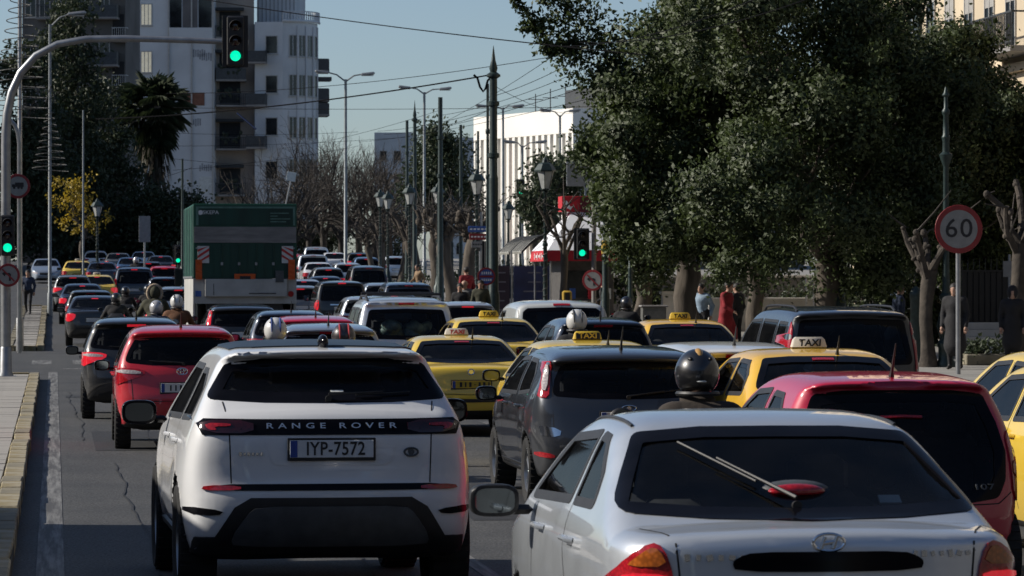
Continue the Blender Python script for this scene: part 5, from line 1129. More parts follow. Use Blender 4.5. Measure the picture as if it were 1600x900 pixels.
def wiper(parent, sh, a, b, side='rear'):
    P = [hitp(sh, a[0] + (b[0] - a[0]) * t, a[1] + (b[1] - a[1]) * t, side) for t in np.linspace(0, 1, 7)]
    n = sh.nrm(np.array(P)); P = np.array(P)
    m = MB().tube(P[:5] + n[:5] * .035, [.009, .008, .006, .005, .005], 6); m.tube(P[2:] + n[2:] * .018, .0055, 6)
    m.lathe([(.001, 0), (.02, 0), (.02, .025), (.001, .03)], 12, P[0] - (0, .03, 0), 'y')
    m.obj('wiper', M['black_plastic'], parent, True)
def antenna(parent, sh, y, x=0, ln=.28, lean=.5):
    p = project(sh, [(x, y)], 'top')[0]
    MB().tube([p - (0, 0, .01), p + (0, -.02, .035), p + (0, -ln * lean, ln * .8)], [.022, .012, .004], 6).obj('antenna', M['black_plastic'], parent)
def taxi_sign(parent, sh, y, face, ink, panel=None, w_=.42, k=.78):
    p = project(sh, [(0, y)], 'top')[0]
    o = MB().box((0, 0, .075), (w_, .16, .15), bev=.03, taper=(.90, .6)).obj('taxi_sign', face, parent, True, (p[0], p[1], p[2] - .012)); o.scale = (k, k, k)
    MB().box((0, 0, .004), (w_ + .03, .19, .02), bev=.008).obj('sign_base', M['black_plastic'], o)
    q = o
    if panel: MB().box((0, -.073, .076), (w_ * .84, .006, .098), Matrix.Rotation(-.2, 3, 'X')).obj('sign_panel', panel, o)
    link('lettering', text_mesh('TAXI', .115, ink, bold=.003, sx=1.05, shear=.12 if panel is None else 0, extrude=.003), o, (0, -.079, .078), (math.pi / 2 - .2, 0, 0))
def build_body(sh, root, h, cuts, lower=None):
    P, Fc, N = surface_net(sh.d, (-sh.W / 2 - .12, -.15, .05), (sh.W / 2 + .12, sh.L + .15, sh.H + .12), h)
    C = P[Fc].mean(1); CN = N[Fc].mean(1); keep = np.ones(len(Fc), bool)
    for side, poly in cuts:
        if side == 'rear': m = (CN[:, 1] < -.1) & (C[:, 1] < sh.L * .5) & pip(poly, C[:, 0], C[:, 2])
        elif side == 'front': m = (CN[:, 1] > .1) & (C[:, 1] > sh.L * .5) & pip(poly, C[:, 0], C[:, 2])
        else: m = (np.abs(CN[:, 0]) > .5) & pip(poly, C[:, 1], C[:, 2])
        keep &= ~m
    Fc, C, CN = Fc[keep], C[keep], CN[keep]
    mi = ((sh.arch(np.abs(C[:, 0]), C[:, 1], C[:, 2]) < h * .35) | ((CN[:, 2] < -.5) & (C[:, 2] < .45)))
    if lower is not None: mi |= C[:, 2] < lower
    return link('body', mesh_np('body', P, Fc, [PAINT, M['black_plastic']], N, mi.astype(int)), root)
CARS = {}
M['roof_dark'] = mat('dark roof panel', (0.022, 0.028, 0.036), .35, spec=.12)
def make_car(name, sh, h=.045, rear_glass=None, side_glass=(), windscreen=None, tint='glass', frit=.032, lamps=(), trims=(), seams=(), side_seams=(), lower=None,
             plate_at=None, wheels_s=5, seat=None, mirror=None, wip=None, ant=None, brake=None, extra=None, handles=(), wd=.2, glass_edge=.018):
    root = bpy.data.objects.new(name, None); COL.objects.link(root); CARS[name] = (root, sh)
    cuts = []
    if rear_glass: rear_glass = fillet(sym(rear_glass), .07); cuts.append(('rear', inset(resample(rear_glass, .05), max(.02, frit - .03))))
    if windscreen: windscreen = fillet(sym(windscreen), .07); cuts.append(('front', inset(resample(windscreen, .05), max(.02, frit - .03))))
    sg = [fillet(p, .045) for p in side_glass]
    for p in sg: cuts.append(('side', inset(resample(p, .05), glass_edge - .004)))
    build_body(sh, root, h, cuts, lower)
    for nm, poly, side in (('rear_window', rear_glass, 'rear'), ('windscreen', windscreen, 'front')):
        if poly is None: continue
        f = patch(sh, 'window_surround', poly, side, M['gloss_black'], root, .004, step=.04, hole=frit + .02, skirt=.012)[0]
        g = patch(sh, nm, inset(resample(poly, .05), frit * .6), side, M[tint], root, -.002, step=.10, skirt=0)[0]
    for i, p in enumerate(sg):
        patch(sh, 'window_trim', p, 'left', M['black_plastic'], root, .003, step=.05, hole=glass_edge + .022, skirt=.01, mirror=True)
        patch(sh, 'side_window', inset(resample(p, .05), glass_edge * .6), 'left', M[tint], root, -.002, step=.10, skirt=0, mirror=True)
    for nm, poly, m, off, mir, side in lamps: patch(sh, nm, poly, side, M[m], root, off, 1, .045, mirror=mir)
    for nm, poly, m, off, rnd, mir, side in trims: patch(sh, nm, poly, side, PAINT if m is None else M[m], root, off, rnd, .07, mirror=mir)
    for pts, side, mir in seams: stroke(sh, 'panel_gap', pts, side, M['seam'], root, mirror=mir)
    for (y, z) in handles:
        for sd in ('left', 'right'):
            p = hitp(sh, y, z, sd); n = sh.nrm(p[None])[0]
            MB().tube([p + n * .0 + (0, -.09, 0), p + n * .03 + (0, -.075, 0), p + n * .03 + (0, .075, 0), p + (0, .09, 0)], [.012, .014, .014, .012], 8).obj('door_handle', PAINT, root, True)
    for (yw, zw, rw, ra) in sh.wheels:
        for sgn in (-1, 1): wheel(root, sgn * (sh.W / 2 - wd / 2 - .035), yw, rw, wd, wheels_s)
    if seat: seats(root, sh, *seat)
    k = sh.W / 1.77; zb = .60 if sh.H < 1.6 else .68
    patch(sh, 'headlamp', [(.46 * k, zb + .02), (.74 * k, zb + .06), (.80 * k, zb + .17), (.62 * k, zb + .15), (.46 * k, zb + .10)], 'front', M['clear_lamp'], root, .006, 1, .05, mirror=True)
    patch(sh, 'grille', sym([(0, zb + .10), (.36 * k, zb + .10), (.34 * k, zb - .02), (0, zb - .04)]), 'front', M['black_plastic'], root, .006, 0, .06); patch(sh, 'front_air_intake', sym([(0, .40), (.55 * k, .40), (.50 * k, .28), (0, .28)]), 'front', M['black_plastic'], root, .006, 0, .07)
    if mirror: mirrors(root, sh, *mirror)
    if plate_at: plate(root, sh, *plate_at)
    if wip: wiper(root, sh, *wip)
    if ant: antenna(root, sh, *ant)
    if brake: patch(sh, 'brake_light', brake, 'rear', M['red_lit'], root, .012, 0, .05)
    if extra: extra(root, sh)
    return root
def emblem(root, sh, z, w_, h, m='chrome', bar='H', x=0):
    p = hitp(sh, x, z); n = sh.nrm(p[None])[0]; a = np.linspace(0, 2 * np.pi, 25)
    q = MB().tube(np.c_[np.cos(a) * w_ / 2, np.zeros(25), np.sin(a) * h / 2], .007, 6, cap=False)
    if bar == 'H':
        q.tube([(-w_ * .26, 0, -h * .36), (-w_ * .13, 0, h * .34)], .009, 6); q.tube([(w_ * .26, 0, h * .36), (w_ * .13, 0, -h * .34)], .009, 6); q.tube([(-w_ * .19, 0, -h * .05), (w_ * .19, 0, h * .06)], .008, 6)
    elif bar == 'T':
        q.tube(np.c_[np.cos(a) * w_ * .17, np.zeros(25), np.sin(a) * h * .42], .006, 6, cap=False); q.tube(np.c_[np.cos(a) * w_ * .36, np.zeros(25), h * .2 + np.sin(a) * h * .2], .006, 6, cap=False)
    else: q.lathe([(.001, -.004), (h * .36, -.004), (h * .40, 0)], 20, axis='y')
    q.obj('emblem', M[m], root, True, p + n * .008)
def bars(root, sh, x, z, wd, h, n=6):
    """a worn maker's script, too small to read: a row of slim raised strokes"""
    q = MB(); rr = random.Random(int(z * 1000) + n)
    for i in range(n):
        p = hitp(sh, x + wd * (i / (n - 1) - .5), z); hh = h * rr.uniform(.6, 1.15); q.box(p - (0, .004, 0), (wd / n * rr.uniform(.45, .8), .008, hh), Matrix.Rotation(rr.uniform(-.3, .3), 3, 'Y'))
    q.obj('script_badge', M['chrome'], root)
def lettering(root, sh, txt, x, z, size, m='silver_ink', bold=.0, sp=1.0, sx=1.0, shear=0.0, off=.006):
    p = hitp(sh, x, z); n = sh.nrm(p[None])[0]; t = math.asin(max(-1, min(1, n[2])))
    o = link('lettering', text_mesh(txt, size, M[m], bold, shear, .003, sp, sx), root, p + n * off, (math.pi / 2 - t, 0, math.atan2(n[0], -n[1])))
    return o
# ---- white luxury crossover
sh = Shape([(.18, .34), (.03, .52), (.0, .72), (.05, .82), (.04, 1.08), (.10, 1.22), (.24, 1.30), (.55, 1.56), (.36, 1.605), (.42, 1.635), (1.0, 1.665), (1.6, 1.675), (2.15, 1.655), (2.55, 1.56), (3.2, 1.20), (3.35, 1.14), (4.0, 1.05), (4.28, .92), (4.37, .70), (4.36, .45), (4.15, .26), (.40, .26)],
           [(0, .24), (.80, .26), (.90, .42), (.94, .62), (.945, .80), (.915, .98), (.87, 1.12), (.80, 1.26), (.70, 1.48), (.64, 1.60), (.55, 1.72), (0, 1.80)],
           plan_poly(4.37, 1.92, .36, .42, .20, .5), 4.37, 1.92, 1.66, [(.83, .38, .38, .435), (3.51, .38, .38, .435)], flare=.045, bow=.10)
def _x(root, sh):
    for x, tx in ((-.252, 'RANGE'), (.252, 'ROVER')): pass
    lettering(root, sh, 'RANGE ROVER', .0, 1.146, .052, sp=1.75, sx=1.5, bold=.0006, off=.016)
    patch(sh, 'roof_panel', sym([(0, .62), (.45, .66), (.585, .80), (.60, 1.6), (.55, 2.25), (0, 2.30)]), 'top', M['roof_dark'], root, .009, 0, .08)
    p = project(sh, [(0, .62)], 'top')[0]; MB().ell(p + (0, 0, .03), (.035, .11, .05), 12, 8).obj('shark_fin_antenna', M['gloss_black'], root, True)
    emblem(root, sh, .985, .085, .05, 'grey_plastic', 'o', .50); bars(root, sh, -.50, .978, .13, .022)
    patch(sh, 'sticker', [(.02, 1.335), (.10, 1.335), (.10, 1.37), (.02, 1.37)], 'rear', M['paper'], root, .003, 0, .05)
make_car('crossover', sh, .034, [(0, 1.575), (.40, 1.573), (.625, 1.545), (.70, 1.42), (.765, 1.315), (.40, 1.295), (0, 1.292)],
    [[(.62, 1.17), (1.40, 1.15), (1.42, 1.50), (1.05, 1.50), (.72, 1.40)], [(1.50, 1.15), (2.85, 1.12), (2.62, 1.34), (2.25, 1.52), (1.52, 1.52)]],
    [(0, 1.58), (.56, 1.56), (.72, 1.2), (0, 1.22)], 'glass_dark', .045,
    lamps=[('tail_lamp', [(.48, 1.182), (.81, 1.185), (.78, 1.108), (.48, 1.104)], 'dark_lamp', .013, True, 'rear'), ('tail_lamp_glow', [(.62, 1.162), (.775, 1.165), (.755, 1.125), (.70, 1.122), (.72, 1.145), (.62, 1.145)], 'red_lamp', .017, True, 'rear'),
           ('reflector', [(.56, .775), (.78, .78), (.80, .745), (.56, .745)], 'red_lamp', .012, True, 'rear')],
    trims=[('lamp_band', sym([(0, 1.19), (.50, 1.19), (.845, 1.195), (.82, 1.16), (.79, 1.095), (.46, 1.095), (0, 1.095)]), 'gloss_black', .010, 0, False, 'rear'),
           ('plate_recess', sym([(0, 1.08), (.42, 1.08), (.37, .925), (.33, .905), (0, .905)]), None, .004, 0, False, 'rear'),
           ('lower_strip', sym([(0, .785), (.62, .785), (.72, .775), (.60, .745), (0, .745)]), 'gloss_black', .009, 0, False, 'rear'),
           ('bumper_valance', sym([(0, .70), (.50, .70), (.60, .64), (.72, .45), (.95, .45), (.95, .24), (0, .24)]), 'black_plastic', .012, 0, False, 'rear'),
           ('skid_plate', sym([(0, .645), (.46, .645), (.52, .60), (.62, .45), (.60, .40), (0, .40)]), 'grey_plastic', .024, 1, False, 'rear'),
           ('bumper_vent', [(.66, .62), (.90, .645), (.90, .60), (.70, .585)], 'gloss_black', .010, 1, True, 'rear'),
           ('sill', [(1.2, .42), (3.1, .42), (3.1, .27), (1.2, .27)], 'black_plastic', .012, 0, True, 'left')],
    seams=[([(.66, 1.30), (.635, 1.19)], 'rear', True), ([(.63, 1.095), (.62, .79)], 'rear', True), ([(1.46, 1.50), (1.46, .95), (1.38, .75), (1.38, .45)], 'left', True), ([(2.62, 1.12), (2.66, .45)], 'left', True)],
    plate_at=(0, 1.005, 'white', 'IYP-7572'), wheels_s=7, seat=(1.02, 1.15, 1.95, .52, 'seat', .0), mirror=(2.62, 1.16, .24, .17, .11), wip=((.0, 1.32), (.52, 1.345)), extra=_x, handles=((1.28, 1.02), (2.25, 1.02)), wd=.245)
# ---- small hatchback (the red one and many others)
def small_hatch(name, L, W, H, k=1.0, **kw):
    z = H / 1.51; x = W / 1.695
    sh = Shape([(.10, .30), (.01, .45), (.0, .62), (.06, .80), (.10, 1.0 * z), (.36, 1.37 * z), (.22, 1.43 * z), (.34, 1.475 * z), (.9, 1.515 * z), (1.5, 1.525 * z), (2.0, 1.50 * z), (2.4, 1.40 * z), (3.05, 1.06 * z), (3.2, 1.0 * z), (L - .25, .86), (L - .05, .70), (L, .48), (L - .12, .22), (.25, .22)],
               [(0, .20), (.72 * x, .22), (.80 * x, .40), (.84 * x, .62), (.845 * x, .82), (.82 * x, .98 * z), (.72 * x, 1.2 * z), (.62 * x, 1.42 * z), (.55 * x, 1.52 * z), (.42 * x, 1.6 * z), (0, 1.66 * z)],
               plan_poly(L, W, .32, .40, .18, .4), L, W, H, [(.60, .305, .305, .355), (L - .78, .305, .305, .355)], bow=.11, flare=.02)
    return sh
sh = small_hatch('h', 3.95, 1.695, 1.51)
def _x(root, sh): emblem(root, sh, .96, .13, .085, 'chrome', 'T')
make_car('hatchback', sh, .042, [(0, 1.38), (.35, 1.378), (.57, 1.355), (.645, 1.22), (.705, 1.07), (.35, 1.038), (0, 1.032)],
    [[(.60, 1.03), (1.38, 1.0), (1.40, 1.40), (.95, 1.39), (.66, 1.25)], [(1.48, 1.0), (2.72, .985), (2.40, 1.25), (2.1, 1.39), (1.50, 1.41)]],
    [(0, 1.45), (.52, 1.43), (.68, 1.06), (0, 1.08)], 'glass_dark',
    lamps=[('tail_lamp', [(.44, .985), (.83, 1.01), (.85, .90), (.80, .78), (.70, .84), (.46, .91)], 'red_lamp', .012, True, 'rear'), ('lamp_lens', [(.50, .965), (.78, .985), (.78, .94), (.50, .925)], 'clear_lamp', .017, True, 'rear')],
    trims=[('lower_valance', sym([(0, .42), (.55, .42), (.62, .24), (0, .24)]), 'black_plastic', .008, 1, False, 'rear')],
    seams=[([(.70, 1.04), (.62, .92), (.60, .62)], 'rear', True), ([(0, .60), (.60, .60)], 'rear', True), ([(1.44, 1.38), (1.44, .85), (1.30, .60), (1.25, .40)], 'left', True), ([(2.5, 1.0), (2.52, .40)], 'left', True)],
    plate_at=(0, .76, 'white', None), seat=(.88, .95, 1.75), mirror=(2.42, .99, .20, .14, .10), wip=((.02, 1.05), (-.40, 1.085)), ant=(.62, .0, .24), brake=sym([(0, 1.415), (.14, 1.413), (.14, 1.385), (0, 1.387)]),
    extra=_x, handles=((1.22, .90), (2.15, .90)), wd=.195)
# ---- compact hatch with high-set lamps in the rear pillars (dark grey)
sh = Shape([(.12, .30), (.02, .44), (.0, .62), (.06, .80), (.10, 1.02), (.30, 1.33), (.16, 1.40), (.30, 1.46), (.9, 1.50), (1.6, 1.51), (2.1, 1.48), (2.5, 1.38), (3.3, 1.03), (3.45, .98), (4.05, .84), (4.30, .66), (4.34, .48), (4.2, .22), (.25, .22)],
           [(0, .20), (.78, .22), (.86, .40), (.90, .62), (.905, .80), (.88, .98), (.78, 1.22), (.68, 1.42), (.60, 1.52), (.45, 1.60), (0, 1.66)], plan_poly(4.34, 1.82, .34, .42, .2, .4), 4.34, 1.82, 1.50,
           [(.78, .32, .32, .37), (3.42, .32, .32, .37)], bow=.10, flare=.03)
def _x(root, sh): emblem(root, sh, .93, .13, .055, 'chrome', 'o')
make_car('pillar_lamp_hatch', sh, .040, [(0, 1.365), (.35, 1.363), (.60, 1.345), (.665, 1.2), (.70, 1.045), (.35, 1.02), (0, 1.015)],
    [[(.75, 1.06), (1.55, 1.02), (1.58, 1.39), (1.1, 1.38), (.80, 1.25)], [(1.66, 1.02), (3.0, 1.0), (2.65, 1.22), (2.25, 1.38), (1.68, 1.40)]], [(0, 1.43), (.55, 1.41), (.74, 1.06), (0, 1.08)], 'glass_dark',
    lamps=[('tail_lamp', [(.675, 1.375), (.73, 1.36), (.80, 1.10), (.82, 1.03), (.725, 1.03), (.71, 1.15)], 'red_lamp', .012, True, 'rear'), ('lamp_lens', [(.695, 1.34), (.725, 1.335), (.785, 1.10), (.735, 1.09)], 'clear_lamp', .022, True, 'rear'), ('reflector', [(.68, .50), (.84, .53), (.84, .48), (.68, .46)], 'red_lamp', .010, True, 'rear')],
    trims=[('tailgate_panel', sym([(0, 1.03), (.70, 1.04), (.68, .70), (.60, .62), (0, .62)]), None, .003, 0, False, 'rear'), ('bumper_corner', [(.62, .74), (.86, .78), (.84, .68), (.64, .66)], 'chrome', .004, 1, True, 'rear'), ('lower_valance', sym([(0, .44), (.60, .44), (.66, .24), (0, .24)]), 'black_plastic', .008, 1, False, 'rear'), ('sill', [(1.2, .36), (3.0, .36), (3.0, .24), (1.2, .24)], 'black_plastic', .006, 0, True, 'left')],
    seams=[([(.69, 1.38), (.69, .74), (.60, .64)], 'rear', True), ([(0, .63), (.60, .63)], 'rear', True), ([(1.62, 1.38), (1.62, .85), (1.42, .62), (1.38, .40)], 'left', True), ([(2.68, 1.0), (2.72, .40)], 'left', True)],
    plate_at=(0, .84, 'white', None), seat=(.86, 1.10, 1.9), mirror=(2.72, 1.0, .21, .15, .11), wip=((.0, 1.035), (.5, 1.10)), ant=(.6,), extra=_x, handles=((1.38, .92), (2.35, .92)), wd=.21)
# ---- tiny hatchback with an all-glass tailgate
sh = Shape([(.12, .30), (.02, .42), (.0, .58), (.05, .72), (.16, .95), (.42, 1.36), (.30, 1.40), (.42, 1.43), (.9, 1.455), (1.4, 1.465), (1.8, 1.44), (2.15, 1.34), (2.75, 1.02), (2.9, .97), (3.25, .82), (3.41, .64), (3.43, .46), (3.3, .2), (.25, .2)],
           [(0, .20), (.70, .22), (.77, .38), (.815, .60), (.82, .76), (.80, .95), (.72, 1.18), (.63, 1.36), (.55, 1.46), (.40, 1.56), (0, 1.62)], plan_poly(3.43, 1.64, .34, .40, .2, .4), 3.43, 1.64, 1.45,
           [(.48, .285, .285, .33), (2.82, .285, .285, .33)], bow=.13, flare=.025)
def _x(root, sh): lettering(root, sh, '107', .50, .735, .055, 'grey_plastic', sp=1.15, sx=1.6, bold=.001)
make_car('glass_hatch', sh, .038, [(0, 1.36), (.35, 1.358), (.565, 1.335), (.64, 1.15), (.68, .96), (.66, .78), (.60, .665), (.35, .63), (0, .62)],
    [[(.62, .98), (1.25, .96), (1.28, 1.34), (.92, 1.33), (.66, 1.16)], [(1.36, .95), (2.45, .94), (2.15, 1.20), (1.85, 1.33), (1.38, 1.355)]], [(0, 1.39), (.50, 1.37), (.68, 1.02), (0, 1.04)], 'glass_dark', .06,
    lamps=[('tail_lamp', [(.685, 1.10), (.765, 1.06), (.815, .78), (.80, .62), (.715, .66), (.705, .9)], 'red_lamp', .012, True, 'rear'), ('lamp_lens', [(.715, .90), (.79, .90), (.805, .80), (.72, .80)], 'amber_lamp', .016, True, 'rear')],
    trims=[('bumper', sym([(0, .60), (.55, .60), (.70, .56), (.80, .50), (.78, .28), (0, .26)]), None, .006, 1, False, 'rear')],
    seams=[([(0, .615), (.60, .63), (.70, .70)], 'rear', True), ([(1.32, 1.33), (1.32, .8), (1.2, .55), (1.15, .4)], 'left', True), ([(2.3, .95), (2.32, .4)], 'left', True)],
    plate_at=(0, .48, 'white', None), seat=(.88, .78, 1.45), mirror=(2.2, .97, .19, .14, .09), ant=(.6,), brake=sym([(0, 1.195), (.14, 1.19), (.14, 1.175), (0, 1.18)]), extra=_x, handles=((1.15, .86), (1.95, .86)), wd=.18)
# ---- large sedan (taxis and private sedans)
sh = Shape([(.12, .30), (.02, .45), (.0, .62), (.05, .80), (.08, .99), (.14, 1.05), (.55, 1.075), (.68, 1.085), (1.30, 1.41), (1.7, 1.465), (2.2, 1.475), (2.6, 1.44), (3.0, 1.30), (3.5, 1.03), (3.65, .99), (4.3, .86), (4.53, .68), (4.57, .48), (4.4, .22), (.25, .22)],
           [(0, .20), (.76, .22), (.83, .40), (.875, .62), (.88, .82), (.855, .97), (.77, 1.10), (.66, 1.34), (.58, 1.46), (.42, 1.56), (0, 1.62)], plan_poly(4.57, 1.77, .34, .42, .2, .4), 4.57, 1.77, 1.46,
           [(.98, .315, .315, .365), (3.55, .315, .315, .365)], bow=.09, flare=.015)
def _x(root, sh): emblem(root, sh, .955, .085, .085, 'chrome', 'o')
make_car('sedan', sh, .042, [(0, 1.405), (.3, 1.403), (.545, 1.385), (.64, 1.24), (.715, 1.105), (.35, 1.078), (0, 1.073)],
    [[(1.05, 1.05), (1.86, 1.03), (1.88, 1.38), (1.45, 1.37), (1.18, 1.24)], [(1.95, 1.03), (3.15, 1.0), (2.85, 1.2), (2.5, 1.36), (1.97, 1.385)]], [(0, 1.40), (.54, 1.38), (.74, 1.05), (0, 1.07)], 'glass',
    lamps=[('tail_lamp', [(.56, .96), (.855, .96), (.875, .80), (.80, .72), (.66, .76), (.58, .84)], 'red_lamp', .012, True, 'rear'), ('lamp_lens', [(.62, .90), (.78, .90), (.80, .83), (.64, .83)], 'clear_lamp', .016, True, 'rear')],
    trims=[('plate_recess', sym([(0, .86), (.36, .86), (.33, .68), (0, .68)]), None, .002, 0, False, 'rear'), ('bumper_strip', sym([(0, .56), (.60, .56), (.84, .58), (.84, .53), (0, .51)]), 'black_plastic', .010, 0, False, 'rear'), ('lower_valance', sym([(0, .34), (.78, .34), (.76, .22), (0, .22)]), 'black_plastic', .006, 0, False, 'rear')],
    seams=[([(.64, 1.05), (.56, .96), (.56, .80), (.50, .64), (0, .62)], 'rear', True), ([(1.91, 1.37), (1.91, .85), (1.70, .62), (1.62, .40)], 'left', True), ([(2.96, 1.0), (3.0, .40)], 'left', True)],
    plate_at=(0, .77, 'white', None), seat=(.84, 1.62, 2.35), mirror=(2.92, 1.02, .21, .15, .11), ant=(1.42, .16, .22), brake=sym([(0, 1.385), (.10, 1.383), (.10, 1.365), (0, 1.367)]), extra=_x, handles=((1.75, .93), (2.65, .93)), wd=.205)
# ---- older silver saloon with a rear wiper (nearest car)
sh = Shape([(.14, .30), (.02, .44), (.0, .60), (.04, .80), (.05, .985), (.10, 1.018), (.34, 1.034), (.45, 1.042), (1.24, 1.375), (1.36, 1.412), (1.62, 1.438), (2.0, 1.445), (2.4, 1.41), (2.75, 1.28), (3.3, 1.0), (3.45, .96), (4.0, .84), (4.22, .66), (4.26, .46), (4.1, .2), (.25, .2)],
           [(0, .20), (.74, .22), (.82, .40), (.865, .62), (.865, .80), (.84, .95), (.765, 1.08), (.665, 1.31), (.59, 1.42), (.42, 1.53), (0, 1.58)], plan_poly(4.26, 1.76, .36, .42, .2, .4), 4.26, 1.76, 1.44,
           [(.88, .29, .29, .34), (3.32, .29, .29, .34)], bow=.11)
def _x(root, sh):
    emblem(root, sh, .970, .125, .068, 'chrome', 'H')
    bars(root, sh, -.45, .915, .22, .024); bars(root, sh, .46, .925, .22, .028, 7)
    # high brake light on the parcel shelf, sticker and paper inside the window
    p = MB().ell((.0, .74, 1.14), (.15, .07, .045), 20, 10).obj('shelf_brake_light', M['grey_plastic'], root, True); MB().ell((.0, .69, 1.14), (.12, .045, .032), 20, 10).obj('lamp_lens', M['red_lamp'], p, True)
    MB().box((.40, .74, 1.10), (.09, .06, .01), Matrix.Rotation(.5, 3, 'X')).obj('paper_slip', M['paper'], root)
    MB().box((0, .98, 1.0), (1.3, .75, .03), bev=.01).obj('parcel_shelf', M['seat'], root)
    for sgn in (-1, 1):
        P = np.array([project(sh, [(sgn * .57, y)], 'top')[0] for y in np.linspace(1.4, 2.5, 10)]); MB().tube(P + (0, 0, .004), .008, 6).obj('roof_gutter', M['black_plastic'], root)
make_car('saloon', sh, .034, [(0, 1.385), (.3, 1.383), (.585, 1.36), (.68, 1.21), (.765, 1.062), (.4, 1.042), (0, 1.036)],
    [[(1.10, 1.045), (1.68, 1.035), (1.70, 1.355), (1.50, 1.345), (1.22, 1.20)], [(1.76, 1.035), (2.95, 1.0), (2.68, 1.17), (2.38, 1.32), (1.74, 1.36)]], [(0, 1.38), (.52, 1.36), (.72, 1.03), (0, 1.05)], 'glass', .022,
    lamps=[('tail_lamp', [(.595, .69), (.61, .85), (.645, .955), (.69, .968), (.77, .915), (.83, .82), (.845, .71)], 'red_lamp', .012, True, 'rear'), ('lamp_lens', [(.63, .88), (.66, .945), (.695, .95), (.755, .90), (.77, .875)], 'amber_lamp', .017, True, 'rear'), ('lamp_glow', [(.63, .85), (.78, .85), (.79, .815), (.625, .805)], 'red_lit', .018, True, 'rear')],
    trims=[('boot_handle_strip', sym([(0, .935), (.30, .935), (.36, .915), (.385, .895), (.37, .86), (0, .855)]), 'gloss_black', .012, 1, False, 'rear'), ('plate_recess', sym([(0, .78), (.32, .78), (.30, .64), (0, .64)]), 'grey_plastic', .004, 0, False, 'rear'), ('bumper_strip', sym([(0, .50), (.60, .50), (.82, .52), (.82, .46), (0, .44)]), 'black_plastic', .01, 0, False, 'rear')],
    seams=[([(.60, .97), (.575, .70), (.55, .60), (0, .58)], 'rear', True), ([(.70, .40), (.64, .24), (.60, .10)], 'top', True), ([(1.68, 1.35), (1.68, .85), (1.48, .60), (1.42, .38)], 'left', True), ([(2.66, 1.0), (2.7, .38)], 'left', True)],
    plate_at=(0, .71, 'white', None), seat=(.74, 1.62, 2.15, .52, 'seat', .0), mirror=(2.72, 1.0, .23, .15, .12, M['black_plastic']), wip=((-.03, 1.09), (-.42, 1.31)), extra=_x, handles=((1.48, .90), (2.4, .90)), wd=.18)
# ---- tall estate-like people carrier with roof bars (silver)
sh = Shape([(.10, .32), (.01, .46), (.0, .64), (.04, .85), (.06, 1.10), (.30, 1.66), (.20, 1.70), (.32, 1.74), (.9, 1.785), (1.7, 1.80), (2.3, 1.77), (2.7, 1.64), (3.4, 1.16), (3.55, 1.09), (4.15, .93), (4.34, .70), (4.37, .5), (4.2, .24), (.25, .24)],
           [(0, .22), (.78, .24), (.85, .42), (.885, .64), (.89, .90), (.87, 1.08), (.80, 1.35), (.73, 1.62), (.66, 1.76), (.5, 1.86), (0, 1.92)], plan_poly(4.37, 1.79, .26, .42, .12, .4), 4.37, 1.79, 1.79,
           [(.80, .315, .315, .365), (3.48, .315, .315, .365)], bow=.08, flare=.015)
make_car('tall_carrier', sh, .045, [(0, 1.60), (.62, 1.58), (.72, 1.16), (.70, 1.10), (0, 1.08)],
    [[(.30, 1.12), (.72, 1.10), (.74, 1.60), (.44, 1.59)], [(.80, 1.10), (1.60, 1.08), (1.62, 1.62), (.84, 1.61)], [(1.70, 1.08), (3.1, 1.05), (2.75, 1.40), (2.45, 1.61), (1.72, 1.62)]], [(0, 1.72), (.60, 1.70), (.76, 1.16), (0, 1.18)], 'glass', .05,
    lamps=[('tail_lamp', [(.76, 1.30), (.81, 1.28), (.885, .95), (.88, .80), (.75, .82), (.77, 1.05)], 'red_lamp', .012, True, 'rear')],
    trims=[('bumper', sym([(0, .60), (.70, .60), (.87, .62), (.85, .30), (0, .28)]), 'grey_plastic', .008, 0, False, 'rear')],
    seams=[([(.75, 1.60), (.745, .62)], 'rear', True), ([(1.66, 1.6), (1.66, .40)], 'left', True), ([(2.75, 1.08), (2.78, .40)], 'left', True)],
    plate_at=(0, .82, 'white', None), seat=(1.08, 1.15, 1.95), mirror=(2.85, 1.08, .22, .18, .11), wip=((0, 1.10), (.42, 1.14)), brake=sym([(0, 1.695), (.13, 1.69), (.13, 1.66), (0, 1.665)]), handles=((1.45, .98), (2.45, .98)), wd=.195)
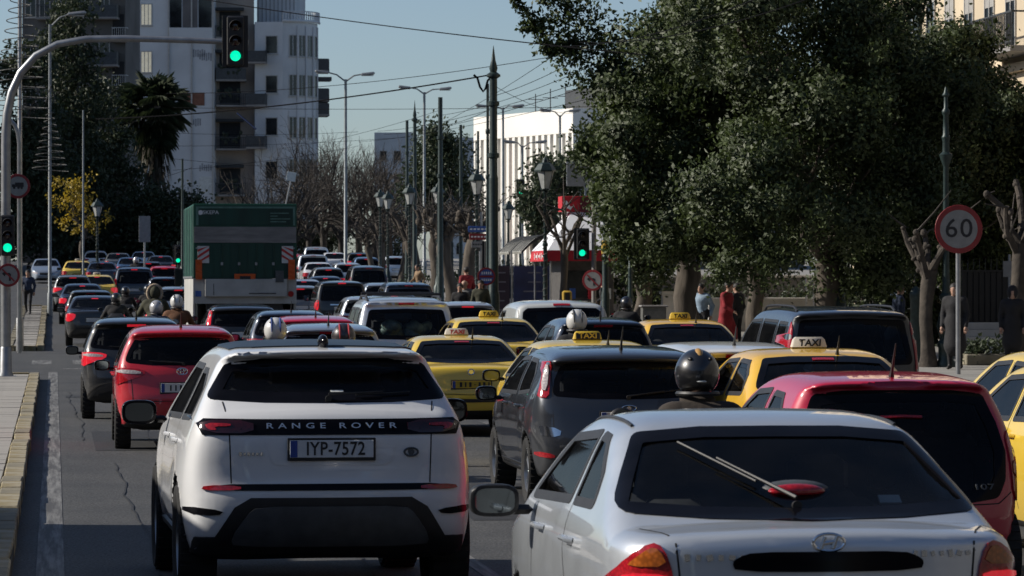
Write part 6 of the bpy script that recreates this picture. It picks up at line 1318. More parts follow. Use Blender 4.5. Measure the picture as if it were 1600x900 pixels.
# ---- white delivery van with windows in the rear doors
sh = Shape([(.10, .32), (.01, .46), (.0, .66), (.02, 1.0), (.05, 1.35), (.16, 1.72), (.28, 1.80), (.9, 1.835), (1.7, 1.845), (2.3, 1.81), (2.7, 1.66), (3.3, 1.20), (3.5, 1.10), (4.10, .93), (4.34, .70), (4.37, .5), (4.2, .24), (.25, .24)],
           [(0, .22), (.80, .24), (.87, .42), (.905, .64), (.91, .95), (.895, 1.2), (.85, 1.5), (.79, 1.70), (.70, 1.83), (.5, 1.92), (0, 1.98)], plan_poly(4.37, 1.82, .20, .42, .08, .4), 4.37, 1.82, 1.84,
           [(.86, .32, .32, .37), (3.55, .32, .32, .37)], bow=.06, k=.12)
make_car('van', sh, .045, [(0, 1.71), (.62, 1.69), (.70, 1.62), (.75, 1.14), (.70, 1.08), (0, 1.08)], [[(1.75, 1.12), (3.0, 1.08), (2.65, 1.44), (2.4, 1.62), (1.77, 1.64)]], [(0, 1.74), (.62, 1.72), (.78, 1.20), (0, 1.22)], 'glass', .05,
    lamps=[('tail_lamp', [(.79, 1.18), (.86, 1.16), (.90, .72), (.80, .70)], 'red_lit', .012, True, 'rear')],
    trims=[('bumper', sym([(0, .56), (.70, .56), (.88, .60), (.87, .30), (0, .28)]), 'grey_plastic', .010, 0, False, 'rear')],
    seams=[([(0, 1.75), (0, .58)], 'rear', False), ([(.775, 1.70), (.77, .6)], 'rear', True), ([(1.68, 1.6), (1.68, .40)], 'left', True), ([(2.75, 1.1), (2.78, .40)], 'left', True)],
    plate_at=(.3, .80, 'white', None), seat=(1.10, 1.3, 2.0), mirror=(2.8, 1.12, .22, .2, .12), brake=sym([(0, 1.775), (.15, 1.77), (.15, 1.735), (0, 1.74)]), wd=.195)
# ---- black people carrier with tall red lamps
sh = Shape([(.12, .34), (.01, .48), (.0, .66), (.03, .90), (.06, 1.05), (.24, 1.60), (.14, 1.66), (.26, 1.70), (.9, 1.745), (2.0, 1.76), (2.9, 1.73), (3.3, 1.60), (4.1, 1.14), (4.25, 1.08), (4.7, .95), (4.88, .72), (4.9, .5), (4.7, .24), (.25, .24)],
           [(0, .22), (.82, .24), (.90, .42), (.945, .64), (.955, .90), (.93, 1.10), (.85, 1.40), (.77, 1.62), (.70, 1.74), (.5, 1.84), (0, 1.90)], plan_poly(4.9, 1.92, .26, .42, .14, .4), 4.9, 1.92, 1.76,
           [(.95, .34, .34, .39), (3.95, .34, .34, .39)], bow=.08, flare=.015)
def _x(root, sh):
    for sgn in (-1, 1):
        P = np.array([project(sh, [(sgn * .66, y)], 'top')[0] for y in np.linspace(.6, 3.0, 12)]); P[1:-1, 2] += .045; MB().tube(P, .016, 8).obj('roof_rail', M['black_plastic'], root, True)
make_car('long_carrier', sh, .045, [(0, 1.60), (.70, 1.575), (.79, 1.05), (.76, .98), (0, .96)],
    [[(.35, 1.10), (1.10, 1.08), (1.12, 1.56), (.52, 1.55)], [(1.20, 1.08), (2.25, 1.06), (2.27, 1.58), (1.22, 1.57)], [(2.35, 1.06), (3.8, 1.04), (3.4, 1.38), (3.1, 1.56), (2.37, 1.58)]], [(0, 1.68), (.62, 1.66), (.82, 1.14), (0, 1.16)], 'glass_dark', .06,
    lamps=[('tail_lamp', [(.775, 1.56), (.83, 1.53), (.945, 1.02), (.95, .82), (.83, .84), (.83, 1.1)], 'red_lamp', .012, True, 'rear')],
    trims=[('bumper', sym([(0, .62), (.70, .62), (.92, .66), (.90, .30), (0, .28)]), None, .008, 0, False, 'rear')],
    seams=[([(.81, 1.0), (.80, .66)], 'rear', True), ([(2.3, 1.56), (2.3, .4)], 'left', True), ([(3.4, 1.06), (3.42, .40)], 'left', True), ([(1.16, 1.5), (1.16, .8)], 'left', True)],
    plate_at=(0, .80, 'white', None), seat=(1.06, 1.6, 2.6), mirror=(3.5, 1.1, .22, .18, .11), wip=((.0, 1.0), (.5, 1.03)), extra=_x, handles=((2.1, .98), (3.0, .98)), wd=.21)
# ---- boxy off-roader
sh = Shape([(.10, .40), (.01, .50), (.0, .70), (.03, .95), (.06, 1.12), (.22, 1.62), (.14, 1.68), (.26, 1.72), (.9, 1.75), (1.7, 1.76), (2.2, 1.73), (2.6, 1.60), (3.1, 1.18), (3.25, 1.12), (4.0, 1.02), (4.2, .85), (4.25, .55), (4.1, .34), (.25, .34)],
           [(0, .30), (.78, .32), (.86, .48), (.90, .70), (.90, .95), (.88, 1.12), (.80, 1.42), (.73, 1.62), (.66, 1.73), (.5, 1.82), (0, 1.88)], plan_poly(4.25, 1.82, .24, .36, .12, .3), 4.25, 1.82, 1.75,
           [(.85, .36, .36, .41), (3.4, .36, .36, .41)], bow=.07, flare=.02)
make_car('off_roader', sh, .045, [(0, 1.60), (.64, 1.58), (.73, 1.15), (.70, 1.10), (0, 1.09)],
    [[(.32, 1.15), (1.0, 1.13), (1.02, 1.58), (.48, 1.57)], [(1.08, 1.13), (1.75, 1.12), (1.77, 1.59), (1.10, 1.58)], [(1.84, 1.12), (2.9, 1.10), (2.6, 1.40), (2.38, 1.57), (1.86, 1.59)]], [(0, 1.68), (.58, 1.66), (.76, 1.18), (0, 1.20)], 'glass_dark', .05,
    lamps=[('tail_lamp', [(.77, 1.12), (.86, 1.10), (.89, .80), (.79, .78)], 'red_lamp', .012, True, 'rear')],
    trims=[('bumper', sym([(0, .64), (.70, .64), (.88, .66), (.86, .40), (0, .38)]), 'grey_plastic', .012, 0, False, 'rear'), ('tailgate_strip', sym([(0, .99), (.40, .99), (.40, .95), (0, .95)]), 'chrome', .012, 0, False, 'rear')],
    seams=[([(.76, 1.6), (.755, .66)], 'rear', True), ([(1.80, 1.56), (1.80, .5)], 'left', True), ([(2.6, 1.1), (2.62, .5)], 'left', True)],
    plate_at=(0, .84, 'white', None), seat=(1.08, 1.1, 1.85), mirror=(2.6, 1.14, .22, .18, .11), brake=sym([(0, 1.69), (.13, 1.685), (.13, 1.66), (0, 1.665)]), handles=((1.62, 1.0), (2.35, 1.0)), wd=.23)
# ---------------------------------------------------------------- placing the traffic
PT = {'white': paint('white paint', (0.72, 0.73, 0.74), dirt=.25), 'silver': paint('silver paint', (0.62, 0.66, 0.70), .55, .30, .2), 'silver_blue': paint('silver blue paint', (0.30, 0.35, 0.42), .5, .32),
      'red': paint('red paint', (0.50, 0.008, 0.022)), 'dark_red': paint('crimson paint', (0.52, 0.008, 0.045)), 'graphite': paint('graphite paint', (0.045, 0.05, 0.06), .45, .3), 'black': paint('black paint', (0.010, 0.011, 0.013)),
      'navy': paint('navy paint', (0.012, 0.022, 0.045), .3), 'yellow': paint('taxi yellow', (0.78, 0.54, 0.05), dirt=.15), 'deep_yellow': paint('taxi deep yellow', (0.80, 0.47, 0.035), dirt=.15), 'blue': paint('blue paint', (0.05, 0.11, 0.22), .4), 'grey': paint('grey paint', (0.16, 0.17, 0.18), .4), 'pale_grey': paint('pale grey van paint', (0.52, 0.54, 0.53))}
FAR_SKIP = ('panel_gap', 'seat_belt', 'wiper', 'lettering', 'emblem', 'plate_characters', 'door_handle', 'steering_wheel', 'dashboard', 'rear_seat', 'brake_disc', 'blue_band', 'sticker', 'lamp_lens', 'antenna', 'plate_recess')
def put_car(kind, px, s, label, col, rz=0.0, name='car', cat='car', far=False, lit=False, zs=1.0, xs=1.0, flip=False, group=None, dz=0.0, skip=()):
    root, sh = CARS[kind]
    r = copy_tree(root, None, (FAR_SKIP if far else ()) + tuple(skip)); r.name = name
    p = on_ground(px, F / s); r.location = p + np.array([0, 0, dz])
    sl = float(gz(p[1] + 2) - gz(p[1])) / 2
    r.rotation_euler = (math.atan(sl), 0, math.radians(rz)); r.scale = (xs, 1, zs)
    if flip: r.rotation_euler = (-math.atan(sl), 0, math.pi + math.radians(rz)); r.location = r.location + Vector((0, sh.L, 0))
    tag(r, label, cat, group)
    for c in kids(r):
        if c.type != 'MESH' or not c.data.materials: continue
        m0 = c.data.materials[0]
        if m0 == PAINT: c.material_slots[0].link = 'OBJECT'; c.material_slots[0].material = PT[col]
        elif m0 in (M['red_lamp'], M['dark_lamp']) and lit and c.name.startswith('tail_lamp'): c.material_slots[0].link = 'OBJECT'; c.material_slots[0].material = M['red_lit']
        elif m0 == M['red_lit'] and not lit and not c.name.startswith('lamp'): c.material_slots[0].link = 'OBJECT'; c.material_slots[0].material = M['red_lamp']
    return r, sh
# ================================================================ the traffic, nearest first
put_car('saloon', 1299, 385, 'silver saloon with rear wiper and amber and red lamps, nearest car', 'silver', rz=0.7, xs=1.035, zs=1.035, name='silver_saloon')
put_car('crossover', 519, 247, 'white luxury crossover with RANGE ROVER lettering and plate IYP-7572', 'white', rz=1.5, xs=1.02, name='white_crossover')
put_car('glass_hatch', 1424, 243, 'crimson small hatchback marked 107 with all-glass tailgate', 'dark_red', name='small_hatchback')
put_car('pillar_lamp_hatch', 985, 171, 'dark graphite hatchback with lamps high in the rear pillars', 'graphite', zs=.97, name='graphite_hatchback')
put_car('hatchback', 285, 128, 'bright red hatchback between the white crossover and the kerb', 'red', name='red_hatchback')
put_car('hatchback', 214, 105, 'black hatchback just ahead of the bright red hatchback', 'black', name='black_hatchback', lit=True)
def taxi(px, s, label, col, face, ink, panel=None, **kw):
    r, sh = put_car('sedan', px, s, label, col, name='taxi', cat='taxi', group='yellow taxis in the traffic', **kw)
    taxi_sign(r, sh, 1.95, face, ink, panel)
    for c in r.children:
        if c.name.startswith('plate_holder'):
            for d in c.children:
                if d.name.startswith('number_plate'): d.material_slots[0].link = 'OBJECT'; d.material_slots[0].material = M['plate_yellow']
    return r
M['sign_white'] = mat('taxi sign white', (0.62, 0.58, 0.5), 0.35, var=.1); M['sign_yellow'] = mat('taxi sign yellow', (0.62, 0.42, 0.04), 0.35, var=.1)
taxi(737, 118, 'yellow taxi with white roof sign in red letters, ahead of the white crossover', 'yellow', M['sign_white'], M['red_ink'], zs=.90)
taxi(1331, 178, 'yellow taxi with white roof sign between the crimson hatchback and the black people carrier', 'deep_yellow', M['sign_white'], M['ink'], zs=.985)
taxi(956, 143, 'yellow taxi with black panel roof sign ahead of the graphite hatchback', 'yellow', M['sign_yellow'], M['sign_yellow'], M['ink'], zs=.95)
taxi(785, 98, 'yellow taxi left of the white van, behind the white-signed taxi', 'yellow', M['sign_yellow'], M['ink'])
taxi(1095, 104, 'yellow taxi left of the black people carrier under the big tree trunk', 'deep_yellow', M['sign_yellow'], M['ink'])
taxi(1862, 225, 'yellow taxi nearest the right edge with its window in view', 'yellow', M['sign_white'], M['ink'])
taxi(1795, 190, 'yellow taxi at the right edge just beyond another taxi', 'yellow', M['sign_white'], M['ink'])
taxi(152, 37.5, 'small distant yellow taxi behind dark cars beside the left kerb', 'yellow', M['sign_white'], M['ink'], far=True, lit=True)
taxi(122, 30, 'farthest yellow taxi at the left kerb, only its roof showing', 'yellow', M['sign_white'], M['ink'], far=True)
put_car('long_carrier', 1337, 119, 'black people carrier with tall red lamps and roof rails', 'black', name='people_carrier', zs=.985)
put_car('van', 880, 88, 'white delivery van with glazed rear doors and lit red lamps', 'pale_grey', name='white_van', cat='van', zs=.93)
put_car('hatchback', 1165, 165, 'white car half hidden behind the rider in the black helmet', 'white', name='white_car', zs=.97)
put_car('hatchback', 947, 106, 'dark blue car behind the white helmeted rider ahead of the black panel taxi', 'navy', name='dark_blue_car')
r, sh = put_car('tall_carrier', 637, 94, 'silver tall people carrier with black roof bars', 'silver', name='people_carrier', zs=1.0)
for y in (.75, 1.9):
    P = [project(sh, [(x, y)], 'top')[0] for x in (-.62, .62)]
    MB().tube([P[0], P[0] + (0, 0, .10), P[1] + (0, 0, .10), P[1]], .022, 8).obj('roof_bar', M['black_plastic'], r)
for sgn in (-1, 1):
    P = np.array([project(sh, [(sgn * .62, y)], 'top')[0] for y in np.linspace(.5, 2.3, 6)]); P[1:-1, 2] += .05; MB().tube(P, .02, 8).obj('roof_rail', M['black_plastic'], r)
bg_ = MB()
rr = random.Random(3)
for i in range(9): bg_.ell((rr.uniform(-.5, .5), rr.uniform(.5, .8), 1.2 + rr.uniform(-.05, .12)), (.16, .12, .10), 10, 6, Matrix.Rotation(rr.uniform(-1, 1), 3, 'Y'))
bg_.obj('bag', mat('luggage sheet', (.25, .36, .32), .6, scale=8, color2=(.03, .05, .05)), r, True)
put_car('hatchback', 518, 117, 'silver blue hatchback roof between the two rider helmets', 'silver_blue', name='silver_blue_hatchback', zs=.98)
put_car('hatchback', 497, 96, 'red hatchback with its roof showing behind the silver blue one', 'dark_red', name='red_roofed_hatchback', zs=.98)
put_car('hatchback', 458, 86, 'dark blue hatchback behind the blue and white helmet', 'navy', name='dark_blue_hatchback', zs=1.0)
put_car('pillar_lamp_hatch', 381, 71, 'black hatchback under the tail of the green truck', 'black', name='black_hatchback', lit=True, far=True)
put_car('off_roader', 535, 47, 'black off-roader with lit brake lights ahead of the silver people carrier', 'black', name='off_roader', far=True, lit=True)
put_car('hatchback', 578, 57, 'silver hatchback squeezed between off-roader and silver people carrier', 'silver', name='silver_hatchback', far=True)
put_car('sedan', 622, 54, 'dark blue car with a low roof beyond the roof bars', 'navy', name='dark_blue_car', far=True, zs=1.05)
put_car('hatchback', 733, 66, 'silver car with lit brake light right of the silver people carrier', 'silver', name='silver_car', far=True, lit=True)
FARG = 'distant cars up the street'
for kind, px, s, label, col, lit in [
    ('sedan', 149, 54, 'black saloon with a lit left lamp beside the kerb island', 'black', True),
    ('hatchback', 142, 49, 'black hatchback immediately ahead of the black saloon', 'black', False),
    ('sedan', 129, 43, 'navy saloon with a small lit brake light at the left kerb', 'navy', True),
    ('hatchback', 114, 38, 'dark hatchback in the left lane ahead of the navy saloon', 'grey', True),
    ('sedan', 160, 30.5, 'dark blue saloon beside the farthest yellow taxi', 'navy', False),
    ('tall_carrier', 210, 37, 'dark blue people carrier among the motorcycles in the far left lanes', 'navy', True),
    ('hatchback', 257, 33, 'pinkish red hatchback left of the green truck', 'dark_red', True),
    ('sedan', 252, 27, 'dark saloon at the far end of the queue under the trees', 'black', True),
    ('hatchback', 260, 39, 'dark blue hatchback ahead of the riders, left of the truck', 'navy', False),
    ('hatchback', 279, 46, 'silver hatchback with lit red light beside the truck flank', 'silver_blue', True),
    ('hatchback', 514, 33.5, 'grey hatchback with wide rear window, right of the truck', 'grey', True),
    ('off_roader', 490, 29, 'pale off-roader tallest of the distant cars right of the truck', 'silver', False),
    ('sedan', 500, 30.5, 'white saloon roof between the pale off-roader and grey hatchback', 'white', False),
    ('hatchback', 545, 31, 'silver hatchback with red lamps behind the grey hatchback', 'silver', True),
    ('tall_carrier', 577, 36, 'dark people carrier beside the pruned trees', 'black', False),
    ('hatchback', 574, 28, 'blue hatchback beyond the dark people carrier at the pruned trees', 'blue', True),
    ('sedan', 478, 40, 'silver saloon with lit light at the right flank of the truck', 'silver', True),
    ('sedan', 205, 28, 'navy car under the far trees left of centre', 'blue', False),
    ('hatchback', 620, 27.5, 'silver car beyond the pruned trees at the right kerb', 'silver', False),
    ('sedan', 185, 25.5, 'grey car at the farthest end of the left lanes', 'grey', True),
    ('hatchback', 470, 45, 'dark grey hatchback just right of the truck bumper', 'grey', True),
    ('sedan', 512, 38, 'black saloon between grey hatchback and black off-roader', 'black', True),
    ('hatchback', 600, 43, 'blue grey hatchback against the thin pruned trunks', 'silver_blue', False),
    ('tall_carrier', 640, 50, 'dark people carrier under the pruned trees, right lane', 'navy', False),
    ('hatchback', 562, 25.5, 'tiny dark car at the far right end of the queue', 'black', True),
    ('sedan', 525, 25, 'tiny white car at the far right end of the queue', 'white', True),
    ('tall_carrier', 495, 24.5, 'tiny pale people carrier at the far right end of the queue', 'silver', False),
    ('hatchback', 463, 26.5, 'tiny red car peeping past the top of the truck flank', 'red', True),
    ('sedan', 225, 24.5, 'tiny silver car at the far end below the palm', 'silver', True),
    ('hatchback', 150, 24.5, 'tiny white car at the far end below the yellow leaved tree', 'white', False),
    ('hatchback', 232, 30.5, 'black hatchback in the far middle lane left of the truck', 'black', True),
    ('sedan', 305, 34, 'dark saloon mostly behind the truck flank', 'grey', True),
    ('hatchback', 305, 29, 'white car hidden behind the top of the queue beside the truck', 'white', True)]:
    put_car(kind, px, s, label, col, far=True, lit=lit, name='distant_car', group=FARG)
put_car('sedan', 72, 28, 'silver saloon facing us across the left kerb island', 'silver_blue', far=True, flip=True, name='oncoming_car')
put_car('off_roader', 1452, 52, 'grey off-roader parked on the right pavement behind the ornate lamp post', 'silver', far=True, name='parked_car')
# ================================================================ the green truck
g = on_ground(382.5, 95); t = thing('truck', 'green box truck with white tail lift seen from behind', 'truck', g)
tx = lambda u: (u / 4.5 + 280 - 382.5) / 63.16; tz = lambda v: CAMH - g[2] + (HOR - (310 + v / 4.5)) / 63.16
tg = mat('truck green', (.006, .075, .045), .5, var=.2, scale=1.5); tgd = mat('truck door green', (.003, .040, .026), .55, var=.45, scale=2.5, stretch=(1, 1, .15)); tl = mat('scuffed grey metal', (.16, .155, .15), .55, .3, scale=2, stretch=(1, 1, 6), color2=(.26, .25, .24)); tw_ = mat('dirty white panel', (.42, .42, .40), .6, scale=2, var=.2)
xl, xr, ztop, zmid, zlow = tx(100), tx(825), tz(38), tz(560), tz(690)
def pan(nm, x0, x1, z0, z1, m, y=-.02, d=.04, par=None, bev=.0): return MB().box(((x0 + x1) / 2, y, (z0 + z1) / 2), (x1 - x0, d, z1 - z0), bev=bev).obj(nm, m, par or t)
bx = MB().box(((xl + xr) / 2, 3.55, (ztop + zmid) / 2), (xr - xl, 7.0, ztop - zmid), bev=.03).obj('box_body', tg, t)
MB().box((xl - .012, 3.5, (zmid + ztop) / 2 - .9), (.02, 6.6, .05)).obj('side_rail', M['steel'], bx)
for y in (.12, 1.2, 2.4, 3.6, 4.8, 6.0): MB().box((xl - .012, y, (ztop + zmid) / 2), (.02, .05, ztop - zmid - .1)).obj('side_post', M['steel'], bx)
pan('white_side_skirt', xl + .0, xl + .06, .75, zmid - .003, tw_, 3.4, 6.4); pan('side_skirt', xr - .06, xr, .75, zmid - .003, tw_, 3.4, 6.4)
f = pan('door_frame', xl, xr, zmid, ztop, tg, 0, .05, bev=.01); pan('upper_panel', tx(140), tx(800), tz(188), tz(72), tgd, -.03, .03)
for (x0, x1, z0, z1) in ((tx(120), tx(815), tz(70), tz(58)), (tx(120), tx(136), tz(190), tz(70)), (tx(800), tx(815), tz(190), tz(70))): pan('panel_edge', x0, x1, z0, z1, mat('pale green trim', (.10, .20, .16), .5), -.035, .03)
pan('metal_band', tx(103), tx(822), tz(312), tz(200), tl, -.045, .05); pan('lower_door', tx(122), tx(805), tz(560), tz(316), tgd, -.035, .04)
for u in (240, 360, 480, 600): pan('door_rib', tx(u) - .008, tx(u) + .008, tz(556), tz(320), tgd, -.06, .012)
for u in (300, 420, 540, 660):
    MB().tube([(tx(u), -.075, tz(552)), (tx(u), -.075, tz(325))], .014, 6).obj('locking_bar', tgd, t)
    pan('latch', tx(u) - .03, tx(u) + .03, tz(470), tz(450), M['steel'], -.075, .03)
for v in (345, 430, 520):
    for u in (126, 801): pan('hinge', tx(u) - .035, tx(u) + .035, tz(v + 9), tz(v), M['steel'], -.065, .02)
link('lettering', text_mesh('SKEPA', .13, M['white_ink'], sx=1.1), t, (tx(222), -.048, tz(100)), FACE); MB().lathe([(.001, 0), (.06, 0)], 12, (tx(150), -.047, tz(100)), 'y').obj('emblem', M['white_ink'], t); q = MB()
for i, (a, b) in enumerate(((640, 770), (640, 690), (640, 780), (640, 750))): q.box(((tx(a) + tx(b)) / 2, -.048, tz(104 + i * 20)), (tx(b) - tx(a), .004, .022))
q.obj('faint_letters', mat('faint pale print', (.12, .22, .18), .6), t)
for (u0, u1, sg) in ((130, 210, 1), (720, 800, -1)):
    b = pan('chevron_board', tx(u0), tx(u1), tz(455), tz(335), M['paper'], -.075, .02); w_ = tx(u1) - tx(u0); h_ = tz(335) - tz(455); cx = (tx(u0) + tx(u1)) / 2; cz = (tz(335) + tz(455)) / 2
    for k in (-1, 0, 1):
        pl = [(-w_ / 2, k * .36 * h_ + sg * -.22 * h_), (w_ / 2, k * .36 * h_ + sg * .22 * h_), (w_ / 2, k * .36 * h_ + sg * .22 * h_ + .16 * h_), (-w_ / 2, k * .36 * h_ - sg * .22 * h_ + .16 * h_)]
        pl = [(x, max(-h_ / 2, min(h_ / 2, z))) for x, z in pl]; MB().prism([(cx + x, cz + z) for x, z in pl], .003, lambda u, d, w2: (u, -.086 - d, w2)).obj('chevron', M['red_ink'], b)
orange = mat('orange flag', (.62, .10, .015), .7, var=.15)
for u0, u1, v0 in ((115, 160, 430), (765, 812, 430)):
    V = []
    for i in range(7): z = tz(v0 + (570 - v0) * i / 6); o_ = .02 * math.sin(i * 1.7); V += [(tx(u0), -.11 + o_, z), (tx(u1), -.11 - o_, z)]
    MB().add(V, [(2 * i, 2 * i + 1, 2 * i + 3, 2 * i + 2) for i in range(6)]).obj('warning_flag', orange, t)
b = pan('orange_plate', tx(387), tx(535), tz(590), tz(530), orange, -.09, .03, bev=.01); pan('plate_mark', tx(425), tx(500), tz(574), tz(546), M['ink'], -.107, .004, b); pan('grey_box', tx(676), tx(733), tz(590), tz(508), M['grey_plastic'], -.10, .06)
pan('tail_lift', tx(182), tx(756), zlow, tz(566), tw_, -.06, .10, bev=.01); pan('lower_frame', xl, xr, tz(740), tz(566), tw_, .05, .08); pan('lift_seam', tx(240), tx(244), tz(680), tz(600), M['seam'], -.112, .006); pan('lift_rail', tx(490), tx(680), tz(672), tz(664), M['grey_plastic'], -.115, .012)
pan('blue_label', tx(115), tx(155), tz(690), tz(650), M['sign_blue'], .0, .02); MB().lathe([(.001, -.01), (.075, -.01), (.075, .01)], 16, (tx(785), 0, tz(672)), 'y').obj('red_reflector', M['red_lamp'], t)
pan('chassis', -.95, .95, .55, tz(735), M['black_plastic'], 3.4, 6.6); pan('under_bumper', -1.15, 1.15, .45, .62, M['grey_plastic'], .1, .12, bev=.02)
for sg in (-1, 1):
    pan('tail_lamp', sg * .98 - .16, sg * .98 + .16, .70, .84, M['red_lamp'], .02, .06)
    for y in (1.9, 7.6): wheel(t, sg * .98, y, .46, .30, 8)
pan('plate_holder', -.26, .26, .66, .78, M['plate_white'], .02, .02)
cab = MB().box((0, 8.1, 1.75), (2.2, 1.7, 2.3), bev=.12).obj('cab', tg, t, True); MB().box((0, 8.97, 2.0), (1.9, .03, .9)).obj('windscreen', M['pane'], cab)
for sg in (-1, 1): MB().box((sg * 1.11, 8.3, 2.1), (.02, .9, .7)).obj('side_window', M['pane'], cab); MB().box((sg * 1.36, 8.8, 2.1), (.2, .12, .5), bev=.04).obj('door_mirror', M['black_plastic'], t)
# ================================================================ people
M['skin'] = mat('skin', (.40, .24, .17), .55, var=.1, scale=20); M['hair'] = mat('dark hair', (.012, .009, .007), .6, var=.4, scale=30, bump=.4, bscale=90); M['hair_grey'] = mat('grey hair', (.18, .17, .16), .6, var=.3, scale=30)
def cloth(n, c): return mat('cloth ' + n, c, .85, var=.3, scale=7, bump=.35, bscale=18)
CL = {k: cloth(k, v) for k, v in dict(black=(.012, .012, .014), navy=(.02, .035, .075), brown=(.036, .027, .02), olive=(.045, .045, .025), jeans=(.035, .05, .085), red=(.22, .012, .018), grey=(.10, .10, .10), light_blue=(.22, .30, .38), tan=(.24, .16, .09), white=(.5, .5, .48), rust=(.12, .05, .02)).items()}
SHOE = mat('shoes', (.02, .018, .016), .6)
POSES = {  # joints in metres, person facing +Y
 'stand': dict(pel=(0, 0, .95), chest=(0, -.01, 1.30), neck=(0, .0, 1.47), head=(0, .03, 1.62), sh=((-.19, 0, 1.40), (.19, 0, 1.40)), el=((-.25, -.03, 1.12), (.25, -.03, 1.12)), wr=((-.25, .07, .88), (.25, .07, .88)), hip=((-.10, 0, .92), (.10, 0, .92)), kn=((-.11, .03, .50), (.11, .03, .50)), an=((-.11, -.02, .09), (.11, -.02, .09))),
 'walk': dict(pel=(0, 0, .94), chest=(0, .03, 1.29), neck=(0, .06, 1.46), head=(0, .10, 1.61), sh=((-.19, .03, 1.39), (.19, .03, 1.39)), el=((-.24, -.12, 1.13), (.24, .10, 1.12)), wr=((-.22, -.06, .89), (.20, .30, 1.00)), hip=((-.10, 0, .92), (.10, 0, .92)), kn=((-.11, .20, .54), (.11, -.02, .49)), an=((-.11, .24, .10), (.11, -.30, .16))),
 'ride': dict(pel=(0, 0, .84), chest=(0, .12, 1.20), neck=(0, .18, 1.38), head=(0, .24, 1.53), sh=((-.20, .14, 1.31), (.20, .14, 1.31)), el=((-.33, .30, 1.08), (.33, .30, 1.08)), wr=((-.33, .55, 1.02), (.33, .55, 1.02)), hip=((-.12, .02, .82), (.12, .02, .82)), kn=((-.24, .42, .66), (.24, .42, .66)), an=((-.22, .24, .27), (.22, .24, .27))),
 'ride_foot_down': dict(pel=(0, 0, .82), chest=(0, .06, 1.18), neck=(0, .10, 1.36), head=(0, .15, 1.51), sh=((-.20, .08, 1.29), (.20, .08, 1.29)), el=((-.33, .24, 1.06), (.33, .24, 1.06)), wr=((-.33, .50, 1.00), (.33, .50, 1.00)), hip=((-.12, .02, .80), (.12, .02, .80)), kn=((-.27, .24, .50), (.24, .40, .64)), an=((-.36, .12, .09), (.22, .24, .27)))}
_body = {}
def hand_mb(mb, wr, d, up):
    d = d / np.linalg.norm(d); s_ = np.cross(d, up); s_ /= np.linalg.norm(s_); n_ = np.cross(s_, d); mb.tube([wr - d * .02, wr + d * .03, wr + d * .085], [.026, .036, .030], 8)
    for k, (o_, ln) in enumerate(((-.027, .062), (-.009, .074), (.009, .070), (.026, .055))): b = wr + d * .082 + s_ * o_; mb.tube([b, b + d * ln * .5 - n_ * .012, b + d * ln * .85 - n_ * .035], [.0095, .009, .007], 6)
    b = wr + d * .03 - s_ * .032; mb.tube([b, b + d * .035 - s_ * .022 - n_ * .01, b + d * .06 - s_ * .022 - n_ * .022], [.012, .011, .008], 6)
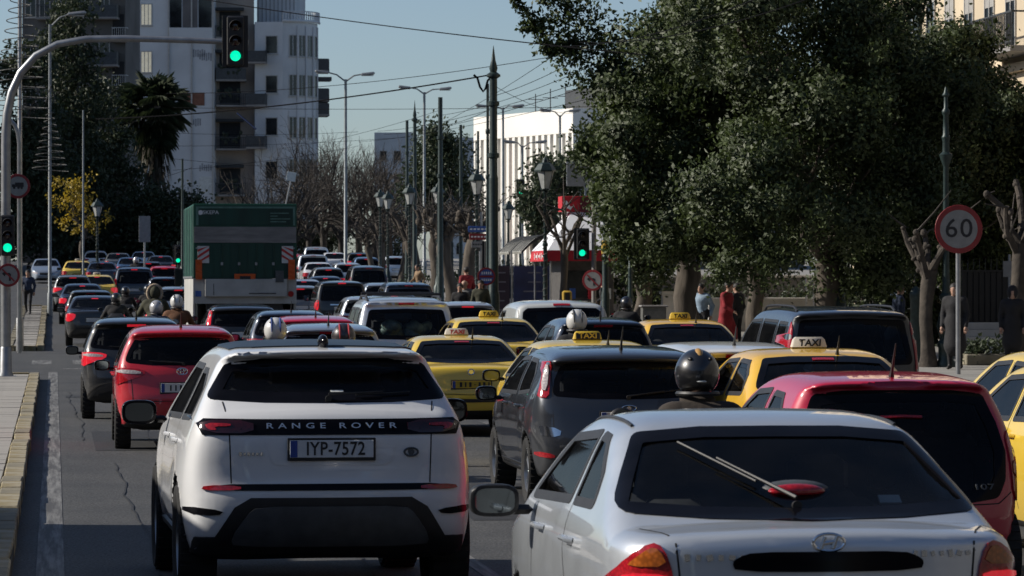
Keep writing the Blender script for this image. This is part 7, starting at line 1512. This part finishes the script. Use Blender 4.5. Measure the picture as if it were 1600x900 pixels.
def body_mesh(pose, coat=0.0, bulk=1.0):
    key = (pose, coat, bulk)
    if key in _body: return _body[key]
    J = {k: np.array(v, float) for k, v in POSES[pose].items()}; C = []     # capsules: a, b, ra, rb, material slot
    def cap(a, b, ra, rb, s_): C.append((np.array(a, float), np.array(b, float), ra, rb, s_))
    up = J['chest'] - J['pel']
    cap(J['pel'] - (.06, 0, 0), J['pel'] + (.06, 0, 0), .125 * bulk, .125 * bulk, 2); cap(J['pel'] + up * .25, J['chest'], .135 * bulk, .155 * bulk, 1)
    cap(J['chest'] - (.08, 0, -.02), J['chest'] + (.08, 0, .02), .125 * bulk, .125 * bulk, 1); cap(J['sh'][0] + (.05, 0, 0), J['sh'][1] - (.05, 0, 0), .085 * bulk, .085 * bulk, 1)
    cap(J['neck'] - (0, .01, .08), J['neck'], .065, .058, 1); cap(J['neck'], J['head'] - (0, 0, .04), .055, .06, 0); h = J['head']
    cap(h + (0, -.015, .03), h + (0, .01, .035), .092, .088, 0); cap(h + (0, .035, -.05), h + (0, .05, -.075), .058, .045, 0); cap(h + (0, .10, -.005), h + (0, .118, -.025), .012, .016, 0)
    for s_ in (0, 1):
        cap(h + ((-1, 1)[s_] * .088, -.01, .0), h + ((-1, 1)[s_] * .094, -.02, .02), .016, .018, 0)
        cap(J['sh'][s_], J['el'][s_], .068 * bulk, .054 * bulk, 1); cap(J['el'][s_], J['wr'][s_], .054 * bulk, .038 * bulk, 1)
        cap(J['hip'][s_], J['kn'][s_], .098, .064, 2); cap(J['kn'][s_], J['an'][s_], .064, .042, 2); f = J['an'][s_]; cap(f + (0, -.03, -.03), f + (0, .14, -.055), .045, .034, 3)
    if coat: cap(J['pel'] + up * .2, J['pel'] - (0, .02, coat), .15 * bulk, .20 * bulk, 1)
    def d(P, which=False):
        D_ = []
        for a, b, ra, rb, s_ in C:
            e = b - a; tt = np.clip(((P - a) @ e) / (e @ e + 1e-9), 0, 1); D_.append(np.linalg.norm(P - a - tt[:, None] * e, axis=1) - (ra + (rb - ra) * tt))
        if which: return np.array(D_).argmin(0)
        r_ = D_[0]
        for q in D_[1:]: r_ = smin(r_, q, .035)
        return r_
    P, Fc, N = surface_net(d, (-.56, -.52, -.02), (.56, .75, 1.80), .034); mi = np.array([c[4] for c in C])[d(P[Fc].mean(1), True)]
    hm = MB()
    for s_ in (0, 1): hand_mb(hm, J['wr'][s_] + (J['wr'][s_] - J['el'][s_]) * .05, J['wr'][s_] - J['el'][s_] if pose[:4] != 'ride' else np.array(((1, -1)[s_] * .2, 1, -.25)), np.array((.0, .3, 1.)))
    HV = np.concatenate(hm.v); HF = [[i + len(P) for i in f] for f in hm.f]; me = bpy.data.meshes.new('person'); me.from_pydata(np.concatenate([P, HV]).tolist(), [], Fc.tolist() + HF)
    for _ in range(4): me.materials.append(M['skin'])
    me.polygons.foreach_set('material_index', mi.tolist() + [0] * len(HF)); me.polygons.foreach_set('use_smooth', [True] * len(me.polygons)); me.update(); _body[key] = (me, J); return _body[key]
def person(label, loc, rz, pose='stand', top='black', legs='black', hair='hair', coat=0.0, bulk=1.0, scale=1.0, helmet=None, hood=False, gloves=False, group=None, fringe=None):
    me, J = body_mesh(pose, coat, bulk); o = link('person', me, None, loc, (0, 0, rz)); o.scale = (scale,) * 3; tag(o, label, 'person', group)
    for i, m in enumerate((M['skin'], CL[top], CL[legs], SHOE)): o.material_slots[i].link = 'OBJECT'; o.material_slots[i].material = m
    h = J['head']
    if helmet:
        q = MB().ell(h + (0, .0, .035), (.135, .158, .15), 24, 16); V = q.v[0]; lo = V[:, 2] < h[2] - .05; V[lo, 2] = h[2] - .05 + (V[lo, 2] - h[2] + .05) * .8; hl = q.obj('helmet', HELM[helmet], o, True)
        v = MB().ell(h + (0, .012, .02), (.132, .156, .075), 24, 12); v.v[0][:, 1] = np.maximum(v.v[0][:, 1], h[1] + .05); v.obj('visor', M['gloss_black'], hl, True); MB().tube([(h[0] + math.sin(a) * .12, h[1] - .02 + math.cos(a) * .135, h[2] - .085) for a in np.linspace(0, 6.283, 20)], .016, 6).obj('helmet_rim', M['black_plastic'], hl, True)
        MB().tube([(h[0] + math.sin(a) * .085, h[1] - .015 + math.cos(a) * .09, h[2] - .125) for a in np.linspace(0, 6.283, 18)], .026, 7).obj('collar', CL[top], o, True)
        for xx in (-.06, .06): MB().ell(h + (xx, -.085, .125), (.018, .035, .014), 10, 6).obj('helmet_vent', M['black_plastic'], hl, True)
        if helmet == 'black_gold': MB().ell(h + (0, -.03, .10), (.045, .09, .090), 14, 10).obj('helmet_stripe', HELM['black_gold_stripe'], hl, True); MB().ell(h + (.0, -.118, -.01), (.045, .042, .012), 12, 6).obj('helmet_sticker', M['paper'], hl, True)
        if helmet in ('white_blue', 'red_black', 'white'):
            for xx in (-.05, .05): MB().tube([(xx, h[1] + .0 - .153 * math.sin(a), h[2] + .033 + .144 * math.cos(a)) for a in np.linspace(-.1, 1.7, 9)], [.004, .009, .011, .012, .012, .012, .011, .009, .004], 8).obj('helmet_stripe', HELM[helmet + '_stripe'], hl, True)
    elif hood: q = MB().ell(h + (0, -.025, .02), (.125, .125, .16), 16, 10).obj('hood', CL[top], o, True)
    elif hair:
        q = MB().ell(h + (0, -.018, .04), (.104, .115, .105), 16, 10); q.v[0][:, 2] = np.maximum(q.v[0][:, 2], h[2] - .03); q.obj('hair', M[hair], o, True)
    if fringe: MB().tube([(math.sin(a) * .15, h[1] - .05, h[2] + .01 + math.cos(a) * .17) for a in np.linspace(-2.4, 2.4, 20)], .035, 7).obj('fur_trim', mat('pale fur', (.42, .33, .24), .95, scale=30, var=.4), o, True)
    return o
HELM = {'white': paint('white helmet', (.62, .62, .60), rough=.3), 'white_stripe': M['grey_plastic'], 'silver': paint('silver helmet', (.45, .45, .46), .3, .3), 'white_blue': paint('pale helmet', (.60, .60, .58), rough=.3), 'white_blue_stripe': paint('blue stripe', (.02, .05, .22)), 'red_black': paint('red black helmet', (.02, .012, .014)), 'red_black_stripe': paint('red stripe', (.42, .03, .03)), 'black_gold': paint('black helmet', (.008, .008, .009), rough=.3), 'black_gold_stripe': paint('gold stripe', (.45, .25, .06)), 'black': paint('plain black helmet', (.01, .01, .012), rough=.3)}
# ---------------------------------------------------------------- motorcycles
def make_scooter():
    t = bpy.data.objects.new('motorcycle', None); COL.objects.link(t); CARS['motorcycle'] = (t, None)
    tag(t, 'x', 'motorcycle')
    for y in (.30, 1.52):
        w_ = MB().lathe([(.20, -.05), (.27, -.06), (.30, -.035), (.305, 0), (.30, .035), (.27, .06), (.20, .05)], 24, (0, y, .305), 'x').obj('wheel', M['rubber'], t, True); q = MB().lathe([(.205, -.045), (.18, -.03), (.18, .03), (.205, .045)], 24, (0, y, .305), 'x')
        for k in range(5): a = k * 1.257; q.tube([(0, y, .305), (0, y + math.cos(a) * .19, .305 + math.sin(a) * .19)], .018, 6)
        q.obj('rim', M['alloy'], w_, True)
    d_ = lambda P: smin(smin(np.linalg.norm((P - (0, .55, .70)) / (.16, .52, .13), axis=1) * .13 - .13, np.linalg.norm((P - (0, 1.25, .72)) / (.20, .20, .42), axis=1) * .2 - .2, .06), np.linalg.norm((P - (0, .95, .38)) / (.17, .42, .10), axis=1) * .1 - .1, .06)
    P, Fc, N = surface_net(d_, (-.35, -.1, .1), (.35, 1.6, 1.3), .04); link('bodywork', mesh_np('bodywork', P, Fc, PAINT, N), t)
    MB().box((0, .52, .83), (.30, .85, .10), Matrix.Rotation(-.06, 3, 'X'), bev=.045).obj('seat', M['black_plastic'], t, True); MB().tube([(0, 1.52, .305), (0, 1.36, .78), (0, 1.28, 1.0)], .035, 8).obj('fork', M['steel'], t, True); MB().tube([(-.36, 1.12, 1.02), (-.2, 1.2, 1.04), (0, 1.26, 1.0), (.2, 1.2, 1.04), (.36, 1.12, 1.02)], .018, 8).obj('handlebar', M['black_plastic'], t, True)
    for s_ in (-1, 1):
        m = MB().tube([(s_ * .28, 1.2, 1.04), (s_ * .36, 1.22, 1.22)], .008, 5); m.ell((s_ * .38, 1.2, 1.26), (.075, .025, .055), 12, 8); o = m.obj('rear_view_mirror', M['black_plastic'], t, True); a = np.arange(14) / 14 * 6.283; MB().add(np.c_[s_ * .38 + np.cos(a) * .062, np.full(14, 1.172), 1.26 + np.sin(a) * .044], [tuple(range(14))]).obj('mirror_glass', M['mirror'], o)
        MB().ell((s_ * .15, .10, .70), (.045, .03, .03), 10, 6).obj('indicator', M['amber_lamp'], t, True)
    MB().ell((0, .06, .76), (.10, .05, .05), 14, 8).obj('tail_lamp', M['red_lit'], t, True); MB().box((0, .02, .56), (.19, .01, .17), Matrix.Rotation(-.3, 3, 'X')).obj('number_plate', M['plate_white'], t); MB().box((0, .10, .62), (.20, .30, .03), Matrix.Rotation(.6, 3, 'X')).obj('mudguard', M['black_plastic'], t)
    MB().tube([(.16, .95, .32), (.20, .45, .34), (.20, .05, .42)], [.03, .055, .05], 10).obj('exhaust', M['steel'], t, True); V = MB(); n_ = 7
    for i in range(n_): a = -.9 + 1.8 * i / (n_ - 1); V.add([(math.sin(a) * .24, 1.42 + math.cos(a) * .03, .98), (math.sin(a) * .18, 1.26 + math.cos(a) * .03, 1.36)], [])
    V.f = [[2 * i, 2 * i + 2, 2 * i + 3, 2 * i + 1] for i in range(n_ - 1)]; V.m = [0] * (n_ - 1); V.obj('windshield', M['glass'], t, True); MB().box((0, .02, 1.02), (.42, .36, .30), bev=.08).obj('top_box', M['black_plastic'], t, True); return t
make_scooter()
def bike(px, s, lb, col, rider=None, rz=0.0, box=True):
    r = copy_tree(CARS['motorcycle'][0], None, () if box else ('top_box',)); r.name = 'motorcycle'; p = on_ground(px, F / s); r.location = p; r.rotation_euler = (0, 0, math.radians(rz)); tag(r, lb, 'motorcycle', 'motorcycles in the traffic')
    for c in kids(r):
        if c.type == 'MESH' and c.data.materials[0] == PAINT: c.material_slots[0].link = 'OBJECT'; c.material_slots[0].material = PT[col]
    if rider: q = Matrix.Rotation(math.radians(rz), 3, 'Z') @ Vector((0, .58, 0)); rider['loc'] = Vector(p) + q; person(rz=math.radians(rz), **rider)
    return r
bike(1134, 275, 'motorcycle of the rider in the black and gold helmet, between silver and crimson cars', 'black', dict(label='rider in a brown jacket and black helmet with a gold patch on top', pose='ride', top='brown', legs='black', helmet='black_gold', bulk=1.08, scale=.975), rz=2, box=False)
bike(437, 142, 'motorcycle hidden behind the white crossover, ridden under the white and blue helmet', 'navy', dict(label='rider in a white helmet with blue stripes behind the white crossover', pose='ride', top='navy', legs='jeans', helmet='white_blue', scale=.97), box=False)
bike(546, 152, 'motorcycle behind the white crossover, ridden under the red and black helmet', 'red', dict(label='rider in a red and black helmet behind the white crossover roof', pose='ride', top='black', legs='black', helmet='red_black', scale=.95), box=False)
bike(915, 126, 'motorcycle between the black panel taxi and the dark blue car', 'black', dict(label='rider in a plain white helmet and black jacket by the white van', pose='ride', top='black', legs='jeans', helmet='white'), box=False)
bike(278, 76, 'motorcycle nearest the truck flank, behind the red hatchback', 'black', dict(label='rider in a white helmet and rust brown jacket beside the truck', pose='ride_foot_down', top='rust', legs='black', helmet='white', bulk=1.1, scale=1.04), box=False)
bike(246, 82, 'motorcycle behind the black hatchback with a rider in blue', 'navy', dict(label='rider in a silver helmet and blue jacket left of the rust brown rider', pose='ride', top='navy', legs='jeans', helmet='silver', bulk=1.12, scale=.98))
bike(243, 66, 'motorcycle ahead of the blue jacketed rider', 'black', dict(label='rider with a fur trimmed hood above the silver helmet', pose='ride', top='olive', legs='black', helmet=None, hood=True, fringe=True, bulk=1.15, scale=1.12), box=False)
bike(182, 62, 'motorcycle with a large black top box right of the black saloon', 'black', dict(label='rider in dark clothes on the motorcycle with the large top box', pose='ride_foot_down', top='black', legs='jeans', helmet='black', bulk=1.1))
bike(197, 52, 'motorcycle with a lit tail lamp ahead of the top box rider', 'navy', dict(label='rider in a black helmet in front of the top box rider', pose='ride', top='black', legs='black', helmet='black'))
bike(232, 50, 'motorcycle beside the pink red distant car', 'black', dict(label='dark rider farthest ahead left of the fur hood rider', pose='ride', top='black', legs='black', helmet='black'), box=False)
bike(213, 32, 'small distant motorcycle under the grey sign back', 'black', dict(label='distant rider in a white and red helmet under the grey sign back', pose='ride', top='black', legs='black', helmet='silver', scale=1.1), box=False)
bike(967, 74, 'motorcycle on the pavement edge beyond the white van', 'black', dict(label='rider in dark clothes and black helmet right of the white van', pose='ride', top='black', legs='black', helmet='black', scale=1.0), rz=-20, box=False)
bike(795, 66, 'parked red motorcycle peeping out left of the white van', 'red', None, rz=30, box=False)
# ---------------------------------------------------------------- pedestrians
for lb, px, D, rz, kw in [
    ('person in a long black coat standing behind the 60 sign post', 1492, 82, 2.6, dict(pose='stand', top='black', legs='black', coat=.45, bulk=1.18, scale=1.05)),
    ('hooded person in black at the right edge by the steps', 1582, 84, 2.9, dict(pose='stand', top='black', legs='black', coat=.4, bulk=1.15, hood=True)),
    ('person in a light blue jacket right of the thick trunk', 1098, 104, 2.4, dict(pose='walk', top='light_blue', legs='black', bulk=1.1)),
    ('person in a long red coat walking under the wide dark crown', 1134, 101, -2.2, dict(pose='walk', top='red', legs='red', coat=.5, bulk=1.1, scale=1.04)),
    ('person in dark clothes right of the red coated one', 1152, 104, .8, dict(pose='stand', top='black', legs='black', bulk=1.1)),
    ('bald man in grey by the round red and blue sign', 728, 117, 2.6, dict(pose='walk', top='grey', legs='black', hair=None, bulk=1.1)),
    ('person with dark hair in front of the bald man', 719, 113, 2.9, dict(pose='stand', top='black', legs='black', bulk=1.05, scale=.96)),
    ('person in olive beside the post of the round red and blue sign', 751, 116, 3.0, dict(pose='stand', top='olive', legs='black', bulk=1.1)),
    ('person in red and tan standing among the pruned trunks', 729, 140, .4, dict(pose='stand', top='red', legs='black', bulk=1.1, scale=1.12)),
    ('person in black near the kiosk front', 945, 124, 1.2, dict(pose='walk', top='black', legs='jeans')),
    ('person in dark blue waiting near the bollard', 1405, 98, -1.6, dict(pose='stand', top='navy', legs='black', bulk=1.1)),
    ('person in grey walking behind the black people carrier', 1345, 108, 1.4, dict(pose='walk', top='grey', legs='jeans')),
    ('person in blue on the far island beside the poles', 44, 150, 3.0, dict(pose='walk', top='navy', legs='black')),
    ('person in tan jacket among the pruned trunks, farther away', 655, 165, 2.0, dict(pose='walk', top='tan', legs='jeans'))]:
    person(lb, on_ground(px, D, .15 if px > 600 else .1), rz, **kw)
for root, sh in CARS.values():
    for c in list(kids(root)) + [root]: bpy.data.objects.remove(c)
